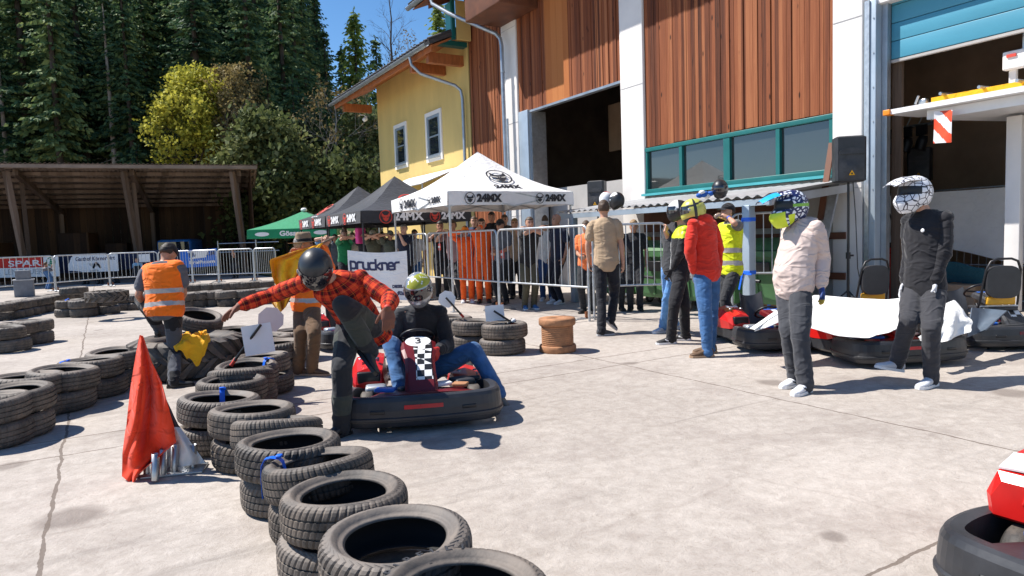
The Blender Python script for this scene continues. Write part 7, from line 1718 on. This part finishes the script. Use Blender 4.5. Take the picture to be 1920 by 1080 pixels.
# hat man holding the yellow flag
d = depth_of(gp(580, 698))
J = skel(d, 1.74, 140, (575, 572), (574, 489, -.02), (570, 461, -.02), arms={'r': dict(w=(606, 462, .05), e=(618, 500), h=(614, 452, .05), c=1.1), 'l': dict(w=(545, 480, .18), e=(530, 520), c=.9)}, legs={'l': dict(a=(560, 690), k=(562, 632), f=(100,)), 'r': dict(a=(585, 690), k=(588, 632), f=(80,))}, hyaw=105, hpitch=2, w=1.05)
person('marshal with felt hat and orange vest holding a yellow flag', J, cloth('orange_tee', (.85, .16, .02)), BROWN, BOOTB, skin='b', hair='grey', hat=('brim', cloth('brown_felt', (.20, .14, .09)), BLK), sleeves='long', vest=CL['orange_vest'], voxel=.011, baggy=1.1)
b = flag_cloth([(584, 463), (556, 470), (505, 487), (511, 520), (523, 548), (508, 566), (524, 588)], [(606, 455), (592, 474), (577, 492), (566, 508), (556, 520), (546, 556), (536, 575)], d - .20, .004, 5.0, .065, fr=4.6)
tag(b.build('yellow_flag', MT['yellow_flag']), 'big yellow flag draped from the hat man\'s raised hand', 'flag')
b = MB(); b.cyl(dep(580, 468, d - .12), dep(628, 444, d + .02), .011, n=8); tag(b.build('flag_stick', MT['old_wood']), 'pale wooden stick held up by the hat man', 'stick')
# man in beige tee striding away
d = depth_of(gp(1140, 626))
J = skel(d, 1.80, 168, (1137, 492), (1133, 413), (1132, 393), arms={'r': dict(w=(1169, 497, .0), e=(1166, 462), c=.6), 'l': dict(w=(1104, 492, .12), e=(1100, 462), c=.6)}, legs={'l': dict(a=(1128, 618), k=(1128, 560), f=(110,)), 'r': dict(a=(1146, 598, -.02), k=(1152, 556), f=(130, -35), up=nrm(V((0, 0, 1)) + RIGHT * .4))}, hyaw=170)
person('man in beige tee and black trousers striding away past the barrier', J, cloth('beige_tee', (.42, .30, .19), fold=.35), cloth('black_work_trousers', (.014, .015, .02)), (M('dark_grey_shoe', (.05, .05, .055), .6), MT['ink_grey']), skin='a', hair='brown', sleeves='short', voxel=.010)
# helmeted rider in track suit
d = depth_of(gp(1265, 640))
J = skel(d, 1.76, -95, (1273, 512), (1281, 428), (1272, 396), arms={'l': dict(w=(1262, 505, -.08), e=(1275, 478)), 'r': dict(w=(1262, 508, .18), e=(1285, 480))}, legs={'l': dict(a=(1258, 632), k=(1264, 575), f=(-80,)), 'r': dict(a=(1285, 626), k=(1283, 570), f=(-100,))}, hyaw=-100, hpitch=-4)
person('rider in black track suit and black and white helmet, facing left', J, BLK, BLK, SNEAKB, head=False, helmet=('full', [MT['helm_black'], MT['black_paint'], MT['helm_white']], lambda th, ph: 2 if ph > .25 and (.2 < th < 1.3 or -1.5 < th < -.2) else 0), gloves=BLK, voxel=.010, topname='jacket', tmats=[BLK, MT['neon'], MT['ink_white']], paint_top=lambda p: 1 if p.z > 1.38 and (p - J['nk']).dot(J['fwd']) > -.02 else (2 if abs((p - J['pel']).dot(J['rgt'])) < .01 else 0))
# bystander behind him in jeans, hand at the mouth
J = skel(9.35, 1.78, -60, (1262, 500), (1268, 422), (1275, 396), arms={'l': dict(w=(1247, 434, -.15), e=(1237, 462), c=1.1, h=(1252, 424, -.1)), 'r': dict(w=(1255, 440, .1), e=(1250, 470))}, legs={'l': dict(a=(1244, 612), f=(-60,)), 'r': dict(a=(1266, 606), f=(-90,))}, hyaw=-60)
person('bystander in light blue jeans with raised bare forearms, half hidden by the track suit', J, CHAR, cloth('light_denim', (.10, .26, .55), var=.2), SNEAKG, sleeves='short')
# red hoodie
d = depth_of(gp(1322, 664))
J = skel(d, 1.80, -142, (1325, 508), (1316, 414, .02), (1300, 396, .02), arms={'l': dict(w=(1301, 508, -.08), e=(1294, 468), c=.3), 'r': dict(w=(1345, 508, .20), e=(1352, 468), c=.3)}, legs={'l': dict(a=(1326, 655), k=(1322, 585), f=(-85,)), 'r': dict(a=(1332, 648), k=(1334, 580), f=(-95,))}, hyaw=-108, hpitch=-8, w=1.08)
person('man in red hoodie and blue jeans with a yellow and black helmet', J, cloth('red_hoodie_cloth', (.58, .028, .014), fold=.6), JEANS, BOOTB, head=False, helmet=('full', [MT['helm_yellow'], MT['black_paint'], MT['helm_black']], lambda th, ph: 2 if (abs(ph - .22 - .25 * abs(th) * .6) < .10 and abs(th) > .9) or abs(abs(th) - 1.9) < .14 or ph < -.62 or abs(th) < .16 and ph > .5 else 0), gloves=[M('grey_glove', (.30, .30, .30), .7), BLK], voxel=.010, hood=True, baggy=1.15, belly=.02)
# yellow vest, drinking
d = depth_of(gp(1368, 624))
J = skel(d, 1.72, -62, (1368, 504), (1369, 420), (1364, 398), arms={'l': dict(w=(1366, 408, -.16), e=(1388, 430), h=(1352, 402, -.14), c=1.0, pn=-V((0, 0, 1)) + AWAY), 'r': dict(w=(1356, 480, .10), e=(1352, 470))}, legs={'l': dict(a=(1366, 615), f=(-60,)), 'r': dict(a=(1380, 612), f=(-40,))}, hyaw=-72, hpitch=14)
person('man in neon yellow vest and black cap drinking by the shelter post', J, cloth('grey_polo', (.14, .14, .13)), CHAR, BOOT, skin='a', hair='dark', hat=('cap', BLK), sleeves='short', vest=cloth('yellow_vest', (.72, .80, .02), var=.05, fold=.6), voxel=.010)
w = J['wrl']; b = MB(); p = dep(1346, 404, d - .18); b.lathe([(0, -.05), (.03, -.05), (.034, .02), (.02, .05), (.012, .07), (0, .07)], 14, c=p, rot=Matrix.Rotation(R(70), 3, 'Y')); tag(b.build('drink_bottle', glass_mat('clear_bottle', (.35, .25, .18), .1)), 'small bottle at the lips of the man in the yellow vest', 'bottle')
b = MB(); e = nrm(J['wrl'] - J['ell']); b.cyl(w - e * .04, w - e * .015, .032, n=14); tag(b.build('wristband', MT['blue_tape']), 'blue band on the drinking man\'s wrist', 'wristband')
# pale hoodie
d = depth_of(gp(1496, 722))
J = skel(d, 1.78, -72, (1488, 538), (1506, 418), (1484, 388), arms={'l': dict(w=(1540, 536, -.16), e=(1541, 484), h=(1543, 566, -.16), c=.28, pn=-RIGHT), 'r': dict(w=(1470, 520, .14), e=(1480, 490))}, legs={'l': dict(a=(1510, 718), k=(1500, 632), f=(-52,)), 'r': dict(a=(1492, 706), k=(1480, 626), f=(-60,))}, hyaw=-82, hpitch=-2, w=1.08)
blue = M('blue_glove', (.012, .045, .20), .6)
person('man in pale pink hoodie with blue, white and neon motocross helmet', J, cloth('pale_hoodie_cloth', (.60, .48, .43), fold=.7, var=.06), cloth('slate_trousers', (.045, .047, .055)), SNEAK, skin='b', hair=None, helmet=('mx', [MT['mx_blue'], MT['black_paint'], MT['neon'], MT['cyan'], MT['lime']], lambda th, ph: 2 if abs(th) < .75 and ph < -.3 else 4 if abs(ph - .02) < .11 + .0 and abs(th) > 1.05 else 2 if ph < -.55 and .9 < abs(th) < 1.3 else 0), gloves=[blue, cloth('blue_cuff', (.01, .10, .5)), M('gold_finger', (.65, .45, .06), .6)], voxel=.009, hood=True, baggy=1.35, belly=.075, tuck=-.11)
# black sweater
d = depth_of(gp(1712, 716))
J = skel(d, 1.82, -62, (1732, 540), (1738, 402), (1716, 362), arms={'l': dict(w=(1750, 538, -.14), e=(1770, 482), h=(1746, 562, -.16), c=.35, pn=-RIGHT), 'r': dict(w=(1698, 534, .12), e=(1706, 482), h=(1690, 556, .1), c=.35)}, legs={'l': dict(a=(1746, 706), k=(1748, 620), f=(-60,)), 'r': dict(a=(1682, 678, .02), k=(1704, 608), f=(-80, 12))}, hyaw=-72, hpitch=2)
person('tall man in black sweater with white cracked pattern motocross helmet', J, cloth('black_sweater_cloth', (.017, .017, .021), fold=.6), cloth('dark_grey_cargo', (.04, .04, .046)), SNEAKG, hair=None, helmet=('mx', [MT['mx_white'], MT['black_paint']], lambda th, ph: 1 if abs(ph - .12 - .12 * abs(th)) < .05 and abs(th) > .9 else 0), gloves=M('pale_grey_glove', (.50, .51, .54), .7), voxel=.009, baggy=1.2)
b = MB(); q = J['nk'].lerp(J['pel'], .24) + J['fwd'] * .155 - J['rgt'] * .06; b.lathe([(0, .004), (.016, .004), (.018, 0), (0, 0)], 14, c=q, rot=Matrix((J['rgt'], J['rgt'].cross(J['fwd']), J['fwd'])).transposed()); tag(b.build('badge', MT['white_paint']), 'small round white badge on the black sweater', 'badge')
# ---- spectators ------------------------------------------------------------
def spectator(px, py, d0, label, top, bottom, yaw=0, arms='rail', hair='dark', skin='a', sleeves='short', hat=None, lean=0.0, H_=None, shoes=BOOT, rail=1.62, group='spectators behind the barriers', hs='short', voxel=.016, w=1.0, lat=0, belly=0, vest=None, hyaw=None, tmats=None, pt=None):
    hd = dep(px, py, d0); Hh = H_ or min(max(hd.z + .13 + lean * .25, 1.45), 1.95); s = Hh / 1.78; f = vdir(yaw); r = f.cross(V((0, 0, 1)))
    foot = V((hd.x, hd.y, 0)) - f * lean * .62 - r * lat * .3; hipz = .93 * s
    pel = V((foot.x, foot.y, hipz)) - f * .02; nkz = hd.z - .155 * s
    nk = V((hd.x, hd.y, nkz)) - f * .05; ar = {}
    for q, sg in (('l', -1), ('r', 1)):
        if arms == 'rail' or (arms == 'one' and q == 'l'): ar[q] = dict(w=nk + f * .30 * s + r * sg * (.10 if arms == 'rail' else .02) * s + V((0, 0, rail - nkz + .01)), c=.8, pn=-V((0, 0, 1)))
        elif arms == 'fold': ar[q] = dict(w=nk + f * .30 * s - r * sg * .10 * s + V((0, 0, rail - nkz + .03)), c=.5, pn=-V((0, 0, 1)), e=nk + f * .20 + r * sg * .24 + V((0, 0, rail - nkz - .10)))
        elif arms == 'face' and q == 'r': ar[q] = dict(w=hd + f * .13 - V((0, 0, .06)) + r * .03, c=.8, pn=-f)
        elif arms == 'front': ar[q] = dict(w=pel + f * .26 + r * sg * .05 + V((0, 0, .16)), c=.7)
    J = skel(d0, Hh, yaw, pel, nk, hd - V((0, 0, .01)), arms=ar, hyaw=hyaw, w=w)
    return person(label, J, top, bottom, shoes, skin=skin, hair=hair, hat=hat, sleeves=sleeves, voxel=voxel, group=group, hair_style=hs, belly=belly, vest=vest, tmats=tmats, paint_top=pt)
T = lambda n, c: cloth(n + '_top', c)
ORG = cloth('orange_overall_cloth', (.85, .12, .015), var=.1)
spectator(993, 419, 13.5, 'man in black tee leaning with folded arms on the barrier by the spool', BLK, cloth('khaki_trousers', (.09, .08, .05)), 14, 'fold', 'brown', lean=.35, rail=1.60, shoes=BLUSH, H_=1.82, voxel=.012)
spectator(872, 434, 15.6, 'person in orange overalls and orange cap gripping the barrier', ORG, ORG, 5, 'rail', 'dark', 'b', 'long', ('cap', cloth('orange_cap_cloth', (.9, .25, .03))), shoes=SNEAKG)
spectator(903, 421, 15.4, 'person in orange overalls with a hand before the face', ORG, ORG, 0, 'face', 'dark', 'a', 'long', shoes=BOOT)
spectator(938, 422, 15.0, 'man in black cap and grey tee behind the tagged barrier post', GREYT, BLK, -30, 'front', 'dark', 'b', hat=('cap', BLK), tmats=None)
spectator(922, 408, 16.6, 'dark haired man standing behind the man with the black cap', BLK, BLK, 0, 'down', 'black', 'b')
spectator(946, 413, 16.9, 'short haired youth right behind the black cap', CHAR, DK, -10, 'down', 'brown', 'a')
spectator(825, 425, 16.9, 'dark haired man with sunburnt face left of the tent pole', BLK, DK, 8, 'rail', 'dark', 'b', lean=.1)
spectator(848, 424, 16.4, 'broad person in mauve tee leaning on the rail under the white tent', T('mauve', (.28, .17, .17)), DK, -28, 'rail', 'brown', 'a', lean=.2, w=1.2, belly=.06)
spectator(757, 430, 17.6, 'older balding man in navy tee with an arm along the rail', T('navy', (.016, .02, .04)), DK, -20, 'one', 'grey', 'c', lean=.1, w=1.1)
spectator(1022, 422, 15.4, 'woman in white top and cap right of the leaning man', T('white', (.70, .70, .68)), cloth('dark_denim', (.03, .07, .18)), -5, 'down', 'brown', 'a', hat=('cap', MT['ink_grey']), hs='long', shoes=SNEAKG)
spectator(1043, 413, 14.6, 'bald man in navy tee looking left, beside the shelter post', T('navy', (0, 0, 0)), cloth('navy_shorts', (.02, .02, .03)), -55, 'down', 'dark', 'b', hs='bald', shoes=SNEAKG)
spectator(1099, 426, 12.7, 'person in orange tee behind the left shelter post', T('bright_orange', (.85, .2, .06)), DK, -20, 'front', 'brown', 'b')
spectator(1153, 425, 12.9, 'person in bright green cap hidden behind the man in beige', CHAR, DK, 0, 'down', 'dark', 'b', hat=('cap', T('green', (.02, .5, .10))))
spectator(1188, 424, 12.8, 'dark haired person in the shade behind the bins', BLK, DK, -10, 'down', 'fair', 'b')
spectator(646, 441, 18.6, 'long haired woman in green leaning on the left barrier', T('deep_green', (.01, .16, .06)), DK, 30, 'fold', 'brown', 'a', lean=.15, hs='long')
spectator(684, 442, 18.4, 'dark faced person behind the pink bag', BLK, DK, 10, 'rail', 'black', 'b', lean=.1)
spectator(699, 440, 18.0, 'person in beige cap hanging both arms over the barrier', T('olive', (.07, .07, .045)), DK, 5, 'fold', 'fair', 'a', hat=('cap', T('beige_cap', (.45, .38, .28))), lean=.25)
spectator(716, 444, 18.3, 'sunburnt person bending low over the barrier', T('grey', (.2, .2, .2)), DK, -10, 'fold', 'brown', 'c', lean=.3)
spectator(732, 441, 18.0, 'person in grey camouflage cap left of the balding man', T('camo', (.08, .09, .07)), DK, 15, 'rail', 'dark', 'b', hat=('cap', T('camo_cap', (.25, .23, .2))), lean=.15)
spectator(661, 444, 19.0, 'person with fair hair between the woman in green and the pink bag', T('cream', (.6, .5, .4)), DK, 0, 'down', 'fair', 'c')
spectator(628, 447, 19.4, 'spectator in grey at the left end behind the hat man\'s stick', GREYT, DK, 15, 'rail', 'brown', 'b')
spectator(612, 449, 19.6, 'fair spectator nearest the hat man\'s shoulder', T('sky', (.15, .3, .5)), DK, 15, 'rail', 'fair', 'c')
spectator(889, 416, 17.3, 'man in dark blue behind the two orange overalls', T('dusk', (.03, .05, .11)), DK, 5, 'down', 'brown', 'c')
spectator(965, 420, 16.2, 'fair haired person in sand coloured top left of the leaning man', T('sand', (.42, .34, .24)), DK, 0, 'one', 'fair', 'a')
spectator(777, 439, 18.0, 'person in pale tee in the gap beside the balding man', T('pale', (.55, .55, .55)), JEANS, -10, 'down', 'dark', 'b')
b = MB(); b.box(dep(676, 442, 18.2), (.30, .12, .42), 0, Matrix.Rotation(.5, 3, 'Z'), .03); tag(b.build('bag', M('pink_fabric', (.75, .06, .28), .6)), 'bright pink bag held up among the spectators on the left', 'bag')
FG = 'distant spectators by the shed'
spectator(86, 496, 27.5, 'man in grey tee and jeans standing before the red banner', GREYT, JEANS, 150, 'front', 'brown', 'b', group=FG, H_=1.45, voxel=.02)
spectator(156, 489, 30.5, 'spectator in black leaning over the white guesthouse banner, leftmost', BLK, DK, 0, 'fold', 'brown', 'a', group=FG, rail=1.35, lean=.2, voxel=.02)
spectator(186, 490, 30.4, 'spectator in black jacket in the middle of the white guesthouse banner', BLK, DK, 0, 'front', 'dark', 'c', 'long', group=FG, voxel=.02)
spectator(217, 486, 30.6, 'spectator at the right end of the white guesthouse banner', CHAR, DK, -20, 'front', 'fair', 'b', group=FG, voxel=.02)
spectator(256, 488, 30.3, 'child in light blue close to the orange vest', T('pale_blue', (.2, .4, .6)), DK, 0, 'down', 'fair', 'c', group=FG, voxel=.02)
spectator(283, 479, 30.9, 'fair spectator above the small white sheet', T('cream', (0, 0, 0)), DK, 10, 'down', 'brown', 'a', group=FG, voxel=.02)
spectator(438, 478, 31.5, 'spectator in dark clothes leaning on the railing right of the blue banner', BLK, DK, 0, 'fold', 'brown', 'a', group=FG, rail=1.36, lean=.2, voxel=.02)
# ---- helmets and gloves lying on the shelter roof
def root_helmet(px, py, dd, yaw, pitch, label, mats, vis):
    c = dep(px, py, dd); t = thing('crash_helmet', label, 'helmet', c - V((0, 0, .13)), group='helmets resting on the shelter roof')
    make_helmet(t, c, vdir(yaw, pitch), V((0, 0, 1)), 'full', mats, vis, 'shell'); return t
root_helmet(1137, 374, 12.2, 150, -10, 'white and red helmet on the shelter roof above the man in beige', [MT['helm_white'], MT['black_paint'], MT['kart_red']], lambda th, ph: 2 if ph > .9 else 0)
root_helmet(1156, 375, 12.0, -140, -15, 'black helmet with white spot beside the white and red one', [MT['helm_black'], MT['black_paint'], MT['helm_white']], lambda th, ph: 2 if ph > .5 and -2.6 < th < -1.2 else 0)
root_helmet(1350, 353, 10.8, -20, -12, 'glossy black open helmet on the roof above the yellow vest', [MT['helm_black'], MT['black_paint']], None)
b = MB(); p = dep(1325, 366, 10.75); rr = random.Random(3)
for k in range(7): b.ell(p + V((rr.uniform(-.12, .12), rr.uniform(-.06, .06), rr.uniform(-.02, .05))), (.06, .045, .04), 10, 7, k % 2)
tag(b.build('gloves', [M('blue_knit', (.02, .12, .5), .8), MT['white_cloth']]), 'blue and white gloves lying beside the black helmet on the roof', 'gloves')

bpy.data.scenes.remove(_TS)
